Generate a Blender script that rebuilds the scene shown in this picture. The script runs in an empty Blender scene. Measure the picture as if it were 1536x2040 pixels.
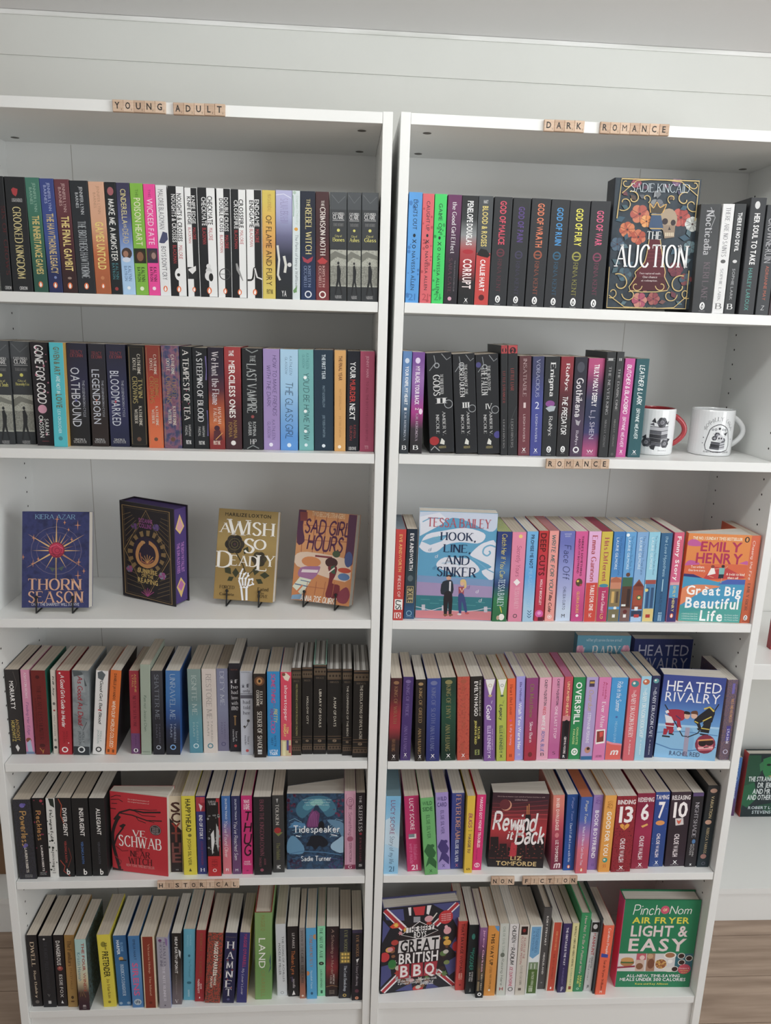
import bpy, math, random
from mathutils import Matrix, Vector, Euler
S = bpy.context.scene
COL = S.collection
# ---------------------------------------------------------------- camera
cam_d = bpy.data.cameras.new('camera'); cam = bpy.data.objects.new('camera', cam_d); COL.objects.link(cam)
cam_d.sensor_width = 36; cam_d.lens = 27.0214; cam_d.clip_start = .05
cam.matrix_world = Matrix([[0.99782, -0.018302, -0.06341, -0.10001], [-0.057433, 0.232538, -0.97089, -1.486782], [0.032514, 0.972415, 0.23098, 1.645264], [0, 0, 0, 1]])
S.camera = cam
# ---------------------------------------------------------------- light and exposure
S.view_settings.view_transform = 'Standard'; S.view_settings.look = 'None'
S.view_settings.exposure = -0.05; S.view_settings.gamma = 1; S.view_settings.use_curve_mapping = False
W = bpy.data.worlds.new('world'); S.world = W; W.use_nodes = True
W.node_tree.nodes['Background'].inputs[0].default_value = (.985,.985,.97, 1); W.node_tree.nodes['Background'].inputs[1].default_value = 0.5
def area(name, loc, rot, sx, sy, power, col):
    d = bpy.data.lights.new(name, 'AREA'); d.shape = 'RECTANGLE'; d.size = sx; d.size_y = sy; d.energy = power; d.color = col
    o = bpy.data.objects.new(name, d); o.location = loc; o.rotation_euler = rot; COL.objects.link(o); return o
for k in range(4):
    d = bpy.data.lights.new('tube_lamp', 'POINT'); d.energy = 3.0; d.shadow_soft_size = .045; d.color = (.97, 1, .975); o = bpy.data.objects.new('tube_lamp', d); o.location = (-.3+.4*k, -.66, 2.19); COL.objects.link(o)
area('window_light', (2.3, -1.9, 1.75), (math.radians(80), 0, math.radians(58)), 1.4, 1.5, 38, (.95, .98, 1))
# ---------------------------------------------------------------- materials
def lin(h):
    if len(h) == 3: h = ''.join(c*2 for c in h)
    f = lambda v: v/12.92 if v <= .04045 else ((v+.055)/1.055)**2.4
    r, g, b = (f(int(h[i:i+2], 16)/255) for i in (0, 2, 4)); y = .25*r+.65*g+.1*b
    return tuple(1.08*(v+0.12*(y-v))+.004 for v in (r, g, b)) + (1,)
MATS = {}
def mat(spec, rough=.42, spec_l=.35):
    """'aabbcc' plain, 'a|b|c' printed blend from top to bottom, 'na,b,c,scale' mottled print"""
    key = (spec, rough)
    if key in MATS: return MATS[key]
    m = bpy.data.materials.new('print_' + spec[:6].replace('|', '_').replace(',', '_')); m.use_nodes = True
    nt = m.node_tree; bs = nt.nodes['Principled BSDF']
    bs.inputs['Roughness'].default_value = rough; bs.inputs['Specular IOR Level'].default_value = spec_l
    if '|' in spec or spec[0] == 'n':
        tc = nt.nodes.new('ShaderNodeTexCoord'); rp = nt.nodes.new('ShaderNodeValToRGB')
        if spec[0] == 'n':
            *cs, sc = spec[1:].split(',')
            nz = nt.nodes.new('ShaderNodeTexNoise'); nz.inputs['Scale'].default_value = float(sc)*9; nz.inputs['Detail'].default_value = 4
            nt.links.new(tc.outputs['Object'], nz.inputs['Vector']); nt.links.new(nz.outputs['Fac'], rp.inputs['Fac'])
            pos = [.32 + .36*i/(len(cs)-1) for i in range(len(cs))]
        else:
            cs = spec.split('|')[::-1]
            sp = nt.nodes.new('ShaderNodeSeparateXYZ'); nt.links.new(tc.outputs['Generated'], sp.inputs[0]); nt.links.new(sp.outputs[2], rp.inputs['Fac'])
            pos = [(i+.5)/len(cs) for i in range(len(cs))]
        el = rp.color_ramp.elements
        while len(el) < len(cs): el.new(.5)
        for e_, p_, c_ in zip(el, pos, cs): e_.position = p_; e_.color = lin(c_)
        nt.links.new(rp.outputs[0], bs.inputs['Base Color'])
    else: bs.inputs['Base Color'].default_value = lin(spec)
    MATS[key] = m
    return m
def noisy(name, c1, c2, scale, rough=.5, stretch=(1, 1, 1), bump=0, lo=.35, hi=.65):
    m = bpy.data.materials.new(name); m.use_nodes = True; nt = m.node_tree; bs = nt.nodes['Principled BSDF']; bs.inputs['Roughness'].default_value = rough
    bs.inputs['Specular IOR Level'].default_value = .3
    tc = nt.nodes.new('ShaderNodeTexCoord'); mp = nt.nodes.new('ShaderNodeMapping'); mp.inputs['Scale'].default_value = stretch
    nz = nt.nodes.new('ShaderNodeTexNoise'); nz.inputs['Scale'].default_value = scale; nz.inputs['Detail'].default_value = 5
    rp = nt.nodes.new('ShaderNodeValToRGB'); rp.color_ramp.elements[0].position = lo; rp.color_ramp.elements[1].position = hi
    rp.color_ramp.elements[0].color = lin(c1); rp.color_ramp.elements[1].color = lin(c2)
    nt.links.new(tc.outputs['Object'], mp.inputs[0]); nt.links.new(mp.outputs[0], nz.inputs['Vector']); nt.links.new(nz.outputs['Fac'], rp.inputs['Fac']); nt.links.new(rp.outputs[0], bs.inputs['Base Color'])
    if bump:
        bp = nt.nodes.new('ShaderNodeBump'); bp.inputs['Strength'].default_value = bump; bp.inputs['Distance'].default_value = .004
        nt.links.new(nz.outputs['Fac'], bp.inputs['Height']); nt.links.new(bp.outputs[0], bs.inputs['Normal'])
    return m
PAPER = [noisy('paper_%d' % i, a, b_, 1, .85, (900, 4, 4)) for i, (a, b_) in enumerate((('b9aa98', 'd4c8b8'), ('c4b8a6', 'dacfc0'), ('b4a796', 'cbbfae'), ('c9c2b6', 'e0dad0')))]
PAPER_LINES = noisy('paper_plates', '77726c', 'd8d6d2', 1, .8, (420, 2, 2), 0, .44, .56)
WHITE = mat('e9eae8', .38, .4); WALL = noisy('wall_paint', 'dadbd6', 'dedfda', 3, .7, bump=.05)
# ---------------------------------------------------------------- lettering
def glyph_cache():
    chars = sorted(set(ALLTEXT)); tmp = []
    for bold in (0, 1):
        for ch in chars:
            if ch == ' ': continue
            cu = bpy.data.curves.new('glyph', 'FONT'); cu.body = ch; cu.resolution_u = 2; cu.offset = (0 if ch in 'MWmw' else .022) if bold else 0
            o = bpy.data.objects.new('glyph', cu); COL.objects.link(o); tmp.append((bold, ch, o))
    dg = bpy.context.evaluated_depsgraph_get(); raw = {}
    for bold, ch, o in tmp:
        me = bpy.data.meshes.new_from_object(o.evaluated_get(dg))
        raw[bold, ch] = ([(v.co.x, v.co.y) for v in me.vertices], [tuple(p.vertices) for p in me.polygons]); bpy.data.meshes.remove(me)
    for bold, ch, o in tmp:
        cu = o.data; bpy.data.objects.remove(o); bpy.data.curves.remove(cu)
    out = {}
    for (bold, ch), (vs, fs) in raw.items():
        cap = max(y for _, y in raw[bold, 'H'][0]); x0 = min((x for x, _ in vs), default=0); x1 = max((x for x, _ in vs), default=.3)
        out[bold, ch] = ([((x-x0)/cap, y/cap) for x, y in vs], fs, (x1-x0)/cap)
    return out
SK = {}
for ln in """A .8 0,0 .4,1|.4,1 .8,0|.14,.36 .66,.36
B .6 0,0 0,1|~0,1 .35,1 .52,.88 .52,.64 .34,.53 0,.53|~0,.53 .38,.53 .6,.4 .6,.14 .38,0 0,0
C .7 ~.7,.82 .5,.99 .25,.95 .04,.7 .04,.3 .25,.05 .5,.01 .7,.18
D .7 0,0 0,1|~0,1 .4,.98 .7,.75 .7,.25 .4,.02 0,0
E .55 0,0 0,1|0,1 .52,1|0,.53 .42,.53|0,0 .55,0
F .52 0,0 0,1|0,1 .52,1|0,.52 .42,.52
G .72 ~.7,.84 .5,.99 .25,.95 .04,.7 .04,.3 .25,.05 .5,.01 .7,.15|.7,.1 .7,.44|.45,.44 .74,.44
H .62 0,0 0,1|.62,0 .62,1|0,.52 .62,.52
I .02 .01,0 .01,1
J .34 ~.32,1 .32,.25 .2,.02 0,.08
K .62 0,0 0,1|.58,1 0,.42|.2,.6 .62,0
L .5 0,0 0,1|0,0 .5,0
M .84 0,0 .06,1|.06,1 .42,.1|.42,.1 .78,1|.84,0 .78,1
N .64 0,0 0,1|0,1 .64,0|.64,0 .64,1
O .76 ~.38,1 .1,.85 0,.5 .1,.15 .38,0 .66,.15 .76,.5 .66,.85 .38,1
P .55 0,0 0,1|~0,1 .35,1 .54,.88 .54,.62 .35,.48 0,.48
Q .76 ~.38,1 .1,.85 0,.5 .1,.15 .38,0 .66,.15 .76,.5 .66,.85 .38,1|.45,.25 .75,-.1
R .62 0,0 0,1|~0,1 .35,1 .54,.88 .54,.62 .35,.48 0,.48|.28,.48 .62,0
S .54 ~.52,.85 .35,.99 .12,.93 .05,.73 .2,.58 .42,.45 .54,.27 .42,.04 .2,.01 .02,.16
T .66 .33,0 .33,1|0,1 .66,1
U .66 ~0,1 0,.3 .12,.04 .33,0 .54,.04 .66,.3 .66,1
V .76 0,1 .38,0|.38,0 .76,1
W 1.04 0,1 .28,0|.28,0 .52,.9|.52,.9 .78,0|.78,0 1.04,1
X .64 0,1 .64,0|.64,1 0,0
Y .68 0,1 .34,.48|.68,1 .34,.48|.34,.48 .34,0
Z .62 0,1 .6,1|.6,1 0,0|0,0 .62,0
a .42 ~.04,.5 .2,.62 .38,.55 .4,.4|.4,.45 .4,0|~.4,.36 .12,.32 .02,.16 .14,0 .3,.04 .4,.16
b .44 0,0 0,1|~0,.45 .2,.62 .42,.5 .44,.18 .22,0 0,.15
c .42 ~.4,.5 .25,.62 .05,.5 .03,.15 .22,0 .42,.12
d .44 .44,0 .44,1|~.44,.45 .24,.62 .02,.5 .02,.12 .22,0 .44,.15
e .42 ~.03,.32 .42,.34 .38,.55 .22,.62 .05,.52 .02,.18 .2,0 .42,.12
f .3 ~.34,.97 .2,.98 .12,.82 .12,0|0,.6 .3,.6
g .44 ~.42,.45 .22,.62 .02,.48 .03,.14 .22,0 .42,.15|~.42,.6 .42,-.1 .3,-.28 .04,-.22
h .42 0,0 0,1|~0,.42 .2,.62 .38,.55 .42,.4 .42,0
i .02 .01,0 .01,.62|.01,.8 .01,.9
j .14 ~.12,.62 .12,-.1 .02,-.26 -.08,-.2|.12,.8 .12,.9
k .42 0,0 0,1|.38,.6 0,.24|.14,.36 .42,0
l .02 .01,0 .01,1
m .64 0,0 0,.62|~0,.42 .16,.62 .3,.55 .32,.4 .32,0|~.32,.42 .48,.62 .62,.55 .64,.4 .64,0
n .42 0,0 0,.62|~0,.42 .2,.62 .38,.55 .42,.4 .42,0
o .45 ~.22,.62 .04,.5 0,.31 .04,.1 .22,0 .4,.1 .45,.31 .4,.5 .22,.62
p .44 0,-.28 0,.62|~0,.45 .2,.62 .42,.5 .44,.18 .22,0 0,.15
q .44 .44,-.28 .44,.62|~.44,.45 .24,.62 .02,.5 .02,.12 .22,0 .44,.15
r .3 0,0 0,.62|~0,.4 .14,.6 .3,.58
s .34 ~.34,.52 .2,.62 .04,.54 .08,.38 .3,.26 .34,.1 .18,0 .0,.1
t .3 ~.12,.88 .12,.12 .2,0 .32,.06|0,.62 .3,.62
u .42 ~0,.62 0,.2 .1,0 .26,.02 .42,.2|.42,.62 .42,0
v .44 0,.62 .22,0|.22,0 .44,.62
w .68 0,.62 .17,0|.17,0 .34,.55|.34,.55 .5,0|.5,0 .68,.62
x .4 0,.62 .4,0|.4,.62 0,0
y .44 0,.62 .22,.02|~.46,.62 .22,.02 .1,-.25 -.04,-.24
z .4 0,.62 .38,.62|.38,.62 0,0|0,0 .4,0
& .7 ~.7,0 .2,.65 .15,.85 .3,1 .42,.85 .35,.65 .05,.35 .08,.05 .35,0 .65,.4
, .08 ~.06,.05 .06,-.05 0,-.18
. .04 .02,0 .02,.1
' .06 .05,1 .02,.78
- .3 0,.4 .3,.4""".split('\n'):
    ch, w_, st = ln.split(' ', 2); SK[ch] = (float(w_), [(s[0] == '~', [tuple(map(float, q.split(','))) for q in s.lstrip('~').split()]) for s in st.split('|')])
def smooth(ps, n=4):
    out = []
    for i in range(len(ps)-1):
        p0 = ps[max(i-1, 0)]; p1 = ps[i]; p2 = ps[i+1]; p3 = ps[min(i+2, len(ps)-1)]
        if ps[0] == ps[-1]:
            if i == 0: p0 = ps[-2]
            if i == len(ps)-2: p3 = ps[1]
        for k in range(n):
            t_ = k/n; a = t_*t_; b_ = a*t_
            out.append(tuple(.5*(2*p1[j]+(p2[j]-p0[j])*t_+(2*p0[j]-5*p1[j]+4*p2[j]-p3[j])*a+(3*p1[j]-p0[j]-3*p2[j]+p3[j])*b_) for j in (0, 1)))
    return out+[ps[-1]]
def ribbon(ps, width):
    """polyline -> quads; width(dx, dy) gives the pen width in a direction"""
    vs, fs, n = [], [], len(ps)
    for i in range(n):
        a = ps[max(i-1, 0)]; b_ = ps[min(i+1, n-1)]
        if ps[0] == ps[-1] and n > 3 and i in (0, n-1): a, b_ = ps[-2], ps[1]
        dx, dy = b_[0]-a[0], b_[1]-a[1]; L = math.hypot(dx, dy) or 1; dx /= L; dy /= L; w_ = width(dx, dy)/2
        vs += [(ps[i][0]-dy*w_, ps[i][1]+dx*w_), (ps[i][0]+dy*w_, ps[i][1]-dx*w_)]
        if i: fs.append((2*i-2, 2*i-1, 2*i+1, 2*i))
    return vs, fs
PEN = {'S': (.17, .055), 'I': (.085, .04), 'G': (.2, .06), 'H': (.085, .085), 'M': (.16, .16)}
SKC = {}
def sk_glyph(f, ch):
    if (f, ch) in SKC: return SKC[f, ch]
    thick, thin = PEN[f]; w_, strokes = SK[ch]; vs, fs = [], []
    if f in 'SI':
        def pen(dx, dy):
            k = abs(dy)
            return thin+(thick-thin)*k
    elif f == 'G': pen = lambda dx, dy: thin+(thick-thin)*abs(dx*.64+dy*.77)
    else: pen = lambda dx, dy: thick
    def add(q):
        v, f_ = q; o_ = len(vs); vs.extend(v); fs.extend(tuple(o_+i for i in g) for g in f_)
    for curve, ps in strokes:
        p2 = smooth(ps) if curve and f != 'G' else ps
        pw = pen
        if f in 'SI' and not curve and len(ps) == 2:
            dx, dy = ps[1][0]-ps[0][0], ps[1][1]-ps[0][1]
            if abs(dx) > .1 and abs(dy) > .1: pw = (lambda dx, dy, z=(thick if dx*dy < 0 else thin*1.25): z)
        if f in 'HM' and not curve and len(ps) == 2:   # a little life in the hand
            m_ = ((ps[0][0]+ps[1][0])/2+.015, (ps[0][1]+ps[1][1])/2); p2 = smooth([ps[0], m_, ps[1]], 2)
        add(ribbon(p2, pw))
        if f in 'SI' and not curve:
            for a, b_ in ((ps[0], ps[-1]), (ps[-1], ps[0])):
                dx, dy = b_[0]-a[0], b_[1]-a[1]
                if abs(dy) > .3 and (abs(a[1]) < .02 or abs(a[1]-1) < .02 or abs(a[1]-.62) < .02 or abs(a[1]+.28) < .02):
                    hw = .07+thick*.5; sy = .045 if a[1] < .3 else -.045
                    if ch not in 'MNW' or a[1] < .3 or abs(dx) < .1 or ch == 'W': add(([(a[0]-hw, a[1]), (a[0]+hw, a[1]), (a[0]+hw, a[1]+sy), (a[0]-hw, a[1]+sy)], [(0, 1, 2, 3)]))
                elif abs(dx) > .2 and abs(dy) < .02 and ch in 'EFLTZ' and a[0] > .3 or ch == 'T' and abs(dy) < .02 and abs(dx) > .2:
                    sy = -.16 if a[1] > .3 else .16
                    if a[1] > .9 or a[1] < .1: add(([(a[0]-.03, a[1]), (a[0]+.03, a[1]), (a[0]+.02, a[1]+sy), (a[0]-.01, a[1]+sy)], [(0, 1, 2, 3)]))
    sl = {'H': .12, 'M': .16}.get(f, 0)
    if sl: vs = [(x+y*sl, y) for x, y in vs]
    SKC[f, ch] = (vs, fs, w_)
    return SKC[f, ch]
def text_shape(s, f):
    """-> verts, faces in a frame with baseline 0 and cap height 1, total width"""
    vs, fs, x, gap = [], [], 0., .17
    for ch in s:
        if ch == ' ': x += .36; continue
        if f in PEN and ch in SK: v, g, w_ = sk_glyph(f, ch); gap = {'S': .27, 'I': .22, 'G': .24, 'M': .2, 'H': .19}[f]
        else: v, g, w_ = GC[0 if f in 'NIH' else 1, ch]; gap = .13 if f != 'N' else .16
        o_ = len(vs); vs += [(px+x, py) for px, py in v]; fs += [tuple(o_+i for i in q) for q in g]; x += w_+gap
    return vs, fs, max(x-gap, .05)
class Art:
    """collects printed shapes; place(a, b, lift) maps metres across and up a surface to the object's own space"""
    def __init__(self): self.v, self.f, self.m, self.mats = [], [], [], []
    def slot(self, m):
        if m not in self.mats: self.mats.append(m)
        return self.mats.index(m)
    def add(self, vs, fs, m):
        if isinstance(vs, tuple):   # printed on a curved surface: cut into narrow upright strips
            pts, put = vs
            for f in fs:
                q = [pts[i] for i in f]; u = math.floor(min(a for a, _ in q)/.03)*.03
                while u < max(a for a, _ in q):
                    c = q
                    for sg, lim in ((1, u), (-1, u+.03)):
                        n_ = []
                        for (a0, b0), (a1, b1) in zip(c, c[1:]+c[:1]):
                            i0, i1 = sg*(a0-lim) >= 0, sg*(a1-lim) >= 0
                            if i0: n_.append((a0, b0))
                            if i0 != i1: k = (lim-a0)/(a1-a0); n_.append((lim, b0+k*(b1-b0)))
                        c = n_
                    if len(c) > 2: self.add([put(*p) for p in c], [tuple(range(len(c)))], m)
                    u += .03
            return
        o_ = len(self.v); self.v += vs; self.f += [tuple(o_+i for i in q) for q in fs]; self.m += [self.slot(m)]*len(fs)
    def paint(self, items, Wd, Ht, place, sub=0):
        for k, it in enumerate(items):
            lift = .00007+k*.000008; kd = it[0]
            cl = lambda q: min(max(q, .002), .998)
            P = lambda pts: [place(cl(u)*Wd, (1-cl(v))*Ht, lift) for u, v in pts] if not sub else (pts, lambda u, v, l_=lift: place(u*Wd, (1-v)*Ht, l_))
            if kd in 'th':
                _, s, u0, u1, v0, v1, c, f = it
                vs, fs, L = text_shape(s, f); lo = -.26 if any(q in 'gjpqy,Q' for q in s) and f != 'B' or any(q in 'gjpqy' for q in s) else 0
                hi = 1. if any(q.isupper() or q.isdigit() or q in 'bdfhklt' for q in s) else .66
                if kd == 'h': pts = [(u0+(u1-u0)*x/L, v1-(v1-v0)*(y-lo)/(hi-lo)) for x, y in vs]
                else: pts = [(u0+(u1-u0)*(y-lo)/(hi-lo), v0+(v1-v0)*x/L) for x, y in vs]
                self.add(P(pts), fs, mat(c))
            elif kd == 'r':
                _, u0, u1, v0, v1, c = it; n = sub or 1
                pts = [(u0+(u1-u0)*i/n, v) for i in range(n+1) for v in (v0, v1)]
                self.add(P(pts), [(2*i, 2*i+1, 2*i+3, 2*i+2) for i in range(n)], mat(c))
            elif kd == 'e':
                _, u, v, ru, k_, c = it; n = 16
                self.add(P([(u+ru*math.cos(i*2*math.pi/n), v+ru*k_*Wd/Ht*math.sin(i*2*math.pi/n)) for i in range(n)]), [tuple(range(n))], mat(c))
            elif kd == 'o':
                _, u, v, ru, k_, c, w_ = it; n = 24
                pts = [(u+(ru+s_*w_/2)*math.cos(i*2*math.pi/n), v+(ru*k_+s_*w_/2)*Wd/Ht*math.sin(i*2*math.pi/n)) for i in range(n) for s_ in (-1, 1)]
                self.add(P(pts), [(2*i, 2*i+1, (2*i+3) % (2*n), (2*i+2) % (2*n)) for i in range(n)], mat(c))
            elif kd == 's': q = smooth(it[1]+it[1][:1], 3)[:-1]; self.add(P(q), [tuple(range(len(q)))], mat(it[2]))
            elif kd == 'p': self.add(P(it[1]), [tuple(range(len(it[1])))], mat(it[2]))
            elif kd == 'l':
                q = [(u, v*Ht/Wd) for u, v in (smooth(it[1], 3) if 5 < len(it[1]) < 14 else it[1])]
                vs, fs = ribbon(q, lambda dx, dy: it[3]); self.add(P([(x, y*Wd/Ht) for x, y in vs]), fs, mat(it[2]))
            elif kd == 'D':
                _, sd, n, c, r0, r1, u0, u1, v0, v1 = it; rn = random.Random(sd)
                for _ in range(n):
                    u, v, r_ = rn.uniform(u0, u1), rn.uniform(v0, v1), rn.uniform(r0, r1); k_ = rn.uniform(.7, 1.3); a0 = rn.random()
                    u = min(max(u, r_), 1-r_)
                    self.add(P([(u+r_*math.cos(a0+i*.9)*rn.uniform(.8, 1.1), v+r_*k_*Wd/Ht*math.sin(a0+i*.9)) for i in range(7)]), [tuple(range(7))], mat(c))
            elif kd == 'P':   # upright oval colophon with a small bird
                _, u, v, r_, c, c2 = it; q = Wd/Ht
                self.add(P([(u+r_*math.cos(i*.3927), v+r_*1.4*q*math.sin(i*.3927)) for i in range(16)]), [tuple(range(16))], mat(c))
                up = lambda pts, d: [place((u+a*r_)*Wd, (1-(v+b_*r_*q))*Ht, lift+d) for a, b_ in pts]
                self.add(up([(-.1, -.95), (.25, -.85), (.25, -.55), (.5, 0), (.42, .6), (.2, 1), (-.3, 1), (-.5, .55), (-.45, -.1), (-.2, -.6)], 3e-6), [tuple(range(10))], mat(c2))
                self.add(up([(-.1, -.35), (.22, -.2), (.3, .3), (.1, .75), (-.12, .6), (-.2, .1)], 5e-6), [tuple(range(6))], mat(c if c2 != 'fff' else 'f4e8e0'))
# ---------------------------------------------------------------- objects
def link(name, vs, fs, mats, midx=None, parent=None, smooth_=False):
    me = bpy.data.meshes.new(name); me.from_pydata(vs, [], fs)
    for m in mats: me.materials.append(m)
    if midx: me.polygons.foreach_set('material_index', midx)
    if smooth_: me.polygons.foreach_set('use_smooth', [True]*len(fs))
    me.update(); o = bpy.data.objects.new(name, me); COL.objects.link(o)
    if parent: o.parent = parent
    return o
def thing(name, label, cat, group=None, M=None):
    o = bpy.data.objects.new(name, None); COL.objects.link(o); o.empty_display_size = .02
    o['label'] = label; o['category'] = cat
    if group: o['group'] = group
    if M: o.matrix_world = M
    return o
BOXF = [(0, 2, 3, 1), (4, 5, 7, 6), (0, 1, 5, 4), (2, 6, 7, 3), (0, 4, 6, 2), (1, 3, 7, 5)]
def boxv(x0, x1, y0, y1, z0, z1): return [(x, y, z) for x in (x0, x1) for y in (y0, y1) for z in (z0, z1)]
def box(name, b6, m, parent=None, bevel=0):
    o = link(name, boxv(*b6), BOXF, [m], None, parent)
    if bevel: md = o.modifiers.new('b', 'BEVEL'); md.width = bevel; md.segments = 2; md.limit_method = 'NONE'
    return o
def tube(pts, r, n=8):
    vs, fs = [], []; P = [Vector(p) for p in pts]
    up = None
    for i, p in enumerate(P):
        d = (P[min(i+1, len(P)-1)]-P[max(i-1, 0)]).normalized()
        if up is None: up = d.orthogonal().normalized()
        up = (up-d*up.dot(d)).normalized(); sd = d.cross(up)
        vs += [tuple(p+r*(math.cos(k*2*math.pi/n)*up+math.sin(k*2*math.pi/n)*sd)) for k in range(n)]
        if i: fs += [(n*(i-1)+k, n*(i-1)+(k+1) % n, n*i+(k+1) % n, n*i+k) for k in range(n)]
    fs += [tuple(range(n))[::-1], tuple(range(n*(len(P)-1), n*len(P)))]
    return vs, fs
def ball(c, r, n=8):
    vs = [(c[0], c[1], c[2]+r)]; fs = []
    for j in range(1, n//2):
        for k in range(n): a = math.pi*j/(n//2); vs.append((c[0]+r*math.sin(a)*math.cos(2*math.pi*k/n), c[1]+r*math.sin(a)*math.sin(2*math.pi*k/n), c[2]+r*math.cos(a)))
    vs.append((c[0], c[1], c[2]-r)); L = len(vs)-1
    for k in range(n):
        fs.append((0, 1+k, 1+(k+1) % n)); fs.append((L, L-n+(k+1) % n, L-n+k))
        for j in range(n//2-2): fs.append((1+j*n+k, 1+(j+1)*n+k, 1+(j+1)*n+(k+1) % n, 1+j*n+(k+1) % n))
    return vs, fs
SH = [('on the shelf under the young adult tiles', 'under the young adult tiles'), ('on the second young adult shelf', 'on second young adult shelf'), ('on the display shelf', 'on the display shelf'), ('on the shelf below the display stands', 'below the display stands'), ('on the shelf above the historical tiles', 'above the historical tiles'), ('on the shelf under the historical tiles', 'under the historical tiles'), ('on the shelf under the dark romance tiles', 'under the dark romance tiles'), ('on the shelf with the mugs', 'beside the mugs'), ('on the shelf under the romance tiles', 'under the romance tiles'), ('on the second romance shelf', 'on second romance shelf'), ('on the shelf above the non fiction tiles', 'above the non fiction tiles'), ('on the shelf under the non fiction tiles', 'under the non fiction tiles')]
def make_book(d, idx):
    """d: t D h (metres), base, items, options -> thing > cover (print and lettering on it), page_block"""
    t, D, h = d['t'], d['D'], d['h']; hard = d.get('hard'); c = .0026 if hard else .0005; r = min(.0018 if hard else .0009, t*.3); ov = .0032 if hard else .0003
    root = thing('hardback_book' if hard else 'paperback_book', d['label'], 'book', d['group'], Matrix.LocRotScale(Vector(d['loc']), Euler(d['rot']), None))
    A = Art(); base = mat(d['base']); sm = mat(d['side']) if d.get('side') else base; A.slot(base)
    n = 3; out = [(-t/2, D)]
    for i in range(n+1): a = math.pi/2*i/n; out.append((-t/2+r-r*math.cos(a), r-r*math.sin(a)))
    for i in range(n+1): a = math.pi/2*i/n; out.append((t/2-r+r*math.sin(a), r-r*math.cos(a)))
    out.append((t/2, D)); ri = max(r-c, .0001); inn = [(-t/2+c, D)]
    for i in range(n+1): a = math.pi/2*i/n; inn.append((-t/2+c+ri-ri*math.cos(a), c+ri-ri*math.sin(a)))
    for i in range(n+1): a = math.pi/2*i/n; inn.append((t/2-c-ri+ri*math.sin(a), c+ri-ri*math.cos(a)))
    inn.append((t/2-c, D)); k = len(out)
    fan = d.get('fan', t)-t; out[0] = (out[0][0]-fan, D); inn[0] = (inn[0][0]-fan, D)
    vs = [(x, y, z) for z in (0, h) for x, y in out]+[(x, y, z) for z in (0, h) for x, y in inn]
    edge = mat(d['edge']) if d.get('edge') else None
    for i in range(k-1):
        m = base
        if i >= k-2 or i < 1: m = sm if i >= k-2 and not d.get('front') else (mat(d['sidecol']) if d.get('front') and d.get('sidecol') and i < 1 else base)
        elif d.get('front'): m = mat(d.get('spinecol') or d.get('sidecol') or d['base'])
        A.add([vs[i], vs[i+1], vs[k+i+1], vs[k+i]], [(0, 1, 2, 3)], m)
        A.add([vs[2*k+i], vs[2*k+i+1], vs[3*k+i+1], vs[3*k+i]], [(0, 1, 2, 3)], edge or base)
        for z0, z1 in ((0, 2*k), (k, 3*k)): A.add([vs[z0+i], vs[z0+i+1], vs[z1+i+1], vs[z1+i]], [(0, 1, 2, 3)], edge or m)
    for a_, b_ in ((0, 2*k), (k-1, 3*k-1)): A.add([vs[a_], vs[a_+k], vs[b_+k], vs[b_]], [(0, 1, 2, 3)], edge or base)
    if d.get('front'): A.paint(d['items'], D, h, lambda a, b_, l_: (t/2+l_, a, b_))
    else: A.paint(d['items'], t, h, lambda a, b_, l_: (min(max(a, r*.75), t-r*.75)-t/2, -l_, b_))
    link('cover', A.v, A.f, A.mats, A.m, root)
    x = t/2-c-.0002; pm = mat(d['pages'], .8) if d.get('pages') else (PAPER_LINES if d.get('lines') else PAPER[idx % 4 if not d.get('front') else 3])
    P = Art(); P.add([(px-(fan if px < 0 and py > D/2 else 0), py, pz) for px, py, pz in boxv(-x, x, c+.0004, D-(ov if hard else .0008), ov, h-ov)], BOXF, pm)
    if d.get('fore'): P.paint(d['fore'], 2*x, h-2*ov, lambda a, b_, l_: (x-a, D-ov+l_, ov+b_))
    link('page_block', P.v, P.f, P.mats, P.m, root)
    return root
ALLTEXT = "!&',-.0123456789>?ABCDEFGHIJKLMNOPQRSTUVWXYZabcdefghijklmnopqrstuvwxyz"
GC = glyph_cache()
ML, MR = Matrix([[0.999979, 0.0, -0.006478, 0.0], [0.0, 1.0, 0.0, 0.0], [0.006478, 0.0, 0.999979, 0.0], [0, 0, 0, 1]]), Matrix([[0.999993, 0.003606, 6.8e-05, 0.00048], [-0.003606, 0.999993, -0.0, -0.00398], [-6.8e-05, 0.0, 1.0, 0.0], [0, 0, 0, 1]])
ZL, ZR = [0.1045, 0.4499, 0.738, 1.0616, 1.4071, 1.695], [0.1077, 0.4538, 0.7391, 1.0626, 1.4086, 1.6956]
TS, TP = 0.0188, 0.0180
# ---------------------------------------------------------------- the room
def structure(o): o['kind'] = 'structure'; return o
wood = noisy('floor_oak', '8e7866', 'b49c88', 1, .5, (3, 40, 1), .15, .3, .7)
def floor():
    vs, fs, y, k = [], [], -3.2, 0
    while y < .4:
        x = -2.6-(k*.61 % 1.1)
        while x < 2.6:
            o_ = len(vs); vs += boxv(x+.001, x+1.199, y+.001, y+.139, -.02, 0); fs += [tuple(o_+i for i in q) for q in BOXF]; x += 1.2
        y += .14; k += 1
    o_ = len(vs); vs += boxv(-3.8, 3.8, -3.2, .4, -.04, -.004); fs += [tuple(o_+i for i in q) for q in BOXF]
    structure(link('floor', vs, fs, [wood]))
floor()
structure(box('ceiling', (-2.6, 2.6, -2.6, .8, 2.25, 2.33), noisy('ceiling_paint', 'e8e6e6', 'e8e6e6', 2, .8, bump=.04)))
structure(box('wall_back', (-2.6, 2.6, .76, .84, 0, 2.25), WALL))
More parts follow.
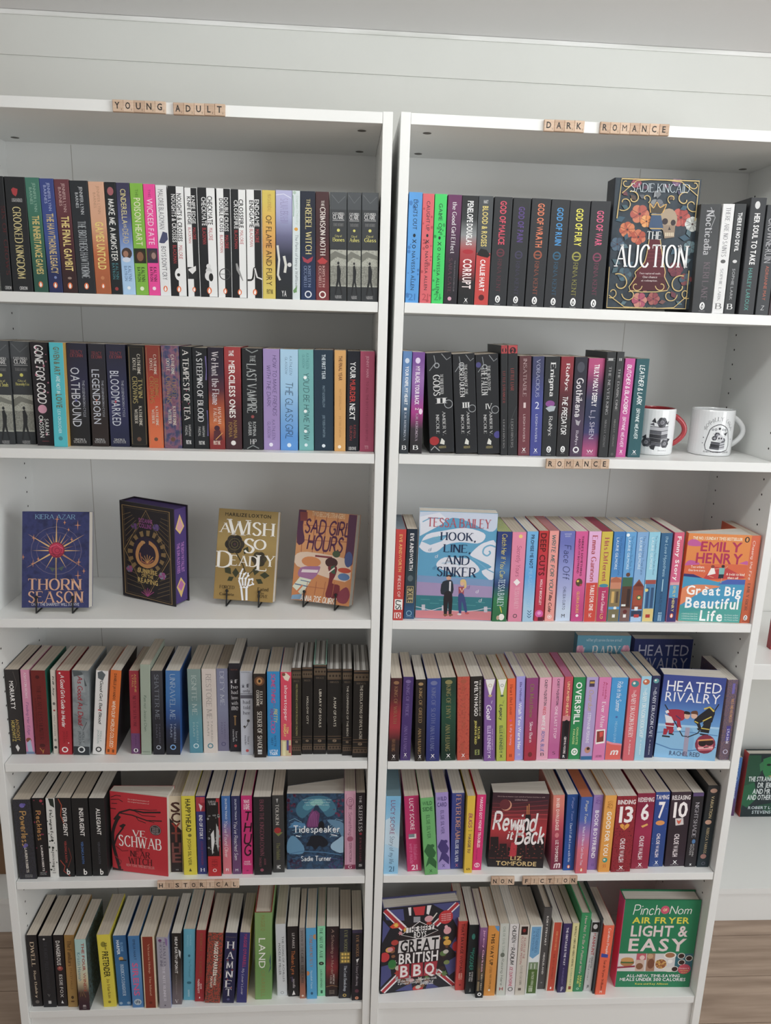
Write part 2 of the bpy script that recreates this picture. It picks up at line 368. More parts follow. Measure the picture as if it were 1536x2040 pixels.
structure(box('wall_chimney_breast', (-.86, .86, .304, .759, 0, 2.25), WALL))
structure(box('trim_1', (-.862, .862, .3, .3035, 2.1672, 2.25), WALL, None, .001))
rough_edge = noisy('brushed_white_edge', 'd8d9d4', 'f0f0ee', 1, .5, (6, 60, 60), .3)
structure(box('trim_2', (-.866, .866, .2965, .2995, 2.2405, 2.2495), rough_edge, None, .001))
for nm, x0, x1 in (('baseboard_left', -2.6, -.865), ('baseboard_right', .865, 2.6)):
    A = Art(); A.add(boxv(x0, x1, .357, .757, 0, .096), BOXF, WHITE); A.add(boxv(x0, x1, .349, .757, .0962, .114), BOXF, WHITE)
    structure(link(nm, A.v, A.f, A.mats, A.m))
box('alcove_shelf', (.87, 2.4, .355, .756, .7624, .8076), WHITE, None, .0015)
o = bpy.data.objects['alcove_shelf']; o['label'] = 'thick white alcove shelf carrying the red book'; o['category'] = 'shelf'
# ---------------------------------------------------------------- the two bookcases
HOLE = mat('2c2a28', .9); SEAM = mat('b8b4ae', .6)
def bookcase(M, x0, ZS, label):
    r = thing('bookcase', label, 'bookcase', 'white bookcases', M); x1 = x0+.8; i0, i1 = x0+TP, x1-TP
    for k, (a, b_, inner, sg) in enumerate(((x0, i0, i0, 1), (i1, x1, i1, -1))):
        o = box('side_panel', (a, b_, 0, .28, .001, 2.021), WHITE, r, .0008)
        A = Art()
        for j in range(57):
            z = .145+.0322*j
            if any(0 < zz-z < TS+.004 for zz in ZS) : continue
            for y in (.0375, .2335):
                pts = [(inner+sg*.0002, y+.0024*math.cos(q*.785), z+.0024*math.sin(q*.785)) for q in range(8)]; A.add(pts, [tuple(range(8))], HOLE)
        A2 = link('peg_hole', A.v, A.f, A.mats, A.m, o); A2['kind'] = 'stuff'
    A = Art(); A.add(boxv(i0-.006, i1+.006, .2712, .2748, .06, 2.018), BOXF, WHITE)
    cx = (i0+i1)/2+(.14 if x0 >= 0 else -.25); A.add([(cx-.0007, .27115, .07), (cx+.0007, .27115, .07), (cx+.0007, .27115, 2.0), (cx-.0007, .27115, 2.0)], [(0, 1, 2, 3)], SEAM)
    link('back_panel', A.v, A.f, A.mats, A.m, r)
    tp = box('top_panel', (i0+.0003, i1-.0003, .0005, .271, 2.02-TS, 2.02), WHITE, r, .0006)
    for x in (i0+.0355, i1-.0355):
        for y in (.058, .232):
            n = 14; link('cam_hole', [(x+.0082*math.cos(q*2*math.pi/n), y+.0082*math.sin(q*2*math.pi/n), 2.02-TS-.0003) for q in range(n)], [tuple(range(n))], [mat('6a6763', .8)], None, tp)
    for k, z in enumerate(ZS):
        g = .0011 if k not in (0, 3) else .0003
        box('shelf' if k else 'bottom_shelf', (i0+g, i1-g, .0015 if k else .003, .271, z-TS, z), WHITE, r, .0007)
    box('plinth', (i0+.0003, i1-.0003, .0095, .0215, .002, ZS[0]-TS-.0002), WHITE, r, .0005)
    return r
bookcase(ML, -.8, ZL, 'white bookcase with the young adult and historical tiles, cut off by the frame')
bookcase(MR, 0, ZR, 'white bookcase with the romance and non fiction tiles and two mugs')
# ---------------------------------------------------------------- books (sizes and places in metres)
N = [0]
def B(d): make_book(d, N[0]); N[0] += 1
def K_(sh, look, base, dims, loc, rot, items, **k):
    if len((look+' '+SH[sh][0]).split()) > 16: tail = SH[sh][1]
    else: tail = SH[sh][0]
    B(dict(k, label=look+' '+tail, group='books '+SH[sh][0], base=base, t=dims[0], D=dims[1], h=dims[2], loc=loc, rot=rot, items=items))
K_(0,'black paperback cut off by the frame, dark red title','26282b',(.0193,.129,.1955),(-.7072,.006,1.6906),(.0,-.006,.0),[('t','SIX OF CROWS',.62,.95,.253,.851,'5a2528','S'),('h','ORION',.4,.95,.954,.983,'ccc','S')])
K_(0,'thick black paperback with gold title and red crow','26282b',(.0353,.129,.1954),(-.6779,.006,1.6908),(.0,-.006,.0),[('p',[(.4,.092),(.62,.103),(.58,.144),(.5,.167),(.36,.149),(.3,.109)],'b03a40'),('h','LEIGH BARDUGO',.3,.8,.184,.213,'ccc','S'),('t','CROOKED KINGDOM',.3,.68,.259,.879,'d9c98a','S'),('h','ORION',.35,.72,.954,.983,'ddd','S')])
K_(0,'green paperback with gold title, orange logo','3f7a68|346b52|2f5a4c',(.0242,.1287,.195),(-.6454,.006,1.6912),(.0,-.02,.0),[('t','JENNIFER LYNN',.52,.72,.044,.291,'8fb8a4','N'),('t','BARNES',.26,.45,.084,.228,'8fb8a4','N'),('t','THE INHERITANCE GAMES',.3,.8,.326,.839,'d8c070','B'),('P',.5,.931,.16,'e8743a','fff')])
K_(0,'blue paperback with gold title, orange logo','3a4a8c|3b5296|2a3260',(.0243,.1282,.1942),(-.6191,.006,1.6915),(.0,-.028,.0),[('t','JENNIFER LYNN',.52,.72,.035,.277,'a9b4dc','N'),('t','BARNES',.26,.45,.058,.214,'a9b4dc','N'),('t','THE HAWTHORNE LEGACY',.3,.8,.301,.83,'d0b878','B'),('e',.55,.865,.1,1.0,'7f8fc0'),('P',.5,.934,.16,'e8743a','fff')])
K_(0,'maroon paperback with gold title, orange logo','6d3a42|552a30|3c2628',(.0257,.1279,.1938),(-.5931,.006,1.6917),(.0,-.029,.0),[('t','JENNIFER LYNN',.52,.72,.034,.282,'c9a8a4','N'),('t','BARNES',.26,.45,.068,.23,'c9a8a4','N'),('t','THE FINAL GAMBIT',.3,.82,.319,.803,'e6cf7c','B'),('e',.52,.867,.14,.6,'9a8478'),('P',.5,.936,.16,'e8743a','fff')])
K_(0,'charcoal paperback with silver ornate title, orange logo','2a2e33',(.0316,.1272,.1927),(-.5637,.006,1.6919),(.0,-.028,.0),[('t','JENNIFER LYNN',.52,.7,.051,.293,'c8ccd0','N'),('t','BARNES',.28,.44,.104,.237,'c8ccd0','N'),('t','THE BROTHERS HAWTHORNE',.3,.72,.354,.86,'b9bfc4','S'),('P',.5,.934,.13,'e8743a','fff')])
K_(0,'peach paperback with raised gold title','dca98a|d8a07c|c0683c|b05f36',(.0272,.1268,.1921),(-.5337,.006,1.692),(.0,-.026,.0),[('t','JENNIFER LYNN',.52,.7,.036,.282,'b98b6c','N'),('t','BARNES',.28,.44,.095,.229,'b98b6c','N'),('t','GAMES UNTOLD',.28,.8,.352,.778,'e8cf70','B'),('e',.5,.854,.12,1.0,'c98050'),('P',.5,.928,.12,'e8743a','fff')])
K_(0,'black paperback with white gothic title and teal author','222629',(.0196,.1269,.1923),(-.5097,.006,1.6921),(.0,-.022,.0),[('e',.5,.079,.28,1.3,'a85f66'),('t','MAKE ME A MONSTER',.25,.75,.15,.693,'f2f2ee','G'),('t','KALYNN',.52,.78,.716,.862,'4a8f98','N'),('t','BAYRON',.22,.45,.716,.862,'4a8f98','N'),('e',.5,.95,.16,1.0,'a03a3a')])
K_(0,'indigo to sky blue paperback with painted woman','3c3a58|4a4f80|6d86bf|9fc4ea|a9cdf0',(.0232,.1267,.192),(-.4876,.006,1.6922),(.0,-.023,.0),[('t','CINDERELLA',.3,.7,.054,.36,'e2d58c','N'),('t','IS',.4,.6,.366,.395,'e2d58c','N'),('t','DEAD',.28,.72,.404,.535,'c8b888','N'),('e',.5,.623,.4,1.05,'4a3a34'),('e',.42,.629,.2,1.2,'a87860'),('e',.45,.681,.32,.6,'cfd8ea'),('t','KALYNN',.52,.78,.739,.874,'4c6a9c','N'),('t','BAYRON',.22,.45,.739,.874,'4c6a9c','N'),('e',.5,.938,.13,1.0,'e8f2fa')])
K_(0,'lime green paperback with small portrait','7cb82e',(.0225,.1267,.192),(-.4639,.006,1.6924),(.0,-.023,.0),[('t','THIS',.4,.62,.052,.122,'4d7a1c','N'),('t','POISON HEART',.25,.75,.128,.549,'ece8c8','N'),('r',.005,.995,.576,.71,'22301c'),('e',.5,.649,.42,1.2,'3a2a20'),('e',.5,.649,.26,1.4,'8a5c44'),('t','KALYNN',.52,.8,.745,.877,'2c4a18','B'),('t','BAYRON',.2,.45,.745,.877,'2c4a18','B'),('e',.5,.941,.16,1.0,'e6f0d0')])
K_(0,'hot pink paperback with small portrait','f0409c',(.0203,.1264,.1915),(-.4419,.006,1.6925),(.0,-.021,.0),[('t','THIS',.4,.62,.045,.115,'a82a70','N'),('t','WICKED FATE',.25,.75,.127,.537,'f8d8ea','N'),('r',.005,.995,.57,.703,'3a3048'),('e',.55,.631,.36,1.2,'4a3a3c'),('e',.6,.637,.2,1.4,'a08078'),('t','KALYNN',.52,.8,.739,.871,'6a2048','B'),('t','BAYRON',.2,.45,.739,.871,'6a2048','B'),('e',.5,.936,.16,1.0,'f8e0ee')])
K_(0,'white paperback with thin grey capitals and blue ink blot','e6e7e8',(.019,.1257,.1905),(-.4216,.006,1.6926),(.0,-.018,.0),[('t','MALORIE BLACKMAN',.22,.7,.038,.391,'6a6a70','N'),('p',[(.1,.512),(.5,.412),(.9,.424),(.95,.482),(.6,.518),(.3,.518)],'4a4f70'),('t',"BOYS DON'T CRY",.28,.72,.547,.853,'55555c','N'),('P',.5,.935,.2,'e8743a','fff')])
K_(0,'black and white split paperback with pale hand','1f2124',(.0286,.1196,.1899),(-.3972,.006,1.6926),(.0,-.006,.0),[('r',.5,.995,.0,1.0,'e9eaea'),('t','NOUGHTS & CROSSES',.54,.82,.063,.494,'333','B'),('t','NOUGHTS & CROSSES',.2,.46,.072,.504,'d8d8d8','B'),('t','MALORIE',.56,.8,.53,.654,'b83a40','N'),('t','BLACKMAN',.2,.42,.53,.695,'b83a40','N'),('e',.55,.796,.28,1.4,'e9eaea'),('e',.5,.801,.1,1.0,'222'),('P',.5,.935,.14,'e8743a','fff')])
K_(0,'white and black split paperback with envelope','e9eaea',(.0226,.1185,.188),(-.3695,.006,1.6929),(.0,-.015,.0),[('r',.5,.995,.0,1.0,'1f2124'),('t','KNIFE EDGE',.54,.82,.069,.323,'d8d8d8','B'),('t','KNIFE EDGE',.2,.46,.079,.333,'333','B'),('t','MALORIE',.56,.8,.359,.467,'b83a40','N'),('t','BLACKMAN',.2,.42,.359,.502,'b83a40','N'),('r',.005,.75,.724,.835,'2a2c2e'),('p',[(.1,.742),(.7,.712),(.7,.754),(.4,.789),(.1,.754)],'e4e4e4'),('P',.5,.933,.14,'e8743a','fff')])
K_(0,'black and white split paperback with chess piece','1f2124',(.031,.1191,.1891),(-.3418,.006,1.6931),(.0,-.014,.0),[('r',.5,.995,.0,1.0,'e9eaea'),('t','CHECKMATE',.54,.82,.074,.331,'333','B'),('t','CHECKMATE',.2,.46,.084,.341,'d8d8d8','B'),('t','MALORIE',.56,.8,.361,.473,'b83a40','N'),('t','BLACKMAN',.2,.42,.361,.51,'b83a40','N'),('e',.5,.713,.14,1.0,'ddd'),('e',.5,.755,.18,1.0,'ccc'),('e',.5,.803,.24,1.2,'ddd'),('e',.62,.815,.13,1.8,'222'),('P',.5,.94,.14,'e8743a','fff')])
K_(0,'white and black split paperback with round crosshair','e9eaea',(.0254,.1191,.189),(-.313,.006,1.6932),(.0,-.006,.0),[('r',.5,.995,.0,1.0,'1f2124'),('t','DOUBLE CROSS',.54,.82,.08,.385,'d8d8d8','B'),('t','DOUBLE CROSS',.2,.46,.09,.394,'333','B'),('t','MALORIE',.56,.8,.421,.542,'b83a40','N'),('t','BLACKMAN',.2,.42,.421,.582,'b83a40','N'),('o',.5,.781,.38,1.0,'444',.06),('l',[(.12,.781),(.88,.781)],'444',.03),('P',.5,.94,.14,'e8743a','fff')])
K_(0,'black and white split paperback with knife','1f2124',(.0266,.1187,.1884),(-.2864,.006,1.6934),(.0,-.006,.0),[('r',.5,.995,.0,1.0,'e9eaea'),('t','CROSSFIRE',.54,.82,.088,.348,'333','B'),('t','CROSSFIRE',.2,.46,.097,.358,'d8d8d8','B'),('t','MALORIE',.56,.8,.372,.498,'b83a40','N'),('t','BLACKMAN',.2,.42,.372,.54,'b83a40','N'),('p',[(.25,.678),(.36,.676),(.75,.834),(.7,.84),(.3,.738)],'999'),('P',.5,.946,.14,'e8743a','fff')])
K_(0,'white and black split paperback with bent tube','e9eaea',(.028,.1189,.1888),(-.2584,.006,1.6935),(.0,-.006,.0),[('r',.5,.995,.0,1.0,'1f2124'),('t','ENDGAME',.54,.82,.086,.332,'d8d8d8','B'),('t','ENDGAME',.2,.46,.096,.342,'333','B'),('t','MALORIE',.56,.8,.356,.478,'b83a40','N'),('t','BLACKMAN',.2,.42,.356,.518,'b83a40','N'),('l',[(.02,.83),(.35,.818),(.45,.722),(.55,.728),(.7,.806),(1,.806)],'222',.12),('l',[(.5,.716),(.65,.8),(1,.818)],'ddd',.1),('P',.5,.941,.14,'e8743a','fff')])
K_(0,'mustard yellow paperback with brown capitals','d8c048|e0b048|d89a48|d8b84a|d8c252',(.0232,.119,.1888),(-.2322,.006,1.6937),(.0,-.006,.0),[('t','MIKAYLA BORNEDALE',.42,.7,.034,.19,'b08a3c','N'),('t','OF FLAME AND FURY',.28,.72,.226,.875,'4a3018','N'),('h','FIRST INK',.3,.8,.911,.953,'4a3818','B')])
K_(0,'lavender to black paperback with ribbon scroll','b4b4dc|a0a4cc|6a6a8c|34384a|2a2e36|2b2f33',(.0292,.1196,.1898),(-.2049,.006,1.6939),(.0,-.006,.0),[('l',[(0,.045),(.5,.033),(.95,.069)],'d8daf0',.05),('t','SALMA IBRAHIM',.3,.75,.075,.297,'8c80b0','I'),('l',[(.1,.5),(.2,.632),(.12,.775),(.25,.823)],'d8d8d0',.13),('l',[(.5,.596),(.62,.679),(.55,.751)],'d8d8d0',.16),('e',.85,.676,.13,1.0,'d8d8d8'),('h','YA',.35,.65,.919,.972,'ddd','B')])
K_(0,'slim pale blue paperback with green plants and yellow flower','d3dee0',(.0139,.1196,.1899),(-.1826,.006,1.694),(.0,-.006,.0),[('e',.3,.018,.2,1.0,'a8c0b0'),('l',[(.1,.042),(.2,.162),(.15,.234)],'8fb0a0',.1),('t','Stephen Chbosky',.45,.8,.042,.305,'a9c4b4','H'),('e',.5,.347,.24,.9,'e0a030'),('t','The Perks of being a Wallflower',.3,.75,.395,.892,'54646c','H'),('p',[(.1,.916),(.5,.88),(.6,.928),(.2,.94)],'6a9a5c'),('l',[(.5,.934),(.6,.868)],'6a9a5c',.08)])
K_(0,'navy paperback with gold serif title and red moth','222838|252c3c|22304c|24365a',(.0271,.1194,.1896),(-.1601,.006,1.6943),(.0,-.015,.0),[('t','THE',.42,.66,.07,.144,'d8c888','S'),('t','REBEL WITCH',.34,.74,.154,.567,'e2d28c','S'),('p',[(.1,.594),(.45,.624),(.85,.591),(.75,.636),(.5,.658),(.2,.642)],'a83a4c'),('t','KRISTEN',.5,.68,.684,.876,'8898b8','S'),('t','CICCARELLI',.22,.42,.684,.876,'8898b8','S'),('o',.5,.948,.2,1.0,'d8dce4',.08)])
K_(0,'dark maroon paperback with white serif title and red moth','4a2c2e|40262a|5c2a2c|7c3438',(.0242,.1195,.1896),(-.1336,.006,1.6945),(.0,-.016,.0),[('t','THE',.42,.64,.079,.133,'e8e0d8','S'),('t','CRIMSON MOTH',.34,.72,.142,.575,'efe6de','S'),('p',[(.1,.632),(.5,.596),(.9,.632),(.7,.659),(.3,.659)],'b83a3c'),('t','KRISTEN',.5,.68,.68,.873,'d8b0a8','S'),('t','CICCARELLI',.22,.42,.68,.873,'d8b0a8','S'),('o',.5,.947,.22,1.0,'efe8e0',.09)])
K_(0,'dark grey sketched paperback beside the maroon moth spine','3e4144|393c3f|34373a',(.0306,.1196,.1898),(-.1044,.006,1.6947),(.0,-.015,.0),[('r',.005,.995,.0,.156,'4c5054'),('l',[(.1,.024),(.5,.096),(.9,.036)],'62666a',.05),('h','CASSANDRA',.16,.84,.182,.204,'ddd','S'),('h','CLARE',.18,.82,.206,.242,'eee','S'),('r',.15,.85,.251,.256,'bbb'),('h','THE MORTAL INSTRUMENTS',.2,.8,.28,.307,'888','S'),('e',.5,.344,.09,1.0,'d2cc58'),('h','City of',.3,.7,.386,.41,'c8c270','S'),('h','Bones',.18,.85,.412,.446,'d8d268','S'),('r',.005,.995,.523,.865,'n77786f,b4b5a8,8b8c84,40'),('p',[(0,.565),(.3,.535),(1,.577),(1,.613),(.4,.589),(0,.637)],'77786f'),('r',.005,.995,.673,.853,'n6c6d66,9a9b90,40'),('p',[(.42,.673),(.55,.661),(.66,.721),(.62,.805),(.75,.937),(.68,.943),(.52,.823),(.36,.943),(.28,.937),(.42,.793)],'26282a'),('e',.5,.647,.07,1.3,'2a2c2e'),('h','WALKER BOOKS',.3,.7,.949,.978,'aaa','B')])
K_(0,'dark grey sketched paperback between two of its kind','3e4144|393c3f|34373a',(.0256,.1256,.1903),(-.0749,.006,1.6949),(.0,-.019,.0),[('r',.005,.995,.0,.156,'4c5054'),('l',[(.1,.024),(.5,.096),(.9,.036)],'62666a',.05),('h','CASSANDRA',.16,.84,.184,.206,'ddd','S'),('h','CLARE',.18,.82,.208,.244,'eee','S'),('r',.15,.85,.254,.259,'bbb'),('h','THE MORTAL INSTRUMENTS',.2,.8,.283,.309,'888','S'),('e',.5,.346,.09,1.0,'d2cc58'),('h','City of',.3,.7,.388,.412,'c8c270','S'),('h','Ashes',.18,.85,.414,.448,'d8d268','S'),('r',.005,.995,.526,.867,'n77786f,b4b5a8,8b8c84,40'),('p',[(0,.568),(.3,.538),(1,.58),(1,.616),(.4,.592),(0,.64)],'77786f'),('r',.005,.995,.675,.855,'n6c6d66,9a9b90,40'),('p',[(.42,.675),(.55,.663),(.66,.723),(.62,.807),(.75,.939),(.68,.945),(.52,.825),(.36,.945),(.28,.939),(.42,.795)],'26282a'),('e',.5,.649,.07,1.3,'2a2c2e'),('h','WALKER BOOKS',.3,.7,.951,.981,'aaa','B')])
K_(0,'dark grey sketched paperback touching the side panel','3e4144|393c3f|34373a',(.0308,.126,.1909),(-.0461,.006,1.6951),(.0,-.018,.0),[('r',.005,.995,.0,.156,'4c5054'),('l',[(.1,.024),(.5,.096),(.9,.036)],'62666a',.05),('h','CASSANDRA',.16,.84,.182,.204,'ddd','S'),('h','CLARE',.18,.82,.206,.242,'eee','S'),('r',.15,.85,.251,.256,'bbb'),('h','THE MORTAL INSTRUMENTS',.2,.8,.28,.307,'888','S'),('e',.5,.344,.09,1.0,'d2cc58'),('h','City of',.3,.7,.386,.41,'c8c270','S'),('h','Glass',.18,.85,.412,.446,'d8d268','S'),('r',.005,.995,.523,.865,'n77786f,b4b5a8,8b8c84,40'),('p',[(0,.565),(.3,.535),(1,.577),(1,.613),(.4,.589),(0,.637)],'77786f'),('r',.005,.995,.673,.853,'n6c6d66,9a9b90,40'),('p',[(.42,.673),(.55,.661),(.66,.721),(.62,.805),(.75,.937),(.68,.943),(.52,.823),(.36,.943),(.28,.937),(.42,.793)],'26282a'),('e',.5,.647,.07,1.3,'2a2c2e'),('h','WALKER BOOKS',.3,.7,.949,.978,'aaa','B')])
K_(1,'dark grey sketched paperback cut off by the frame','3e4144|393c3f|34373a',(.0349,.1308,.1982),(-.7482,.0475,1.4027),(.0,.006,.0),[('r',.005,.995,.0,.164,'4c5054'),('l',[(.1,.025),(.5,.101),(.9,.038)],'62666a',.05),('h','CASSANDRA',.16,.84,.156,.179,'ddd','S'),('h','CLARE',.18,.82,.182,.219,'eee','S'),('r',.15,.85,.23,.235,'bbb'),('h','THE MORTAL INSTRUMENTS',.2,.8,.26,.288,'888','S'),('e',.5,.327,.09,1.0,'d2cc58'),('h','City of',.3,.7,.371,.396,'c8c270','S'),('h','Lost Souls',.18,.85,.398,.434,'d8d268','S'),('r',.005,.995,.516,.875,'n77786f,b4b5a8,8b8c84,40'),('p',[(0,.56),(.3,.528),(1,.573),(1,.61),(.4,.585),(0,.636)],'77786f'),('r',.005,.995,.673,.863,'n6c6d66,9a9b90,40'),('p',[(.42,.673),(.55,.661),(.66,.724),(.62,.812),(.75,.951),(.68,.957),(.52,.831),(.36,.957),(.28,.951),(.42,.799)],'26282a'),('e',.5,.646,.07,1.3,'2a2c2e'),('h','WALKER BOOKS',.3,.7,.963,.995,'aaa','B')])
K_(1,'dark grey sketched paperback beside the pink dotted spine','3e4144|393c3f|34373a',(.0371,.1304,.1976),(-.7109,.052,1.4029),(.0,.003,.0),[('r',.005,.995,.0,.165,'4c5054'),('l',[(.1,.025),(.5,.102),(.9,.038)],'62666a',.05),('h','CASSANDRA',.16,.84,.15,.173,'ddd','S'),('h','CLARE',.18,.82,.175,.213,'eee','S'),('r',.15,.85,.224,.229,'bbb'),('h','THE MORTAL INSTRUMENTS',.2,.8,.254,.282,'888','S'),('e',.5,.321,.09,1.0,'d2cc58'),('h','City of',.3,.7,.366,.391,'c8c270','S'),('h','Heavenly Fire',.18,.85,.394,.429,'d8d268','S'),('r',.005,.995,.512,.874,'n77786f,b4b5a8,8b8c84,40'),('p',[(0,.557),(.3,.525),(1,.569),(1,.607),(.4,.582),(0,.633)],'77786f'),('r',.005,.995,.671,.861,'n6c6d66,9a9b90,40'),('p',[(.42,.671),(.55,.658),(.66,.722),(.62,.811),(.75,.95),(.68,.957),(.52,.83),(.36,.957),(.28,.95),(.42,.798)],'26282a'),('e',.5,.643,.07,1.3,'2a2c2e'),('h','WALKER BOOKS',.3,.7,.963,.995,'aaa','B')])
K_(1,'black paperback with pink dots and brush capitals','241f24',(.0323,.1303,.1974),(-.6688,.0395,1.403),(.0,-.006,.0),[('D',3,14,'c87890',.03,.08,.0,1.0,.02,.98),('t','GONE FOR GOOD',.25,.7,.027,.576,'eeeaea','M'),('e',.45,.64,.26,1.0,'d89ab0'),('t','SARAH',.52,.75,.735,.893,'f2f2ee','N'),('t','CROSSAN',.2,.45,.703,.918,'f2f2ee','N'),('r',.3,.7,.953,.958,'8a3a44')])
K_(1,'turquoise paperback with brown title','3fbcc8',(.0255,.1304,.1976),(-.6357,.0265,1.4035),(.0,.012,.0),[('t','GWEN & ART',.3,.72,.04,.304,'6a6848','B'),('t','ARE NOT IN',.4,.65,.31,.479,'d8f0f0','M'),('t','LOVE',.32,.75,.486,.617,'6a6848','B'),('t','LEX CROUCHER',.38,.6,.636,.868,'cfeaec','N'),('e',.5,.918,.16,1.0,'3a8a94')],side='caa24a')
K_(1,'thick dark indigo paperback with tall silver title','2a2a3c|2c2c48|26262c|222224',(.0375,.1299,.1969),(-.6033,.042,1.4038),(.0,.01,.0),[('h','TRACY',.2,.8,.066,.098,'8c3c40','S'),('h','DEONN',.2,.8,.102,.132,'8c3c40','S'),('t','OATHBOUND',.16,.6,.232,.809,'c8ccd8','N'),('t','THE LEGENDBORN CYCLE',.72,.84,.353,.71,'a8acb8','N'),('e',.38,.552,.05,1.4,'6a68a8'),('h','SIMON &',.2,.75,.926,.946,'bbb','S'),('h','SCHUSTER',.15,.8,.949,.972,'bbb','S')])
K_(1,'black paperback with silver title and red flecks at its edge','2a2a34|2e2a2c|302624',(.0314,.13,.1969),(-.5643,.0397,1.4039),(.0,.006,.0),[('h','TRACY',.2,.8,.074,.106,'8c3c40','S'),('h','DEONN',.2,.8,.11,.14,'8c3c40','S'),('t','LEGENDBORN',.16,.6,.246,.775,'c8ccd8','N'),('t','THE LEGENDBORN CYCLE',.72,.84,.348,.704,'a8acb8','N'),('e',.38,.542,.05,1.4,'b86a5a'),('h','SIMON &',.2,.75,.921,.941,'bbb','S'),('h','SCHUSTER',.15,.8,.944,.967,'bbb','S')])
K_(1,'dark blue paperback with silver title and red streak','2c2c40|2e3050|30325a|262a48',(.0365,.1299,.1968),(-.5267,.0406,1.404),(.0,-.006,.0),[('h','TRACY',.2,.8,.069,.101,'8c3c40','S'),('h','DEONN',.2,.8,.105,.135,'8c3c40','S'),('t','BLOODMARKED',.16,.6,.254,.791,'c8ccd8','N'),('t','THE LEGENDBORN CYCLE',.72,.84,.344,.701,'a8acb8','N'),('e',.38,.554,.05,1.4,'c04a5c'),('h','SIMON &',.2,.75,.918,.939,'bbb','S'),('h','SCHUSTER',.15,.8,.941,.964,'bbb','S')])
K_(1,'black paperback with fine gold border and filigree title','22211f',(.0321,.1298,.1966),(-.4888,.0381,1.4043),(.0,.002,.0),[('l',[(.08,.019),(.92,.019),(.92,.971),(.08,.971),(.08,.019)],'a08858',.02),('t','CATHERINE',.54,.72,.087,.281,'dcd4c4','S'),('t','DOYLE',.28,.46,.128,.243,'dcd4c4','S'),('t','TWIN',.54,.8,.325,.504,'a8985c','S'),('t','CROWNS',.22,.5,.306,.561,'a8985c','S'),('t','KATHERINE',.54,.72,.593,.785,'dcd4c4','S'),('t','WEBBER',.28,.46,.625,.76,'dcd4c4','S'),('e',.5,.919,.13,1.0,'6a4a3a')])
K_(1,'red to orange paperback with fine gold border','8a3428|c04428|dc6a38',(.0284,.1299,.1968),(-.4551,.0334,1.4044),(.0,-.006,.0),[('l',[(.08,.019),(.92,.019),(.92,.964),(.08,.964),(.08,.019)],'a08858',.02),('t','CATHERINE',.54,.72,.087,.281,'dcd4c4','S'),('t','DOYLE',.28,.46,.128,.242,'dcd4c4','S'),('t','BURNING',.54,.8,.32,.499,'a87838','S'),('t','CROWNS',.22,.5,.301,.556,'a87838','S'),('t','KATHERINE',.54,.72,.588,.779,'dcd4c4','S'),('t','WEBBER',.28,.46,.62,.754,'dcd4c4','S'),('e',.5,.913,.13,1.0,'6a4a3a')])
K_(1,'mauve and blue cloudy paperback with fine border','n6a4a60,8a5a70,4a4a70,30405c,9',(.0339,.1303,.1974),(-.4222,.032,1.4046),(.0,-.006,.0),[('l',[(.08,.019),(.92,.019),(.92,.961),(.08,.961),(.08,.019)],'a08858',.02),('t','CATHERINE',.54,.72,.087,.28,'dcd4c4','S'),('t','DOYLE',.28,.46,.127,.242,'dcd4c4','S'),('t','CURSED',.54,.8,.318,.496,'9a7a58','S'),('t','CROWNS',.22,.5,.299,.553,'9a7a58','S'),('t','KATHERINE',.54,.72,.585,.776,'dcd4c4','S'),('t','WEBBER',.28,.46,.617,.751,'dcd4c4','S'),('e',.5,.91,.13,1.0,'6a4a3a')])
K_(1,'black paperback with tall white serif title','1e2226',(.022,.1295,.1962),(-.3925,.0321,1.4048),(.0,-.006,.0),[('t','A TEMPEST OF TEA',.22,.72,.035,.71,'e8e4e0','S'),('t','HAFSAH',.55,.75,.762,.872,'ccc','N'),('t','FAIZAL',.25,.45,.772,.868,'ccc','N'),('h','FIRST INK',.3,.75,.915,.954,'eee','B'),('D',5,5,'b05a70',.03,.07,.0,1.0,.362,.618)])
K_(1,'black paperback with white serif title and lilac smoke edge','1f2226',(.028,.1286,.1948),(-.3663,.0309,1.405),(.0,-.006,.0),[('t','A STEEPING OF BLOOD',.28,.66,.039,.72,'e4e4e6','S'),('t','HAFSAH',.56,.72,.771,.875,'ccc','N'),('t','FAIZAL',.28,.44,.778,.871,'ccc','N'),('l',[(.9,.08),(.96,.209),(.9,.313)],'6a5f98',.1),('l',[(.92,.61),(.98,.713),(.93,.868)],'6a5f98',.08),('h','FIRST INK',.3,.7,.92,.956,'ddd','B')])
K_(1,'plum to flame paperback with archer and curly title','2a2432|33283a|5a2c38|b0502c|c86a34|8a2c2c',(.0298,.1294,.1961),(-.3361,.0292,1.4052),(.0,-.006,.0),[('t','We Hunt the Flame',.25,.68,.044,.551,'d8d0d4','S'),('t','HAFSAH',.58,.78,.583,.739,'e8dcd0','S'),('t','FAIZAL',.3,.5,.596,.73,'e8dcd0','S'),('e',.5,.788,.18,1.0,'4a2838'),('p',[(.3,.814),(.7,.807),(.85,.904),(.25,.917)],'5a2c34'),('l',[(.4,.904),(.85,.833)],'e0a850',.04),('h','FIRST INK',.25,.7,.914,.953,'e8d8c8','B')])
K_(1,'brick red paperback with white block title','a83a3c|8c2e34|5c2a30|4a2a30',(.0315,.1305,.1978),(-.3044,.0311,1.4054),(.0,-.006,.0),[('t','THE',.3,.58,.033,.087,'eee','B'),('t','MERCILESS ONES',.28,.64,.131,.686,'f0ece8','B'),('t','NAMINA',.5,.72,.712,.89,'a8823c','N'),('t','FORNA',.2,.42,.731,.878,'a8823c','N'),('e',.48,.935,.15,1.0,'e8e4e0')])
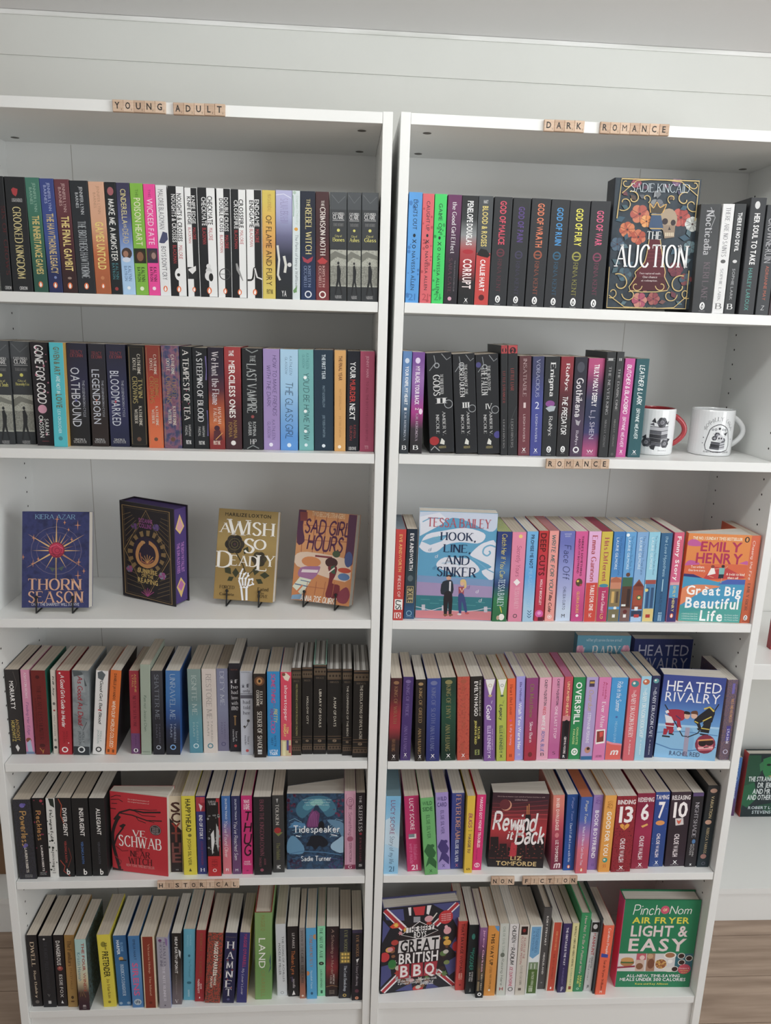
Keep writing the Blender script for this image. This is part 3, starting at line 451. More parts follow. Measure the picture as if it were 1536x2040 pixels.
K_(1,'thick black paperback with ornate silver title','25272a',(.0387,.1295,.1962),(-.267,.0319,1.4056),(.0,-.006,.0),[('t','THE',.4,.66,.068,.133,'bfc4c4','S'),('t','LAST VAMPIRE',.24,.7,.155,.629,'b9bebe','S'),('l',[(.2,.01),(.5,.043),(.8,.017)],'8c9292',.05),('l',[(.2,.99),(.5,.957),(.8,.987)],'8c9292',.05),('e',.5,.668,.08,1.0,'9a4a4a'),('t','ROMINA',.5,.66,.719,.863,'c4c8c8','N'),('t','GARBER',.28,.44,.719,.858,'c4c8c8','N'),('h','HP',.38,.66,.893,.945,'ccc','S')])
K_(1,'lilac paperback with thin handwritten title in two lines','a38cc4',(.0319,.1293,.1959),(-.2301,.0327,1.4059),(.0,-.006,.0),[('t','HOW TO MAKE FRIENDS',.58,.8,.062,.651,'4a3c6c','H'),('t','WITH THE DARK',.22,.44,.157,.56,'4a3c6c','H'),('t','KATHLEEN',.52,.7,.696,.89,'54467c','H'),('t','GLASGOW',.24,.42,.715,.877,'54467c','H'),('e',.45,.946,.12,1.0,'e8e4f4')])
K_(1,'sky blue paperback with handwritten capitals','a8d0ec|9ccaec|7ab0e4|5a9ae0',(.0341,.1294,.196),(-.196,.0314,1.4061),(.0,-.006,.0),[('t','KATHLEEN',.52,.66,.065,.246,'4a6c94','H'),('t','GLASGOW',.28,.4,.075,.239,'4a6c94','H'),('t','THE GLASS GIRL',.3,.7,.317,.88,'2c4668','H'),('e',.5,.947,.12,1.0,'dcecf8')])
K_(1,'teal green paperback with handwritten title and white dots','6fb4b4',(.029,.1292,.1958),(-.1621,.0317,1.4065),(.0,-.016,.0),[('t','KATHLEEN',.52,.7,.034,.183,'3a7c80','H'),('t','GLASGOW',.28,.42,.047,.176,'3a7c80','H'),('t',"YOU'D BE HOME NOW",.34,.7,.222,.89,'2c5258','H'),('e',.45,.27,.11,1.0,'f0f8f8'),('e',.45,.604,.11,1.0,'f0f8f8'),('e',.45,.805,.11,1.0,'f0f8f8'),('e',.48,.944,.11,1.0,'dcecf0')])
K_(1,'dark slate blue paperback with small pale capitals','22384a',(.0378,.1296,.1963),(-.1272,.0338,1.4068),(.0,-.021,.0),[('t','THE FIRST YEAR',.42,.6,.045,.285,'cfdce4','B'),('t','MATT GOODFELLOW',.44,.56,.35,.564,'8aa4b4','N'),('t','JOE TODD-STANTON',.44,.56,.642,.863,'8aa4b4','N'),('e',.48,.951,.09,1.0,'dce4ea')],side='a84a30')
K_(1,'slim tan orange paperback with brown capitals','dba45a',(.022,.1297,.1965),(-.0958,.0306,1.4068),(.0,-.016,.0),[('t','THE FINAL YEAR',.38,.68,.054,.294,'6a3c1c','B'),('t','MATT GOODFELLOW',.42,.6,.378,.585,'b07c40','N'),('t','JOE TODD-STANTON',.42,.6,.644,.858,'b07c40','N'),('e',.46,.955,.15,1.0,'f4e8d4')])
K_(1,'black paperback with white and red block title','1f222c',(.0246,.1291,.1956),(-.0711,.0333,1.4069),(.0,-.006,.0),[('t','YOUR',.24,.66,.106,.269,'eee','B'),('t','MURDER',.24,.66,.279,.504,'c83a34','B'),('t','NEXT',.24,.66,.517,.68,'eee','B'),('t','RAVENA',.56,.76,.732,.869,'9a3a3c','N'),('t','GURON',.26,.46,.739,.889,'9a3a3c','N'),('h','USBORNE',.2,.8,.954,.987,'ccc','B')])
K_(1,'raspberry pink paperback with faint dark lettering','b44c6c',(.028,.1292,.1958),(-.0425,.0313,1.4072),(.0,-.017,.0),[('t','JENNY HAN',.42,.6,.044,.253,'e0a8b8','N'),('t',"TO ALL THE BOYS I'VE LOVED BEFORE",.42,.58,.292,.892,'8a3450','N'),('h','TTI',.35,.6,.941,.973,'e8c4cc','N')])
K_(6,'blue paperback with dark capitals and drips','4f9ce0',(.0244,.128,.194),(.0333,.0019,1.6958),(.0,.0,-.004),[('D',165,16,'3a7cc0',.06,.16,.0,1.0,.02,.98),('t','LIGHTS OUT',.36,.66,.065,.331,'1c2a34','N'),('e',.5,.385,.1,1.3,'1c2a34'),('t','X',.38,.66,.418,.456,'1c2a34','B'),('o',.5,.485,.11,1.0,'1c2a34',.05),('t','NAVESSA ALLEN',.36,.62,.527,.882,'1c2a34','N'),('h','21',.2,.75,.917,.979,'3a7cc0','I')])
K_(6,'coral red paperback with dark capitals and card symbols','dc6068',(.0211,.1269,.1923),(.0584,.0018,1.6959),(.0,-.009,-.004),[('D',267,16,'b84850',.06,.16,.0,1.0,.02,.98),('t','CAUGHT UP',.36,.66,.066,.332,'1c2a34','N'),('e',.5,.376,.1,1.3,'1c2a34'),('t','X',.38,.66,.41,.448,'1c2a34','B'),('o',.5,.478,.11,1.0,'1c2a34',.05),('t','NAVESSA ALLEN',.36,.62,.52,.878,'1c2a34','N'),('h','21',.2,.75,.912,.974,'b84850','I')])
K_(6,'bright green paperback with dark capitals and drips','22d05c',(.0221,.1271,.1926),(.081,.0017,1.6959),(.0,-.008,-.004),[('D',353,16,'16a048',.06,.16,.0,1.0,.02,.98),('t','GAME ON',.36,.66,.084,.346,'1c2a34','N'),('e',.5,.394,.1,1.3,'1c2a34'),('t','X',.38,.66,.428,.466,'1c2a34','B'),('o',.5,.496,.11,1.0,'1c2a34',.05),('t','NAVESSA ALLEN',.36,.62,.538,.896,'1c2a34','N'),('h','21',.2,.75,.908,.97,'16a048','I')])
K_(6,'plum to black paperback with white gothic title','6c3460|50304c|302c34|2c2a30',(.0254,.127,.1925),(.1053,.0016,1.6958),(.0,.0,-.004),[('t','the Good Girl Effect',.36,.66,.066,.527,'e0dce0','S'),('t','SARA CATE',.28,.52,.575,.892,'64404e','S'),('t','THE SALACIOUS PLAYERS CLUB',.68,.76,.593,.88,'8a848c','N'),('e',.45,.95,.14,1.0,'d8a0b4')])
K_(6,'black white and red paperback with stacked tall capitals','2a2c2e|34383a|8a8e90|b04448|a02c34|2e2a2c|242628',(.0297,.1268,.1921),(.1349,.0015,1.6959),(.0,-.008,-.004),[('t','PENELOPE DOUGLAS',.36,.72,.048,.448,'f0f0f0','B'),('e',.5,.508,.34,.4,'b02834'),('t','CORRUPT',.24,.78,.575,.851,'f0e0e0','B'),('h','X',.4,.62,.941,.974,'eee','B'),('h','BLOOM',.35,.65,.981,.99,'aaa','N')])
K_(6,'grey over red paperback with yellow title','4a4e52',(.0271,.1271,.1926),(.1643,.0014,1.6959),(.0,-.009,-.004),[('r',.005,.995,.516,1.0,'c8403c'),('p',[(0,.534),(.3,.474),(.7,.486),(1,.534),(.8,.558),(.3,.546)],'222'),('h','HART',.35,.65,.036,.066,'ccc','B'),('t','BLOOD & ROSES',.3,.68,.09,.456,'d8c468','B'),('t','CALLIE HART',.32,.66,.576,.87,'f0ecec','B'),('e',.5,.93,.2,1.0,'5a2024')])
K_(6,'dark grey paperback titled in crimson','303236',(.0334,.127,.1924),(.1952,.0013,1.6958),(.0,.0,-.004),[('t','GOD OF MALICE',.34,.68,.036,.431,'d84860','B'),('o',.5,.506,.19,1.0,'6c3440',.07),('l',[(.36,.506),(.64,.506)],'6c3440',.05),('t','RINA KENT',.38,.6,.566,.871,'6c3440','I'),('P',.5,.937,.14,'f0f0f0','222'),('h','PENGUIN',.35,.65,.983,.992,'aaa','N')])
K_(6,'dark grey paperback titled in dim purple','303236',(.0324,.1267,.192),(.2297,.0012,1.6958),(.0,.0,-.004),[('t','GOD OF PAIN',.34,.68,.079,.4,'5c4488','B'),('o',.5,.518,.19,1.0,'44405c',.07),('l',[(.36,.518),(.64,.518)],'44405c',.05),('t','RINA KENT',.38,.6,.579,.89,'44405c','I'),('P',.5,.938,.14,'f0f0f0','222'),('h','PENGUIN',.35,.65,.984,.993,'aaa','N')])
K_(6,'dark grey paperback titled in orange','303236',(.0353,.1271,.1926),(.2656,.0011,1.6958),(.0,.0,-.004),[('t','GOD OF WRATH',.34,.68,.044,.443,'dc7850','B'),('o',.5,.513,.19,1.0,'a0543c',.07),('l',[(.36,.513),(.64,.513)],'a0543c',.05),('t','RINA KENT',.38,.6,.574,.885,'a0543c','I'),('P',.5,.939,.14,'f0f0f0','222'),('h','PENGUIN',.35,.65,.985,.994,'aaa','N')])
K_(6,'dark grey paperback titled in blue','303236',(.0339,.1269,.1923),(.3017,.0009,1.6958),(.0,.0,-.004),[('t','GOD OF RUIN',.34,.68,.073,.417,'3c94d4','B'),('o',.5,.514,.19,1.0,'2c6484',.07),('l',[(.36,.514),(.64,.514)],'2c6484',.05),('t','RINA KENT',.38,.6,.575,.885,'2c6484','I'),('P',.5,.942,.14,'f0f0f0','222'),('h','PENGUIN',.35,.65,.988,.996,'aaa','N')])
K_(6,'dark grey paperback titled in yellow','303236',(.0379,.1264,.1915),(.3399,.0008,1.696),(.0,-.009,-.004),[('t','GOD OF FURY',.34,.68,.071,.416,'e0d83c','B'),('o',.5,.511,.19,1.0,'9c983c',.07),('l',[(.36,.511),(.64,.511)],'9c983c',.05),('t','RINA KENT',.38,.6,.572,.884,'9c983c','I'),('P',.5,.941,.14,'f0f0f0','222'),('h','PENGUIN',.35,.65,.988,.996,'aaa','N')])
K_(6,'dark grey paperback titled in pink','303236',(.0367,.127,.1924),(.3796,.0007,1.696),(.0,-.013,-.004),[('t','GOD OF WAR',.34,.68,.086,.407,'d85880','B'),('o',.5,.514,.19,1.0,'843c58',.07),('l',[(.36,.514),(.64,.514)],'843c58',.05),('t','RINA KENT',.38,.6,.571,.872,'843c58','I'),('P',.5,.946,.14,'f0f0f0','222'),('h','PENGUIN',.35,.65,.99,.998,'aaa','N')])
K_(6,'dark grey paperback with swirling silver title beside the skull cover','3a3c3e|444648|343638',(.0389,.129,.1955),(.5917,-.0001,1.6964),(.0,-.034,-.004),[('l',[(.5,.029),(.75,.121),(.55,.236)],'8a8c90',.04),('t','Nocticadia',.32,.68,.063,.454,'b4b4b8','S'),('t','KERI LAKE',.4,.7,.534,.879,'6a5c64','S'),('P',.5,.937,.13,'e8e8e8','333'),('h','PENGUIN',.35,.65,.98,.989,'999','N')])
K_(6,'white paperback with ornate dark title','dcdcdc',(.0222,.1304,.1975),(.6232,-.0002,1.696),(.0,-.02,-.004),[('t','THERE ARE NO SAINTS',.3,.68,.032,.472,'7c7c80','S'),('e',.5,.518,.22,.7,'555'),('t','SOPHIE LARK',.36,.6,.585,.879,'8c8c90','S'),('h','B',.3,.72,.907,.958,'777','S')])
K_(6,'black paperback with white capitals and B logo','2f3234',(.0215,.131,.1985),(.646,-.0003,1.696),(.0,-.02,-.004),[('t','THERE IS NO DEVIL',.34,.7,.077,.426,'e4e4e4','B'),('e',.5,.516,.2,.7,'ccc'),('t','SOPHIE LARK',.38,.62,.583,.87,'a4a6a8','N'),('h','B',.3,.68,.908,.957,'ddd','S')])
K_(6,'taller charcoal hardback with white title and teal author','2e3034',(.0307,.139,.2106),(.6797,-.0004,1.6961),(.0,-.022,-.004),[('e',.45,.062,.16,1.4,'ccc'),('t','HER SOUL TO TAKE',.34,.68,.131,.566,'eceaea','B'),('t','HARLEY LAROUX',.34,.6,.598,.965,'4a9c94','N')],hard=1)
K_(6,'charcoal book cut off by the frame, orange author name','33363a',(.0256,.1316,.1993),(.7108,-.0005,1.6961),(.0,-.024,-.004),[('t','CROWNE-RUIN',.2,.7,.119,.52,'a8a8ac','N'),('t','ADRIANNE MAY',.4,.64,.548,.864,'b4583c','N'),('h','Z',.4,.6,.915,.955,'eee','S')])
K_(6,'dark reddish book just inside the frame','382a2e',(.0209,.1309,.1983),(.7347,-.0006,1.6958),(.0,.0,-.004),[])
K_(7,'slim blue paperback with white condensed title','5a84b8|6c8cb0|44586c|2c3238',(.0173,.1304,.1976),(.0297,.0072,1.4088),(.0,.0,-.004),[('e',.5,.091,.24,1.2,'c8d4e4'),('t','YOUR KNIFE, MY HEART',.34,.7,.145,.515,'f0f0f0','B'),('t','1',.35,.65,.545,.57,'ddd','N'),('t','K.M. MORONOVA',.4,.64,.594,.867,'b4bcc8','S'),('h','B',.32,.68,.919,.96,'eee','S')])
K_(7,'violet paperback with magenta patch and white title','7a4c98|9a6cb0|8c54a0|b0388c|3c343c|2e2a2e',(.0239,.1296,.1963),(.0534,.0107,1.4089),(.0,-.009,-.004),[('e',.45,.082,.2,1.2,'e0d0ec'),('t','MY BLADE, YOUR BACK',.3,.64,.137,.51,'f4ecf4','B'),('e',.8,.578,.15,1.6,'f0d8ec'),('t','2',.35,.65,.541,.565,'ddd','N'),('t','K.M. MORONOVA',.42,.62,.602,.871,'b8a8b8','S'),('h','B',.32,.64,.918,.96,'eee','S')])
K_(7,'thick black paperback with red flower at its foot','24262a',(.0489,.1287,.195),(.1072,.0185,1.4108),(.0,-.083,-.004),[('t','THE THRONE OF BROKEN',.52,.64,.213,.405,'c8c8c8','S'),('t','GODS',.24,.5,.219,.418,'dcdcdc','S'),('l',[(.1,.173),(.35,.099),(.3,.025)],'8c9094',.03),('l',[(.6,.012),(.8,.074),(.95,.05)],'8c9094',.03),('o',.4,.124,.09,1.0,'9a9ea2',.04),('h','II',.42,.66,.446,.501,'d8d8d8','S'),('o',.82,.511,.16,1.0,'9a9ea2',.03),('t','AMBER V.',.56,.68,.585,.82,'c4c4c4','S'),('t','NICOLE',.3,.42,.616,.802,'c4c4c4','S'),('p',[(.42,.907),(.5,.851),(.62,.882),(.6,.919)],'d8d8d0'),('e',.2,.876,.2,.9,'a8282c'),('l',[(.05,.969),(.2,.932),(.4,.981)],'aaa',.04),('h','HODDER',.38,.66,.932,.954,'b8a868','S')])
K_(7,'thick black paperback with numeral III','24262a',(.0432,.1286,.1948),(.1562,.0179,1.4107),(.0,-.089,-.004),[('t','THE DAWN OF THE',.52,.64,.106,.404,'c8c8c8','S'),('t','CURSED QUEEN',.24,.5,.087,.422,'dcdcdc','S'),('l',[(.1,.174),(.35,.099),(.3,.025)],'8c9094',.03),('l',[(.6,.012),(.8,.075),(.95,.05)],'8c9094',.03),('o',.4,.124,.09,1.0,'9a9ea2',.04),('h','III',.42,.66,.482,.537,'d8d8d8','S'),('o',.82,.547,.16,1.0,'9a9ea2',.03),('t','AMBER V.',.56,.68,.578,.814,'c4c4c4','S'),('t','NICOLE',.3,.42,.609,.795,'c4c4c4','S'),('p',[(.42,.901),(.5,.845),(.62,.876),(.6,.913)],'d8d8d0'),('h','HODDER',.38,.66,.925,.948,'b8a868','S')])
K_(7,'thick black paperback with numeral IV','24262a',(.0443,.1291,.1955),(.2011,.0167,1.4107),(.0,-.087,-.004),[('t','THE WRATH OF',.52,.64,.114,.362,'c8c8c8','S'),('t','THE FALLEN',.24,.5,.133,.399,'dcdcdc','S'),('l',[(.1,.173),(.35,.099),(.3,.025)],'8c9094',.03),('l',[(.6,.012),(.8,.074),(.95,.05)],'8c9094',.03),('o',.4,.124,.09,1.0,'9a9ea2',.04),('h','IV',.42,.66,.489,.544,'d8d8d8','S'),('o',.82,.554,.16,1.0,'9a9ea2',.03),('t','AMBER V.',.56,.68,.572,.808,'c4c4c4','S'),('t','NICOLE',.3,.42,.603,.789,'c4c4c4','S'),('p',[(.42,.895),(.5,.839),(.62,.87),(.6,.907)],'d8d8d0'),('e',.12,.102,.12,1.0,'4a4880'),('e',.9,.808,.16,1.0,'4c4890'),('h','HODDER',.38,.66,.919,.942,'b8a868','S')])
K_(7,'tall slim black book with red top band numbered 1','2b2d30',(.0132,.1416,.2145),(.2305,.0131,1.4092),(.0,-.065,-.004),[('r',.005,.995,.0,.074,'a83c40'),('e',.5,.045,.34,1.0,'3a2024'),('h','1',.38,.6,.026,.063,'c04a4c','B'),('t','LITTLE STRANGER',.3,.66,.234,.516,'8c3a38','S'),('t','LEIGH RIVERS',.35,.6,.673,.932,'8c8c8c','S')])
K_(7,'tall slim black book with red top band numbered 2','2b2d30',(.019,.1419,.215),(.248,.0157,1.4094),(.0,-.066,-.004),[('r',.005,.995,.0,.074,'b84448'),('e',.5,.048,.34,1.0,'3a2024'),('h','2',.36,.62,.029,.068,'c04a4c','B'),('t','LITTLE LIAR',.3,.62,.209,.403,'98403c','S'),('t','LEIGH RIVERS',.35,.58,.668,.927,'8c8c8c','S'),('l',[(.1,.752),(.5,.64),(.9,.55)],'4a4c50',.04),('l',[(.2,.932),(.9,.797)],'4a4c50',.03)])
K_(7,'brick maroon paperback with thin white title and numeral 1','5c3438|6c3840|743a44',(.023,.1288,.1951),(.2707,.0143,1.4094),(.0,-.056,-.004),[('t','INSATIABLE',.34,.62,.031,.399,'ccb4b4','I'),('h','1',.4,.6,.461,.513,'d8c4c4','S'),('t','LEIGH RIVERS',.4,.58,.579,.859,'c8b0b0','N'),('h','X',.35,.65,.922,.956,'f0f0f0','B'),('h','BLOOM',.3,.7,.965,.974,'bbb','N')])
K_(7,'blue paperback with thin white title and numeral 2','404468|48509c|444a94',(.0226,.1288,.1952),(.2944,.0146,1.4092),(.0,-.043,-.004),[('t','VORACIOUS',.34,.64,.034,.401,'c4c8e0','I'),('h','2',.32,.68,.451,.52,'d4d8ec','I'),('t','LEIGH RIVERS',.4,.58,.576,.857,'c0c4dc','N'),('h','X',.35,.65,.925,.959,'f0f0f0','B'),('h','BLOOM',.3,.7,.966,.975,'bbb','N')])
K_(7,'black paperback with serif title and purple gem','292c30',(.0288,.1291,.1956),(.3207,.0137,1.4093),(.0,-.036,-.004),[('t','Enigma',.3,.72,.068,.386,'e0e0e0','S'),('e',.45,.467,.32,.7,'8c4c94'),('p',[(.15,.511),(.5,.486),(.85,.492),(.75,.539),(.4,.548)],'aab4bc'),('t','RuNyx',.36,.66,.598,.785,'c4c4c4','S'),('P',.5,.93,.16,'f0f0f0','222'),('h','PENGUIN',.35,.65,.98,.988,'999','N')])
K_(7,'red to black paperback with italic marker title','8c2c38|5c2830|2c282a|28282a',(.0252,.1297,.1965),(.3492,.0147,1.4091),(.0,-.03,-.004),[('t','RuNyx',.36,.7,.075,.329,'e4dcdc','S'),('t','THE PREDATOR',.28,.66,.389,.77,'ececec','M'),('P',.5,.925,.18,'f0f0f0','222'),('h','PENGUIN',.35,.65,.965,.973,'999','N')])
K_(7,'purple grey paperback with blackletter title','2c2c38|34303f|4a3c54|4a3850',(.0247,.1298,.1966),(.3772,.0186,1.4091),(.0,-.027,-.004),[('e',.5,.101,.3,1.4,'4a4c58'),('t','Gothikana',.24,.76,.212,.592,'dcd8dc','G'),('p',[(.3,.621),(.6,.64),(.75,.627),(.6,.686),(.4,.673)],'a8a4ac'),('t','RuNyx',.36,.62,.738,.881,'c4bcc8','S'),('o',.5,.93,.2,1.0,'e8e8e8',.1),('h','Oink',.3,.7,.961,.969,'aaa','N')])
K_(7,'magenta and navy cloudy paperback with white title','b8487c|6c3c60|323858|2c3454|3c3c6c|a84878',(.0323,.1287,.195),(.4071,.0229,1.4089),(.0,-.013,-.004),[('t','TRULY MADLY DEEPLY',.38,.68,.061,.482,'f4f0f2','B'),('t','L.J. SHEN',.36,.66,.524,.816,'b8b4c8','N'),('h','W',.3,.7,.929,.961,'eee','B'),('h','PIATKUS',.3,.7,.968,.976,'ccc','N')])
K_(7,'tall grey-black paperback with numeral I','2e3032',(.0182,.1375,.2084),(.4332,.0169,1.4089),(.0,-.014,-.004),[('h','I',.42,.58,.059,.083,'aaa','S'),('t','THE NEVER KING',.34,.62,.138,.586,'98989a','S'),('t','NIKKI ST. CROWE',.36,.58,.641,.904,'78787a','S')])
K_(7,'tall grey-black paperback with numeral II','38393b',(.0149,.1379,.2089),(.4522,.0196,1.4088),(.0,-.012,-.004),[('h','II',.4,.62,.059,.083,'bbb','S'),('t','THE DARK ONE',.36,.64,.157,.551,'a4a4a4','S'),('t','NIKKI ST. CROWE',.38,.6,.635,.898,'80807c','S'),('e',.5,.968,.2,1.0,'555')])
K_(7,'magenta paperback with white marker title','c44c98',(.0203,.1298,.1966),(.4728,.0272,1.4087),(.0,.0,-.004),[('t','BUTCHER & BLACKBIRD',.3,.68,.062,.55,'f8ecf4','M'),('t','BRYNNE WEAVER',.34,.64,.587,.891,'f0d8e8','M'),('h','X',.36,.64,.925,.957,'f4f4f4','B'),('h','BLOOM',.3,.7,.965,.972,'ddd','N')])
K_(7,'dark teal paperback with white marker title','245860',(.0259,.13,.1969),(.5006,.0279,1.4088),(.0,-.009,-.004),[('t','LEATHER & LARK',.32,.68,.066,.455,'ecf2f2','M'),('t','BRYNNE WEAVER',.36,.62,.499,.804,'dce8e8','M'),('h','X',.36,.64,.928,.959,'f4f4f4','B'),('h','BLOOM',.3,.7,.967,.975,'ccc','N')])
K_(8,'red paperback with orange author name','c83c38',(.0207,.1279,.1938),(.0299,-.0006,1.0628),(.0,.0,-.004),[('t','EVE AINSWORTH',.36,.66,.055,.46,'e8b060','B'),('t','PIECES OF',.36,.64,.504,.741,'f0d8d0','N'),('r',.12,.9,.765,.881,'f0f0ec'),('t','US',.25,.75,.777,.871,'222','M'),('r',.12,.8,.914,.978,'f0ece8'),('h','10',.2,.75,.918,.976,'c83c38','B')],pages='74808c')
K_(8,'dark navy paperback with gold plate title','1c2c3c|20303c|2c4048|283c4c|2c5880',(.0216,.1273,.1929),(.0531,.0073,1.0628),(.0,.0,-.004),[('t','EVE AINSWORTH',.34,.68,.048,.455,'f0f0f0','B'),('e',.5,.542,.26,1.2,'5a6a70'),('r',.2,.85,.629,.818,'b0a070'),('t','EXILE',.28,.78,.637,.811,'22303a','B'),('o',.5,.935,.24,1.0,'8cc0d8',.06),('h','TITAN',.25,.75,.967,.978,'9ab','N')])
K_(8,'blue and green paperback with yellow handwritten title','2a3c7c|2c4c8c|4c80b4|2c4478|2c8050|2c7448',(.03,.1275,.1932),(.2404,-.0028,1.0628),(.0,.0,-.004),[('t','Catch Her If You Can',.34,.66,.025,.509,'f0e040','H'),('t','TESSA BAILEY',.3,.72,.523,.827,'d8ecf4','S'),('l',[(.5,.827),(.65,.899),(.55,.841)],'e8e040',.06),('e',.65,.949,.2,1.2,'f0ece4'),('e',.4,.957,.1,1.6,'c8a890')],pages='n7c9c54,b8bc68,5c84a4,60')
K_(8,'soft pink paperback with white diamond','e888a8',(.0283,.1271,.1926),(.2734,-.003,1.0631),(.0,-.018,-.004),[('e',.6,.047,.14,1.0,'f0d070'),('t','Secretly Yours',.3,.7,.148,.486,'a84868','H'),('p',[(.25,.551),(.5,.515),(.75,.555),(.5,.594)],'f8f0f0'),('t','TESSA BAILEY',.4,.7,.609,.853,'f0b8c8','S'),('o',.5,.935,.13,1.0,'444',.05)])
K_(8,'sky blue paperback with navy title','6cb4e8|5cacec|a8d0ec',(.0227,.1284,.1945),(.3006,-.0031,1.063),(.0,-.017,-.004),[('t','PROMISE ME NOT',.36,.66,.036,.401,'1c3458','B'),('t','MEAGAN BRANDY',.34,.66,.416,.844,'8cc4ec','N'),('t','>>>',.3,.7,.87,.957,'2c5488','N')])
K_(8,'red paperback with large dark block title','c8282c|d0304c|c42c48',(.0198,.1287,.195),(.3253,.0018,1.063),(.0,-.018,-.004),[('t','DEEP CUTS',.18,.78,.026,.49,'5c1418','B'),('t','HOLLY BRICKLEY',.42,.66,.533,.82,'f4e0e0','B'),('e',.5,.917,.42,1.0,'e05cac'),('e',.5,.91,.2,1.0,'f0a0d0'),('r',.4,.995,.954,1.0,'5c1830')])
K_(8,'salmon paperback with teal title','f09c94',(.0197,.1288,.1952),(.3479,.0023,1.063),(.0,-.025,-.004),[('t','WRITE ME FOR YOU',.3,.68,.041,.652,'3c6c6c','M'),('t','Tillie Cole',.32,.64,.664,.893,'3c2c2c','M'),('o',.5,.951,.2,1.0,'f8e8e4',.06),('e',.5,.951,.1,1.0,'f8e8e4')],pages='b8787c')
K_(8,'periwinkle paperback with navy script title','6c74c0|8c94d4|a8b0e0|c8d8f0',(.031,.1285,.1947),(.3765,.0031,1.0632),(.0,-.027,-.004),[('h','NO RULES',.3,.75,.025,.039,'d8dcf0','N'),('h','BOOK 1',.35,.7,.048,.063,'d8dcf0','N'),('t','Face Off',.32,.76,.153,.524,'283068','H'),('t','CHELSEA CURTO',.42,.6,.611,.873,'2c3460','N'),('h','M',.4,.62,.921,.961,'222','B')])
K_(8,'bright pink paperback with small bouquet','dc5498|e060a0|cc4488',(.0256,.1287,.1951),(.4061,.0019,1.0632),(.0,-.03,-.004),[('t',"THERE'S SOMETHING",.52,.68,.05,.489,'5c1c3c','B'),('t','ABOUT MY BOYFRIEND',.26,.42,.079,.46,'5c1c3c','B'),('e',.5,.561,.28,1.2,'5a4830'),('e',.4,.547,.1,1.0,'e8c848'),('e',.65,.59,.1,1.0,'c04050'),('t','GLORIA DUKE',.38,.6,.662,.906,'e8b050','B'),('e',.5,.935,.12,1.0,'f8e8f0')])
K_(8,'pink over red paperback with rust serif title','e8b0dc',(.0256,.1293,.1959),(.4329,.0004,1.0631),(.0,-.028,-.004),[('r',.005,.995,.562,1.0,'d84438'),('t','Emma Gannon',.3,.7,.05,.542,'b8403c','S'),('t','TABLE FOR ONE',.4,.72,.587,.874,'f8f0ec','B'),('h','HC',.4,.62,.903,.948,'f0d8d0','B')])
K_(8,'yellow over raspberry paperback with raspberry serif title','d4bc30',(.0229,.1291,.1957),(.4579,.001,1.0631),(.0,-.025,-.004),[('r',.005,.995,.608,1.0,'c03068'),('e',.5,.593,.42,.4,'3c8ca8'),('t','Hits Different',.3,.7,.072,.54,'b03058','S'),('t','Tasha Ghouri',.4,.7,.651,.891,'f4dce4','S'),('h','G',.35,.62,.909,.967,'e0c860','N')],pages='983a50')
K_(8,'blue-sky paperback with orange striped cafe front','3c80c4|4890d0|58a0d8',(.0242,.1291,.1957),(.4833,.0017,1.0631),(.0,-.022,-.004),[('t','The Pumpkin Spice Cafe',.55,.75,.042,.471,'2c5890','H'),('t','LAURIE GILMORE',.26,.48,.065,.413,'dcecf4','N'),('r',.005,.995,.499,.629,'d08868'),('p',[(0,.528),(.5,.492),(1,.528),(1,.557),(0,.557)],'b86848'),('r',.005,.995,.629,.83,'8c7850'),('r',.2,.45,.658,.787,'d8b060'),('r',.6,.8,.658,.787,'5c4c3c'),('e',.6,.845,.14,1.0,'f0ece0'),('r',.005,.995,.859,1.0,'7c7454'),('r',.4,.65,.917,.953,'f0f0f0')])
K_(8,'blue-sky paperback with green shop sign','5ca4dc|64a8e0',(.0225,.129,.1954),(.5081,.0023,1.063),(.0,-.023,-.004),[('t','The Cinnamon Bun Book Store',.55,.75,.039,.469,'2c5890','H'),('t','LAURIE GILMORE',.26,.48,.062,.411,'dcecf4','N'),('e',.2,.033,.16,1.0,'e8f0f4'),('r',.005,.995,.498,.599,'3c6c50'),('r',.005,.995,.599,.844,'5c3c30'),('r',.55,.85,.628,.83,'3c2a28'),('e',.5,.469,.2,1.0,'6c4434'),('r',.1,.5,.801,.823,'e8ece8'),('r',.005,.995,.844,1.0,'7c5c58'),('e',.5,.885,.2,1.0,'6c2c2c'),('r',.35,.62,.916,.952,'f4f4f4')])
K_(8,'blue-sky paperback with red barn and wreath','7cacdc|84b4e4',(.0239,.1291,.1956),(.5329,.0029,1.0631),(.0,-.024,-.004),[('t','The Christmas Tree Farm',.55,.75,.039,.469,'2c5890','H'),('t','LAURIE GILMORE',.26,.48,.062,.411,'dcecf4','N'),('p',[(0,.599),(.5,.519),(1,.599),(1,.859),(0,.859)],'8c4434'),('p',[(.1,.599),(.5,.548),(.9,.599)],'6c3028'),('r',.1,.9,.642,.815,'a84c34'),('e',.62,.726,.22,1.0,'3c7444'),('e',.62,.726,.12,1.0,'e8d080'),('r',.3,.6,.83,.873,'e8ecf0'),('r',.005,.995,.873,1.0,'34405c'),('r',.005,.995,.942,1.0,'a8c8e8'),('r',.3,.75,.916,.952,'c83c3c')])
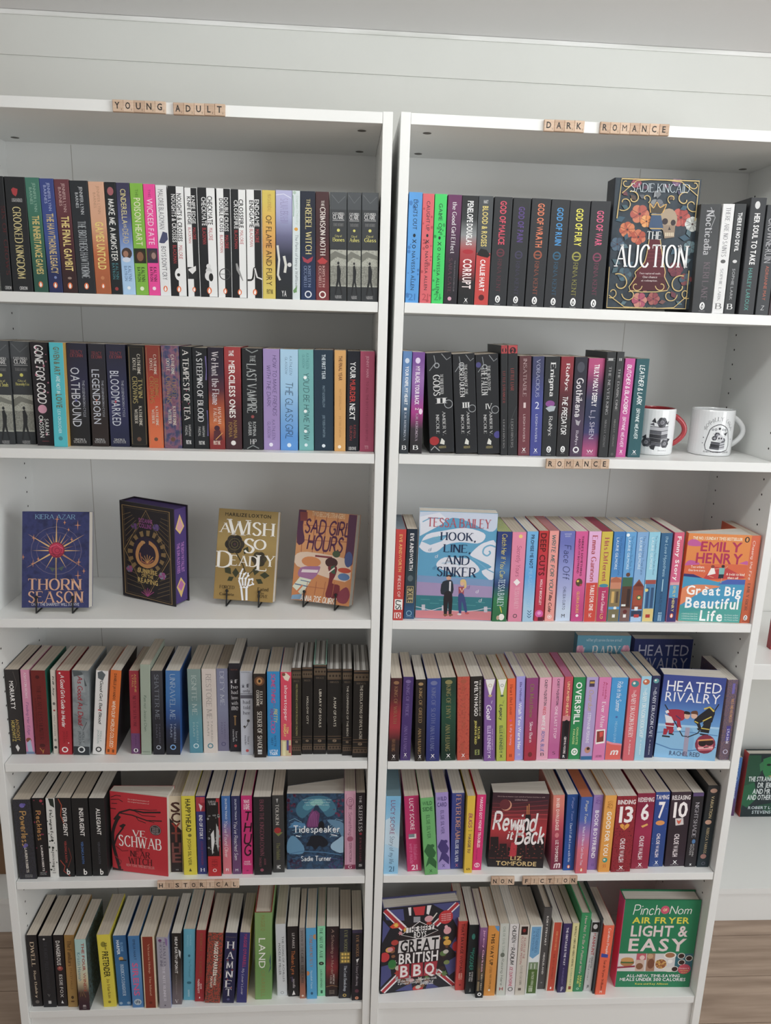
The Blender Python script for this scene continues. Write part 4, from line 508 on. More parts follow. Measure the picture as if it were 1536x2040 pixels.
K_(8,'blue-sky paperback with blue door on sandy step','8ccce4|9cd4e8',(.0237,.1293,.1959),(.5582,.0035,1.0631),(.0,-.025,-.004),[('t','The Strawberry Patch Pancake House',.55,.75,.039,.469,'2c5890','H'),('t','LAURIE GILMORE',.26,.48,.062,.411,'dcecf4','N'),('r',.005,.995,.527,.573,'a84c44'),('r',.1,.95,.573,.859,'4c84b4'),('r',.2,.45,.613,.844,'2c5480'),('r',.6,.85,.613,.844,'30547c'),('e',.2,.642,.15,1.0,'e8d070'),('r',.005,.995,.851,1.0,'e0c878'),('r',.3,.7,.916,.954,'b83430')])
K_(8,'steel blue paperback with pale script title','2c6490',(.0241,.1283,.1944),(.5839,.0027,1.0631),(.0,-.027,-.004),[('t','the Love Hypothesis',.34,.66,.036,.479,'b4dcec','H'),('l',[(.5,.512),(.5,.651)],'a8d0e0',.08),('t','ALI HAZELWOOD',.34,.58,.651,.898,'1c3c60','N'),('h','iii',.35,.65,.916,.985,'a8d0e8','B')])
K_(8,'pink coral paperback with navy foot and bold white title','d85878|d85c88|e888b0',(.0209,.1294,.196),(.6096,.0034,1.063),(.0,-.022,-.004),[('r',.005,.995,.549,.668,'e0a0a8'),('r',.005,.995,.581,.725,'4ca0cc'),('r',.005,.995,.725,1.0,'3c3470'),('t','Funny Story',.24,.72,.043,.53,'f8f0f0','B'),('t','EMILY HENRY',.4,.66,.595,.882,'d8c878','B'),('P',.5,.928,.18,'e8743a','fff')])
K_(8,'orange red paperback leaning at the end of the row','d86038|d86c40|c85c34',(.0214,.1271,.1925),(.7699,.0014,1.0629),(.0,-.013,-.004),[('t','Chasing the Fire',.2,.5,.058,.494,'f8ece4','H'),('t','EMILY RIOR',.28,.56,.545,.85,'6c4038','S'),('P',.5,.938,.2,'f0f0f0','333'),('r',.2,.8,.974,.98,'6c2c20')])
K_(9,'dark red paperback with crown and bronze title','4c2428|5c2428|a02c34|a8303c|3c2426|2c2426',(.0235,.1285,.1947),(.0321,-.0021,.7393),(.0,.0,-.004),[('e',.5,.055,.25,.7,'986c48'),('t','KING OF WRATH',.34,.64,.104,.536,'986c48','S'),('t','ANA HUANG',.3,.6,.723,.875,'986c48','S'),('h','X',.36,.64,.919,.96,'f4f0f0','B'),('h','BLOOM',.3,.7,.971,.983,'999','N')])
K_(9,'royal purple paperback with faint crown','4a3474',(.0222,.1292,.1958),(.0576,.0016,.7393),(.0,.0,-.004),[('e',.5,.055,.25,.7,'7c68a0'),('t','KING OF PRIDE',.34,.64,.09,.467,'7c68a0','S'),('t','ANA HUANG',.3,.6,.575,.887,'7c68a0','S'),('h','X',.36,.64,.91,.951,'f4f0f0','B'),('h','BLOOM',.3,.7,.962,.974,'999','N')])
K_(9,'brown-black paperback with gold crown','2a2220|26201e',(.0211,.1265,.1917),(.0891,-.0023,.7396),(.0,-.029,-.004),[('e',.5,.055,.25,.7,'a88858'),('t','KING OF GREED',.34,.64,.108,.518,'a88858','S'),('t','ANA HUANG',.3,.6,.59,.906,'a88858','S'),('h','X',.36,.64,.922,.963,'f4f0f0','B'),('h','BLOOM',.3,.7,.974,.986,'999','N')])
K_(9,'royal blue paperback with faint crown','3c4c98|34448c|2c3478',(.029,.1281,.1941),(.117,-.0024,.7398),(.0,-.03,-.004),[('e',.5,.055,.25,.7,'7078a4'),('t','KING OF SLOTH',.34,.64,.113,.531,'7078a4','S'),('t','ANA HUANG',.3,.6,.56,.87,'7078a4','S'),('h','X',.36,.64,.915,.955,'f4f0f0','B'),('h','BLOOM',.3,.7,.967,.978,'999','N')])
K_(9,'dark emerald paperback with gold crown','1c3c30|20503c|1c4434|163428',(.0313,.1286,.1949),(.1516,.0003,.74),(.0,-.045,-.004),[('e',.5,.055,.25,.7,'8c8450'),('t','KING OF ENVY',.34,.64,.095,.489,'8c8450','S'),('t','ANA HUANG',.3,.6,.555,.883,'8c8450','S'),('h','X',.36,.64,.921,.962,'f4f0f0','B'),('h','BLOOM',.3,.7,.974,.985,'999','N')])
K_(9,'vermilion paperback with tone-on-tone title','nc04c38,c85440,a83c34,22',(.0264,.1298,.1966),(.1843,.0011,.74),(.0,-.051,-.004),[('e',.5,.055,.25,.7,'b0543c'),('t','KING OF GLUTTONY',.34,.64,.075,.626,'b0543c','S'),('t','ANA HUANG',.3,.6,.786,.916,'b0543c','S'),('h','X',.36,.64,.922,.962,'f4f0f0','B'),('h','BLOOM',.3,.7,.974,.986,'999','N')])
K_(9,'black paperback with bold two-line white title','26221f',(.0269,.1295,.1962),(.213,.0039,.74),(.0,-.053,-.004),[('t','THE SEVEN HUSBANDS OF',.72,.84,.044,.473,'d0ccc4','B'),('t','EVELYN HUGO',.34,.62,.058,.473,'f4f0ec','B'),('t','TAYLOR',.62,.8,.597,.753,'d8cc58','B'),('t','JENKINS REID',.38,.54,.524,.815,'d8cc58','B'),('r',.4,.78,.881,.946,'8c9850'),('h','s',.5,.68,.888,.939,'222','B')])
K_(9,'purple paperback with white pennant and script title','845aa4',(.0238,.1275,.1932),(.2413,-.0028,.74),(.0,-.057,-.004),[('p',[(.1,.003),(.95,.003),(.52,.221)],'f0eeea'),('l',[(.1,.022),(.5,.221),(.95,.022)],'c8b070',.03),('o',.52,.076,.14,1.0,'c8b070',.04),('e',.52,.199,.18,.6,'c8b070'),('t','The',.6,.74,.253,.291,'f4ecf8','H'),('t','Goal',.22,.62,.309,.476,'f4ecf8','M'),('t','ELLE KENNEDY',.3,.62,.563,.908,'dcc8ec','B'),('t','OFF-CAMPUS',.72,.78,.6,.862,'f4ecf8','N'),('h','X',.34,.62,.923,.961,'f4f0f4','B')])
K_(9,'lime paperback with white pennant and script title','b4c040',(.0211,.1277,.1934),(.2673,-.0029,.74),(.0,-.059,-.004),[('p',[(.1,.003),(.95,.003),(.52,.22)],'f0eeea'),('l',[(.1,.022),(.5,.22),(.95,.022)],'3c5c48',.03),('o',.52,.075,.14,1.0,'3c5c48',.04),('e',.52,.199,.18,.6,'3c5c48'),('t','The',.6,.74,.252,.29,'283048','H'),('t','Legacy',.22,.62,.307,.488,'283048','M'),('t','ELLE KENNEDY',.3,.62,.561,.904,'3c5c48','B'),('t','OFF-CAMPUS',.72,.78,.597,.858,'283048','N'),('h','X',.34,.62,.919,.957,'222','B')])
K_(9,'vivid orange paperback with red author','f06028',(.0173,.1288,.1952),(.2875,-.003,.7398),(.0,-.057,-.004),[('t','Heart the Lover',.32,.66,.077,.433,'9c3414','S'),('e',.45,.503,.16,1.0,'e84c90'),('t','Lily King',.32,.66,.557,.797,'f0b0c8','S'),('h','II',.35,.65,.913,.949,'a83818','B')])
K_(9,'lavender paperback with chunky white title','a4a0e8',(.0194,.1304,.1976),(.3072,.0021,.7398),(.0,-.049,-.004),[('t','Elle McNicoll',.4,.62,.068,.29,'4c408c','B'),('t','Wish You Were Her',.32,.66,.312,.877,'fcfcff','B'),('h','H',.4,.6,.92,.949,'eee','N')])
K_(9,'magenta to red paperback with olive title','94407c|a43c6c|b43048',(.0259,.1292,.1958),(.3307,-.0014,.7399),(.0,-.046,-.004),[('t','Oh Matthew',.34,.66,.076,.471,'8c7c48','S'),('t','Slow Burn',.4,.64,.526,.77,'f4e8ec','S'),('e',.5,.924,.18,1.3,'7c2c30')])
K_(9,'pale pink paperback with red, white and blue title','eca8c0',(.0257,.1288,.1952),(.3581,.0019,.7398),(.0,-.034,-.004),[('t','CASEY McQUISTON',.44,.66,.025,.334,'2c2c34','B'),('t','RED,',.36,.62,.349,.446,'d83c3c','M'),('t','WHITE &',.36,.62,.451,.625,'f8f4f4','M'),('t','ROYAL BLUE',.36,.62,.647,.897,'4c6cb8','M'),('h','B',.4,.62,.912,.949,'333','S')])
K_(9,'pink to mauve paperback with white capitals','e090b4|d47cac|c4609c',(.0251,.128,.1939),(.3852,.0067,.7397),(.0,-.026,-.004),[('t','CASEY McQUISTON',.44,.64,.019,.336,'2c2c34','B'),('t','ONE LAST STOP',.38,.62,.354,.747,'f8e4ee','N'),('h','S',.4,.6,.911,.948,'5c2c4c','S')])
K_(9,'coral over black paperback with riders silhouette','c84858',(.0179,.1296,.1964),(.4073,.0044,.7395),(.0,-.023,-.004),[('r',.005,.995,.513,1.0,'26222a'),('r',.005,.995,.467,.529,'dc8890'),('t','UNTAMED HEART',.36,.66,.057,.474,'f0d090','B'),('p',[(.3,.529),(.6,.513),(.85,.544),(.8,.699),(.5,.714),(.35,.668)],'181418'),('t','GEMMA MOORE',.4,.66,.722,.93,'f0e4e4','B'),('h','R',.36,.64,.946,.98,'ddd','B')],pages='b8688c')
K_(9,'green paperback with bold white block title','1c8c50',(.0264,.1289,.1953),(.4305,.0044,.7396),(.0,-.02,-.004),[('t','OVERSPILL',.24,.72,.059,.565,'fcfcf8','B'),('t','CHARLOTTE',.54,.7,.603,.818,'c8dc8c','B'),('t','PARADISE',.26,.42,.627,.813,'c8dc8c','B'),('e',.5,.907,.28,1.2,'f4f4f0'),('o',.5,.907,.14,1.0,'1c8c50',.06)])
K_(9,'lilac paperback with stacked-books picture','b4a0d4',(.0255,.1299,.1968),(.457,.0017,.7396),(.0,-.018,-.004),[('r',.25,.7,.035,.113,'4c3c58'),('r',.3,.68,.051,.074,'c8a040'),('t','Overdue',.3,.66,.151,.398,'c8a838','H'),('t','STEPHANIE PERKINS',.34,.6,.426,.792,'f0ecf8','N'),('e',.55,.877,.26,1.2,'c89078'),('e',.6,.861,.14,1.0,'3c2c30'),('r',.005,.995,.954,1.0,'2c6c9c')])
K_(9,'pink paperback with framed picture low down','e07cb4',(.0269,.1303,.1974),(.4838,.0006,.7395),(.0,-.015,-.004),[('t','Amanda',.56,.72,.058,.258,'c03c6c','B'),('t','Prowse',.36,.5,.058,.22,'c03c6c','B'),('t','Ever After',.4,.7,.297,.605,'f8ecf4','S'),('p',[(.1,.628),(.85,.62),(.9,.789),(.15,.805)],'f4f0ec'),('p',[(.18,.646),(.76,.637),(.8,.769),(.22,.782)],'8c3c34'),('p',[(.4,.658),(.7,.646),(.7,.705),(.45,.72)],'e05048'),('h','LAKE UNION',.25,.75,.935,.966,'8c3c68','N')])
K_(9,'blue paperback with coral shoreline foot','3c9cdc|44a4e0|3c98d8',(.036,.1295,.1963),(.5162,.0015,.7396),(.0,-.014,-.004),[('p',[(0,.767),(.35,.791),(1,.806),(1,1),(0,1)],'e8645c'),('p',[(0,.76),(.35,.783),(1,.802),(1,.822),(.3,.806),(0,.783)],'f090a0'),('t','Ride in the Summer',.38,.68,.047,.403,'f4fafc','H'),('e',.5,.473,.07,1.0,'4c68b0'),('t','MEGAN QUINN',.4,.58,.527,.791,'98ccec','N'),('h','m',.35,.72,.884,.938,'f8f0f0','M')])
K_(9,'coral paperback with teal dragon emblem','d85c68|e06870|dc6470',(.0249,.1291,.1957),(.5504,-.0012,.7396),(.0,-.022,-.004),[('e',.5,.064,.34,.9,'3c8c94'),('e',.42,.056,.12,1.0,'f0e8d8'),('t','The',.4,.62,.134,.188,'f8ecec','H'),('t','BABY DRAGON BAKERY',.3,.68,.196,.712,'f8ecec','S'),('t','A. AQUINA',.42,.58,.743,.93,'f8ecec','N')])
K_(9,'pale blue paperback with orange dragon emblem','9cd0e8',(.0221,.1321,.2001),(.5753,.0002,.7396),(.0,-.023,-.004),[('e',.5,.065,.34,.9,'c86844'),('e',.42,.058,.12,1.0,'f0e8d8'),('t','The',.4,.62,.134,.187,'f4fafc','H'),('t','BABY DRAGON BOOKSHOP',.3,.68,.195,.723,'f4fafc','S'),('t','A. AQUINA',.42,.58,.753,.936,'f4fafc','N')])
K_(9,'navy paperback with pale dragon emblem','2c3058',(.0184,.1299,.1969),(.6005,.0105,.7395),(.0,-.016,-.004),[('e',.5,.062,.34,.9,'5c9ca0'),('e',.42,.055,.12,1.0,'f0e8d8'),('t','The',.4,.62,.132,.187,'dce0ec','H'),('t','BABY DRAGON CAFE',.3,.68,.195,.748,'dce0ec','S'),('t','A. AQUINA',.42,.58,.779,.966,'dce0ec','N')])
K_(9,'ornate violet patterned paperback touching the side panel','n5c5498,8c6c50,4c4478,3c5c58,60',(.0229,.1273,.1929),(.7686,.0005,.7396),(.0,-.026,-.004),[('t','WILD AND WRANGLED',.55,.8,.236,.522,'e0a868','S'),('r',.4,.8,.57,.761,'4c4498'),('t','LYLA SAGE',.5,.72,.61,.793,'e8e4f4','B'),('o',.55,.896,.2,1.0,'d8d4ec',.06),('r',.5,.75,.045,.172,'7468b4')])
K_(3,'black paperback with white surname and gold author','2e2a2a',(.0285,.1297,.1965),(-.7705,.0387,.7332),(.0,-.006,.0),[('l',[(.6,.022),(.8,.161),(.55,.264)],'5c5450',.03),('t','MORIARTY',.26,.56,.132,.462,'f0ece8','B'),('t','ANTHONY',.46,.7,.579,.836,'c8a44c','N'),('t','HOROWITZ',.14,.4,.594,.843,'d8c050','N'),('p',[(.3,.909),(.45,.88),(.6,.924),(.45,.968)],'d8d4d0')])
K_(3,'dusty pink paperback with small figure at its foot','dc90b0|d484ac',(.0184,.1291,.1956),(-.7464,.0393,.7335),(.0,.008,.0),[('t','ASHTON ROWE',.36,.62,.027,.336,'f4dce4','S'),('t','Finding Her Edge',.3,.66,.381,.764,'6c4480','H'),('e',.4,.83,.3,1.0,'8c4834'),('p',[(.15,.867),(.6,.823),(.8,.971),(.3,.993)],'a8b8d0'),('r',.005,.995,.971,1.0,'7088a8')])
K_(3,'maroon paperback with dull capitals and teal cover','74201c|701c20',(.0295,.1288,.1952),(-.7194,.0365,.7338),(.0,.01,.0),[('e',.45,.077,.14,1.0,'4c1416'),('t','THE HEART-LESS HUNTER',.36,.62,.18,.815,'54181c','S'),('t','KRISTEN CICCARELLI',.18,.26,.328,.697,'4c1418','N'),('e',.5,.889,.2,.7,'4c1416'),('l',[(.3,.919),(.5,.963),(.6,.926),(.5,.985)],'c88838',.05)],side='1c6454')
K_(3,'slim cream paperback with ink blots','d4ccc0',(.0108,.1284,.1946),(-.6933,.0396,.7339),(.0,.028,.0),[('t','Kill Joy',.3,.68,.074,.297,'2c2828','M'),('e',.5,.394,.26,1.2,'6c6864'),('e',.5,.475,.2,1.0,'a43438'),('t','HOLLY JACKSON',.36,.6,.535,.78,'5c5450','N'),('e',.5,.832,.24,1.2,'8c8c84'),('e',.5,.921,.3,1.0,'3c3c3c')])
K_(3,'crimson paperback with white handwritten title','b41c2c',(.0271,.1286,.1949),(-.6714,.0358,.7344),(.0,.029,.0),[('e',.25,.03,.08,1.0,'f0dcdc'),('t',"A Good Girl's Guide to Murder",.3,.58,.052,.667,'f4ecec','M'),('t','HOLLY',.56,.72,.719,.844,'7c1820','N'),('t','JACKSON',.34,.5,.719,.859,'7c1820','N'),('o',.45,.941,.2,1.0,'f0e8e8',.09),('e',.75,.859,.05,1.0,'f0d0d0')])
K_(3,'thick grey paperback with map art and red brush title','n6c7478,8c9498,50585c,2',(.0341,.1295,.1963),(-.6373,.0329,.7349),(.0,.041,.0),[('p',[(0,0),(.6,.015),(.9,.176),(.3,.191)],'50585c'),('p',[(.1,.074),(.7,.044),(.8,.25),(.2,.265)],'98a0a4'),('l',[(.2,.368),(.9,.397)],'4c5458',.02),('l',[(.1,.515),(.9,.574)],'4c5458',.02),('t','As Good As Dead',.34,.62,.066,.632,'a82434','M'),('l',[(.4,.647),(.6,.706),(.85,.603)],'2c3034',.03),('t','HOLLY',.56,.7,.721,.853,'3c4448','N'),('t','JACKSON',.34,.5,.713,.875,'3c4448','N'),('r',.005,.995,.897,1.0,'30363c'),('o',.5,.934,.18,1.0,'e0e4e4',.08)])
K_(3,'white paperback with black and red handwritten title','e0dedc',(.025,.1292,.1958),(-.6022,.0339,.7355),(.0,.09,.0),[('p',[(.15,.022),(.5,0),(.8,.044),(.6,.118),(.2,.089)],'5c6468'),('t','Good Girl, Bad Blood',.34,.62,.118,.62,'2c2c2c','M'),('r',.3,.6,.458,.47,'c83c44'),('t','HOLLY',.56,.7,.716,.842,'7ca09c','N'),('t','JACKSON',.34,.5,.702,.864,'7ca09c','N'),('o',.5,.938,.2,1.0,'282828',.1)])
K_(3,'orange paperback with title in white slanted capitals','e06c10',(.022,.1302,.1973),(-.5759,.0335,.7357),(.0,.103,.0),[('t','DANIELLE JAWANDO',.36,.6,.04,.345,'4c2c14','B'),('t','WHEN OUR WORLDS COLLIDED',.34,.64,.359,.909,'f8e4cc','M'),('r',.15,.35,.938,.975,'7c3c10'),('r',.6,.8,.938,.975,'7c3c10')],side='1c1a20')
K_(3,'crimson over violet paperback with gold author','9c2838',(.0202,.1281,.1941),(-.5235,.0372,.7351),(.0,.016,.0),[('r',.005,.995,.749,1.0,'6c4070'),('t','ADELINE',.54,.72,.037,.254,'c8a050','N'),('t','LYALL',.28,.46,.052,.195,'c8a050','N'),('t','NEVER SEEN ONE',.34,.64,.299,.674,'6c1c2c','S'),('e',.5,.958,.24,1.0,'e4e0e4'),('e',.5,.958,.12,1.5,'3c2c3c'),('t','PUFFIN',.42,.58,.778,.898,'4c2c50','N')])
K_(3,'taller sage green paperback with dark script','9ca898',(.0209,.1389,.2104),(-.5005,.0324,.7353),(.0,.024,.0),[('t','I am not Jessica Chen',.34,.6,.337,.729,'3c5c4c','H'),('l',[(.4,.337),(.6,.358)],'3c5c4c',.05),('r',.1,.9,.963,.968,'5c6c5c')])
K_(3,'black and steel paperback with thin silver capitals','3c3c44|2c2c34|24242c',(.0237,.1294,.196),(-.4739,.033,.7353),(.0,.007,.0),[('t','SHATTER ME',.3,.66,.044,.57,'8c94a0','I'),('t','TAHEREH',.56,.7,.622,.859,'5c5c6c','N'),('t','MAFI',.3,.44,.634,.793,'5c5c6c','N'),('o',.5,.911,.17,1.0,'b0b8c8',.07)])
K_(3,'blue to black paperback with thin silver capitals','3c74b4|3470b0|2c5494|28304c|20222c',(.03,.1298,.1967),(-.4431,.0316,.7358),(.0,.024,.0),[('t','UNRAVEL ME',.3,.66,.044,.569,'b0c4d8','I'),('t','TAHEREH',.56,.7,.62,.849,'94a0b8','N'),('t','MAFI',.3,.44,.632,.785,'94a0b8','N'),('o',.5,.908,.17,1.0,'7cb0e8',.07)],side='3060a8')
K_(3,'sea green paperback with thin silver capitals','7c9490|6c8c8c|5c98a4|4c8ca0',(.0281,.1299,.1968),(-.395,.0392,.7357),(.0,-.006,.0),[('t','IGNITE ME',.3,.66,.078,.539,'c0ccc8','I'),('t','TAHEREH',.56,.7,.617,.867,'94b4b8','N'),('t','MAFI',.3,.44,.63,.797,'94b4b8','N'),('o',.5,.914,.17,1.0,'c8dce0',.07)])
K_(3,'pale putty paperback with thin grey capitals','d0c4bc|d4c8c0',(.0294,.1304,.1976),(-.3642,.0388,.7359),(.0,-.006,.0),[('t','RESTORE ME',.3,.66,.065,.587,'8c8480','I'),('t','TAHEREH',.56,.7,.611,.86,'a09890','N'),('t','MAFI',.3,.44,.623,.79,'a09890','N'),('o',.5,.914,.17,1.0,'2c7c90',.07)])
K_(3,'dusty violet paperback with thin silver capitals','7c809c|8084a0|74708c',(.0239,.1287,.1949),(-.337,.0464,.736),(.0,-.006,.0),[('t','DEFY ME',.3,.66,.04,.437,'c8ccd8','I'),('t','TAHEREH',.56,.7,.635,.849,'605c7c','N'),('t','MAFI',.3,.44,.648,.789,'605c7c','N'),('o',.5,.913,.17,1.0,'4c4870',.07)])
K_(3,'taller black paperback with small stacked words','24222a',(.0241,.1375,.2083),(-.3107,.0434,.7362),(.0,-.006,.0),[('h','if',.24,.76,.178,.219,'d0d0d4','S'),('h','he',.24,.76,.239,.28,'d0d0d4','S'),('h','had',.24,.76,.299,.341,'d0d0d4','S'),('h','been',.24,.76,.36,.401,'d0d0d4','S'),('h','with',.24,.76,.421,.462,'d0d0d4','S'),('h','me',.24,.76,.481,.523,'d0d0d4','S'),('h','MILLION COPIES',.2,.8,.064,.076,'8c4c38','N'),('r',.44,.56,.6,.696,'9c7848'),('e',.5,.593,.14,.6,'a88450'),('t','laura',.52,.7,.77,.874,'c0c0c4','S'),('t','nowlin',.26,.44,.748,.881,'c0c0c4','S'),('e',.5,.933,.13,1.0,'c83c3c')])
K_(3,'silver grey paperback with small stacked words','b4b8c4|bcc0cc',(.0264,.1298,.1967),(-.2839,.0297,.7364),(.0,-.006,.0),[('h','if',.24,.76,.148,.192,'5c5c68','S'),('h','only',.24,.76,.212,.256,'5c5c68','S'),('h','i',.24,.76,.277,.32,'5c5c68','S'),('h','had',.24,.76,.341,.384,'5c5c68','S'),('h','told',.24,.76,.405,.448,'5c5c68','S'),('h','her',.24,.76,.469,.512,'5c5c68','S'),('h','THE HEARTBREAKING',.1,.8,.008,.02,'5c5c68','N'),('e',.62,.586,.12,1.0,'3c3838'),('l',[(.3,.68),(.55,.633),(.65,.57)],'3c3838',.05),('e',.3,.656,.09,1.0,'3c3838'),('t','laura',.54,.7,.781,.867,'6c6c78','S'),('t','nowlin',.3,.46,.766,.875,'6c6c78','S'),('e',.5,.948,.13,1.0,'c0484c')])
K_(3,'black paperback with sepia vignette and white title','2c2420',(.0255,.1292,.1958),(-.255,.0189,.7366),(.0,-.006,.0),[('e',.5,.086,.42,1.0,'6c4428'),('e',.5,.086,.24,1.2,'b8844c'),('e',.5,.086,.1,1.4,'2c2018'),('t','ELLEN',.54,.74,.211,.352,'e4ddd0','S'),('t','OSBORNE',.24,.46,.195,.383,'e4ddd0','S'),('t','SEEKER OF SHADE',.3,.66,.445,.898,'e8e2d8','S'),('r',.3,.65,.906,.93,'ddd'),('r',.3,.65,.938,.961,'bbb')])
K_(3,'bright blue paperback with pink and yellow jumbled title','1c8ccc',(.0269,.1311,.1986),(-.2263,.0237,.7368),(.0,-.006,.0),[('t','SOMETHING',.34,.64,.026,.359,'d83c78','M'),('t','to be',.5,.66,.374,.42,'a83c6c','H'),('t','KINDA',.24,.5,.436,.56,'8c4ca0','M'),('t','PRETTY',.52,.78,.436,.59,'e0d060','M'),('t','ODD',.3,.6,.575,.714,'c84c98','M'),('t','HATTIE',.54,.7,.753,.884,'1c5c8c','B'),('t','GREY',.3,.46,.776,.869,'1c5c8c','B'),('h','LITTLE',.18,.82,.923,.946,'f0f4f8','B'),('h','TIGER',.18,.82,.954,.985,'f0f4f8','B')])
K_(3,'coral red paperback with dog and white small letters','e0405c|dc4c64',(.023,.1301,.197),(-.1999,.0243,.7369),(.0,-.006,.0),[('p',[(.2,.044),(.5,.005),(.9,.051),(.7,.106),(.4,.09)],'e8d8c4'),('e',.3,.028,.16,1.0,'7c5038'),('t','showstopper',.28,.66,.153,.574,'f8f0f0','N'),('t','TOM',.54,.72,.644,.722,'f0dc70','M'),('t','RAMSAY',.28,.5,.613,.761,'f0dc70','M'),('r',.005,.995,.808,1.0,'c8b888'),('r',.55,.75,.808,.933,'5c4c88'),('r',.2,.45,.824,1.0,'e0d8a8'),('r',.75,.95,.871,.964,'a8484c')])
K_(3,'narrow black paperback, brown ornament bands, olive text','2c2820',(.0201,.1356,.2055),(-.1777,.0267,.7371),(.0,-.006,.0),[('r',.005,.995,.0,.021,'5c4838'),('r',.005,.995,.051,.108,'60503e'),('l',[(0,.045),(1,.045)],'8c6c4c',.03),('l',[(0,.114),(1,.114)],'8c6c4c',.03),('p',[(.12,.078),(.2,.063),(.28,.078),(.2,.093)],'2a2018'),('p',[(.33999999999999997,.078),(.42000000000000004,.063),(.5,.078),(.42000000000000004,.093)],'2a2018'),('p',[(.56,.078),(.64,.063),(.72,.078),(.64,.093)],'2a2018'),('p',[(.78,.078),(.8600000000000001,.063),(.9400000000000001,.078),(.8600000000000001,.093)],'2a2018'),('h','RIGGS',.22,.78,.138,.157,'6c5c4c','S'),('t',"MISS PEREGRINE'S HOME FOR PECULIAR CHILDREN",.44,.62,.18,.771,'a8a060','N'),('l',[(0,.79),(1,.79)],'7c6048',.03),('l',[(0,.82),(1,.82)],'7c6048',.03),('e',.5,.843,.16,.8,'5c4c3c'),('h','Q',.42,.6,.832,.858,'a08c74','S'),('l',[(0,.883),(1,.883)],'8c7050',.03),('r',.005,.995,.898,.948,'5c4a3a'),('p',[(.12,.922),(.2,.907),(.28,.922),(.2,.937)],'2a2018'),('p',[(.33999999999999997,.922),(.42000000000000004,.907),(.5,.922),(.42000000000000004,.937)],'2a2018'),('p',[(.56,.922),(.64,.907),(.72,.922),(.64,.937)],'2a2018'),('p',[(.78,.922),(.8600000000000001,.907),(.9400000000000001,.922),(.8600000000000001,.937)],'2a2018')],lines=1)
K_(3,'black paperback with brown ornament bands, first of the short white titles','1f1c1a',(.0228,.1354,.2052),(-.1549,.0306,.7372),(.0,-.006,.0),[('r',.005,.995,.0,.021,'5c4838'),('r',.005,.995,.051,.108,'60503e'),('l',[(0,.045),(1,.045)],'8c6c4c',.03),('l',[(0,.114),(1,.114)],'8c6c4c',.03),('p',[(.12,.078),(.2,.063),(.28,.078),(.2,.093)],'2a2018'),('p',[(.33999999999999997,.078),(.42000000000000004,.063),(.5,.078),(.42000000000000004,.093)],'2a2018'),('p',[(.56,.078),(.64,.063),(.72,.078),(.64,.093)],'2a2018'),('p',[(.78,.078),(.8600000000000001,.063),(.9400000000000001,.078),(.8600000000000001,.093)],'2a2018'),('h','RIGGS',.22,.78,.138,.158,'6c5c4c','S'),('t','HOLLOW CITY',.44,.62,.331,.647,'d8d0c0','N'),('l',[(0,.789),(1,.789)],'7c6048',.03),('l',[(0,.82),(1,.82)],'7c6048',.03),('e',.5,.842,.16,.8,'5c4c3c'),('h','Q',.42,.6,.832,.857,'a08c74','S'),('l',[(0,.883),(1,.883)],'8c7050',.03),('r',.005,.995,.898,.947,'5c4a3a'),('p',[(.12,.922),(.2,.907),(.28,.922),(.2,.937)],'2a2018'),('p',[(.33999999999999997,.922),(.42000000000000004,.907),(.5,.922),(.42000000000000004,.937)],'2a2018'),('p',[(.56,.922),(.64,.907),(.72,.922),(.64,.937)],'2a2018'),('p',[(.78,.922),(.8600000000000001,.907),(.9400000000000001,.922),(.8600000000000001,.937)],'2a2018')],lines=1)
K_(3,'black banded hardback with mint endpapers, standing taller','1f1c1a',(.0281,.1395,.2113),(-.1279,.0302,.7374),(.0,-.006,.0),[('r',.005,.995,.0,.02,'5c4838'),('r',.005,.995,.05,.105,'60503e'),('l',[(0,.044),(1,.044)],'8c6c4c',.03),('l',[(0,.111),(1,.111)],'8c6c4c',.03),('p',[(.12,.076),(.2,.061),(.28,.076),(.2,.091)],'2a2018'),('p',[(.33999999999999997,.076),(.42000000000000004,.061),(.5,.076),(.42000000000000004,.091)],'2a2018'),('p',[(.56,.076),(.64,.061),(.72,.076),(.64,.091)],'2a2018'),('p',[(.78,.076),(.8600000000000001,.061),(.9400000000000001,.076),(.8600000000000001,.091)],'2a2018'),('h','RIGGS',.22,.78,.134,.153,'6c5c4c','S'),('t','LIBRARY OF SOULS',.44,.62,.27,.693,'d8d0c0','N'),('l',[(0,.796),(1,.796)],'7c6048',.03),('l',[(0,.825),(1,.825)],'7c6048',.03),('e',.5,.847,.16,.8,'5c4c3c'),('h','Q',.42,.6,.836,.861,'a08c74','S'),('l',[(0,.886),(1,.886)],'8c7050',.03),('r',.005,.995,.901,.949,'5c4a3a'),('p',[(.12,.924),(.2,.909),(.28,.924),(.2,.939)],'2a2018'),('p',[(.33999999999999997,.924),(.42000000000000004,.909),(.5,.924),(.42000000000000004,.939)],'2a2018'),('p',[(.56,.924),(.64,.909),(.72,.924),(.64,.939)],'2a2018'),('p',[(.78,.924),(.8600000000000001,.909),(.9400000000000001,.924),(.8600000000000001,.939)],'2a2018')],hard=1,edge='90c0b0',lines=1)
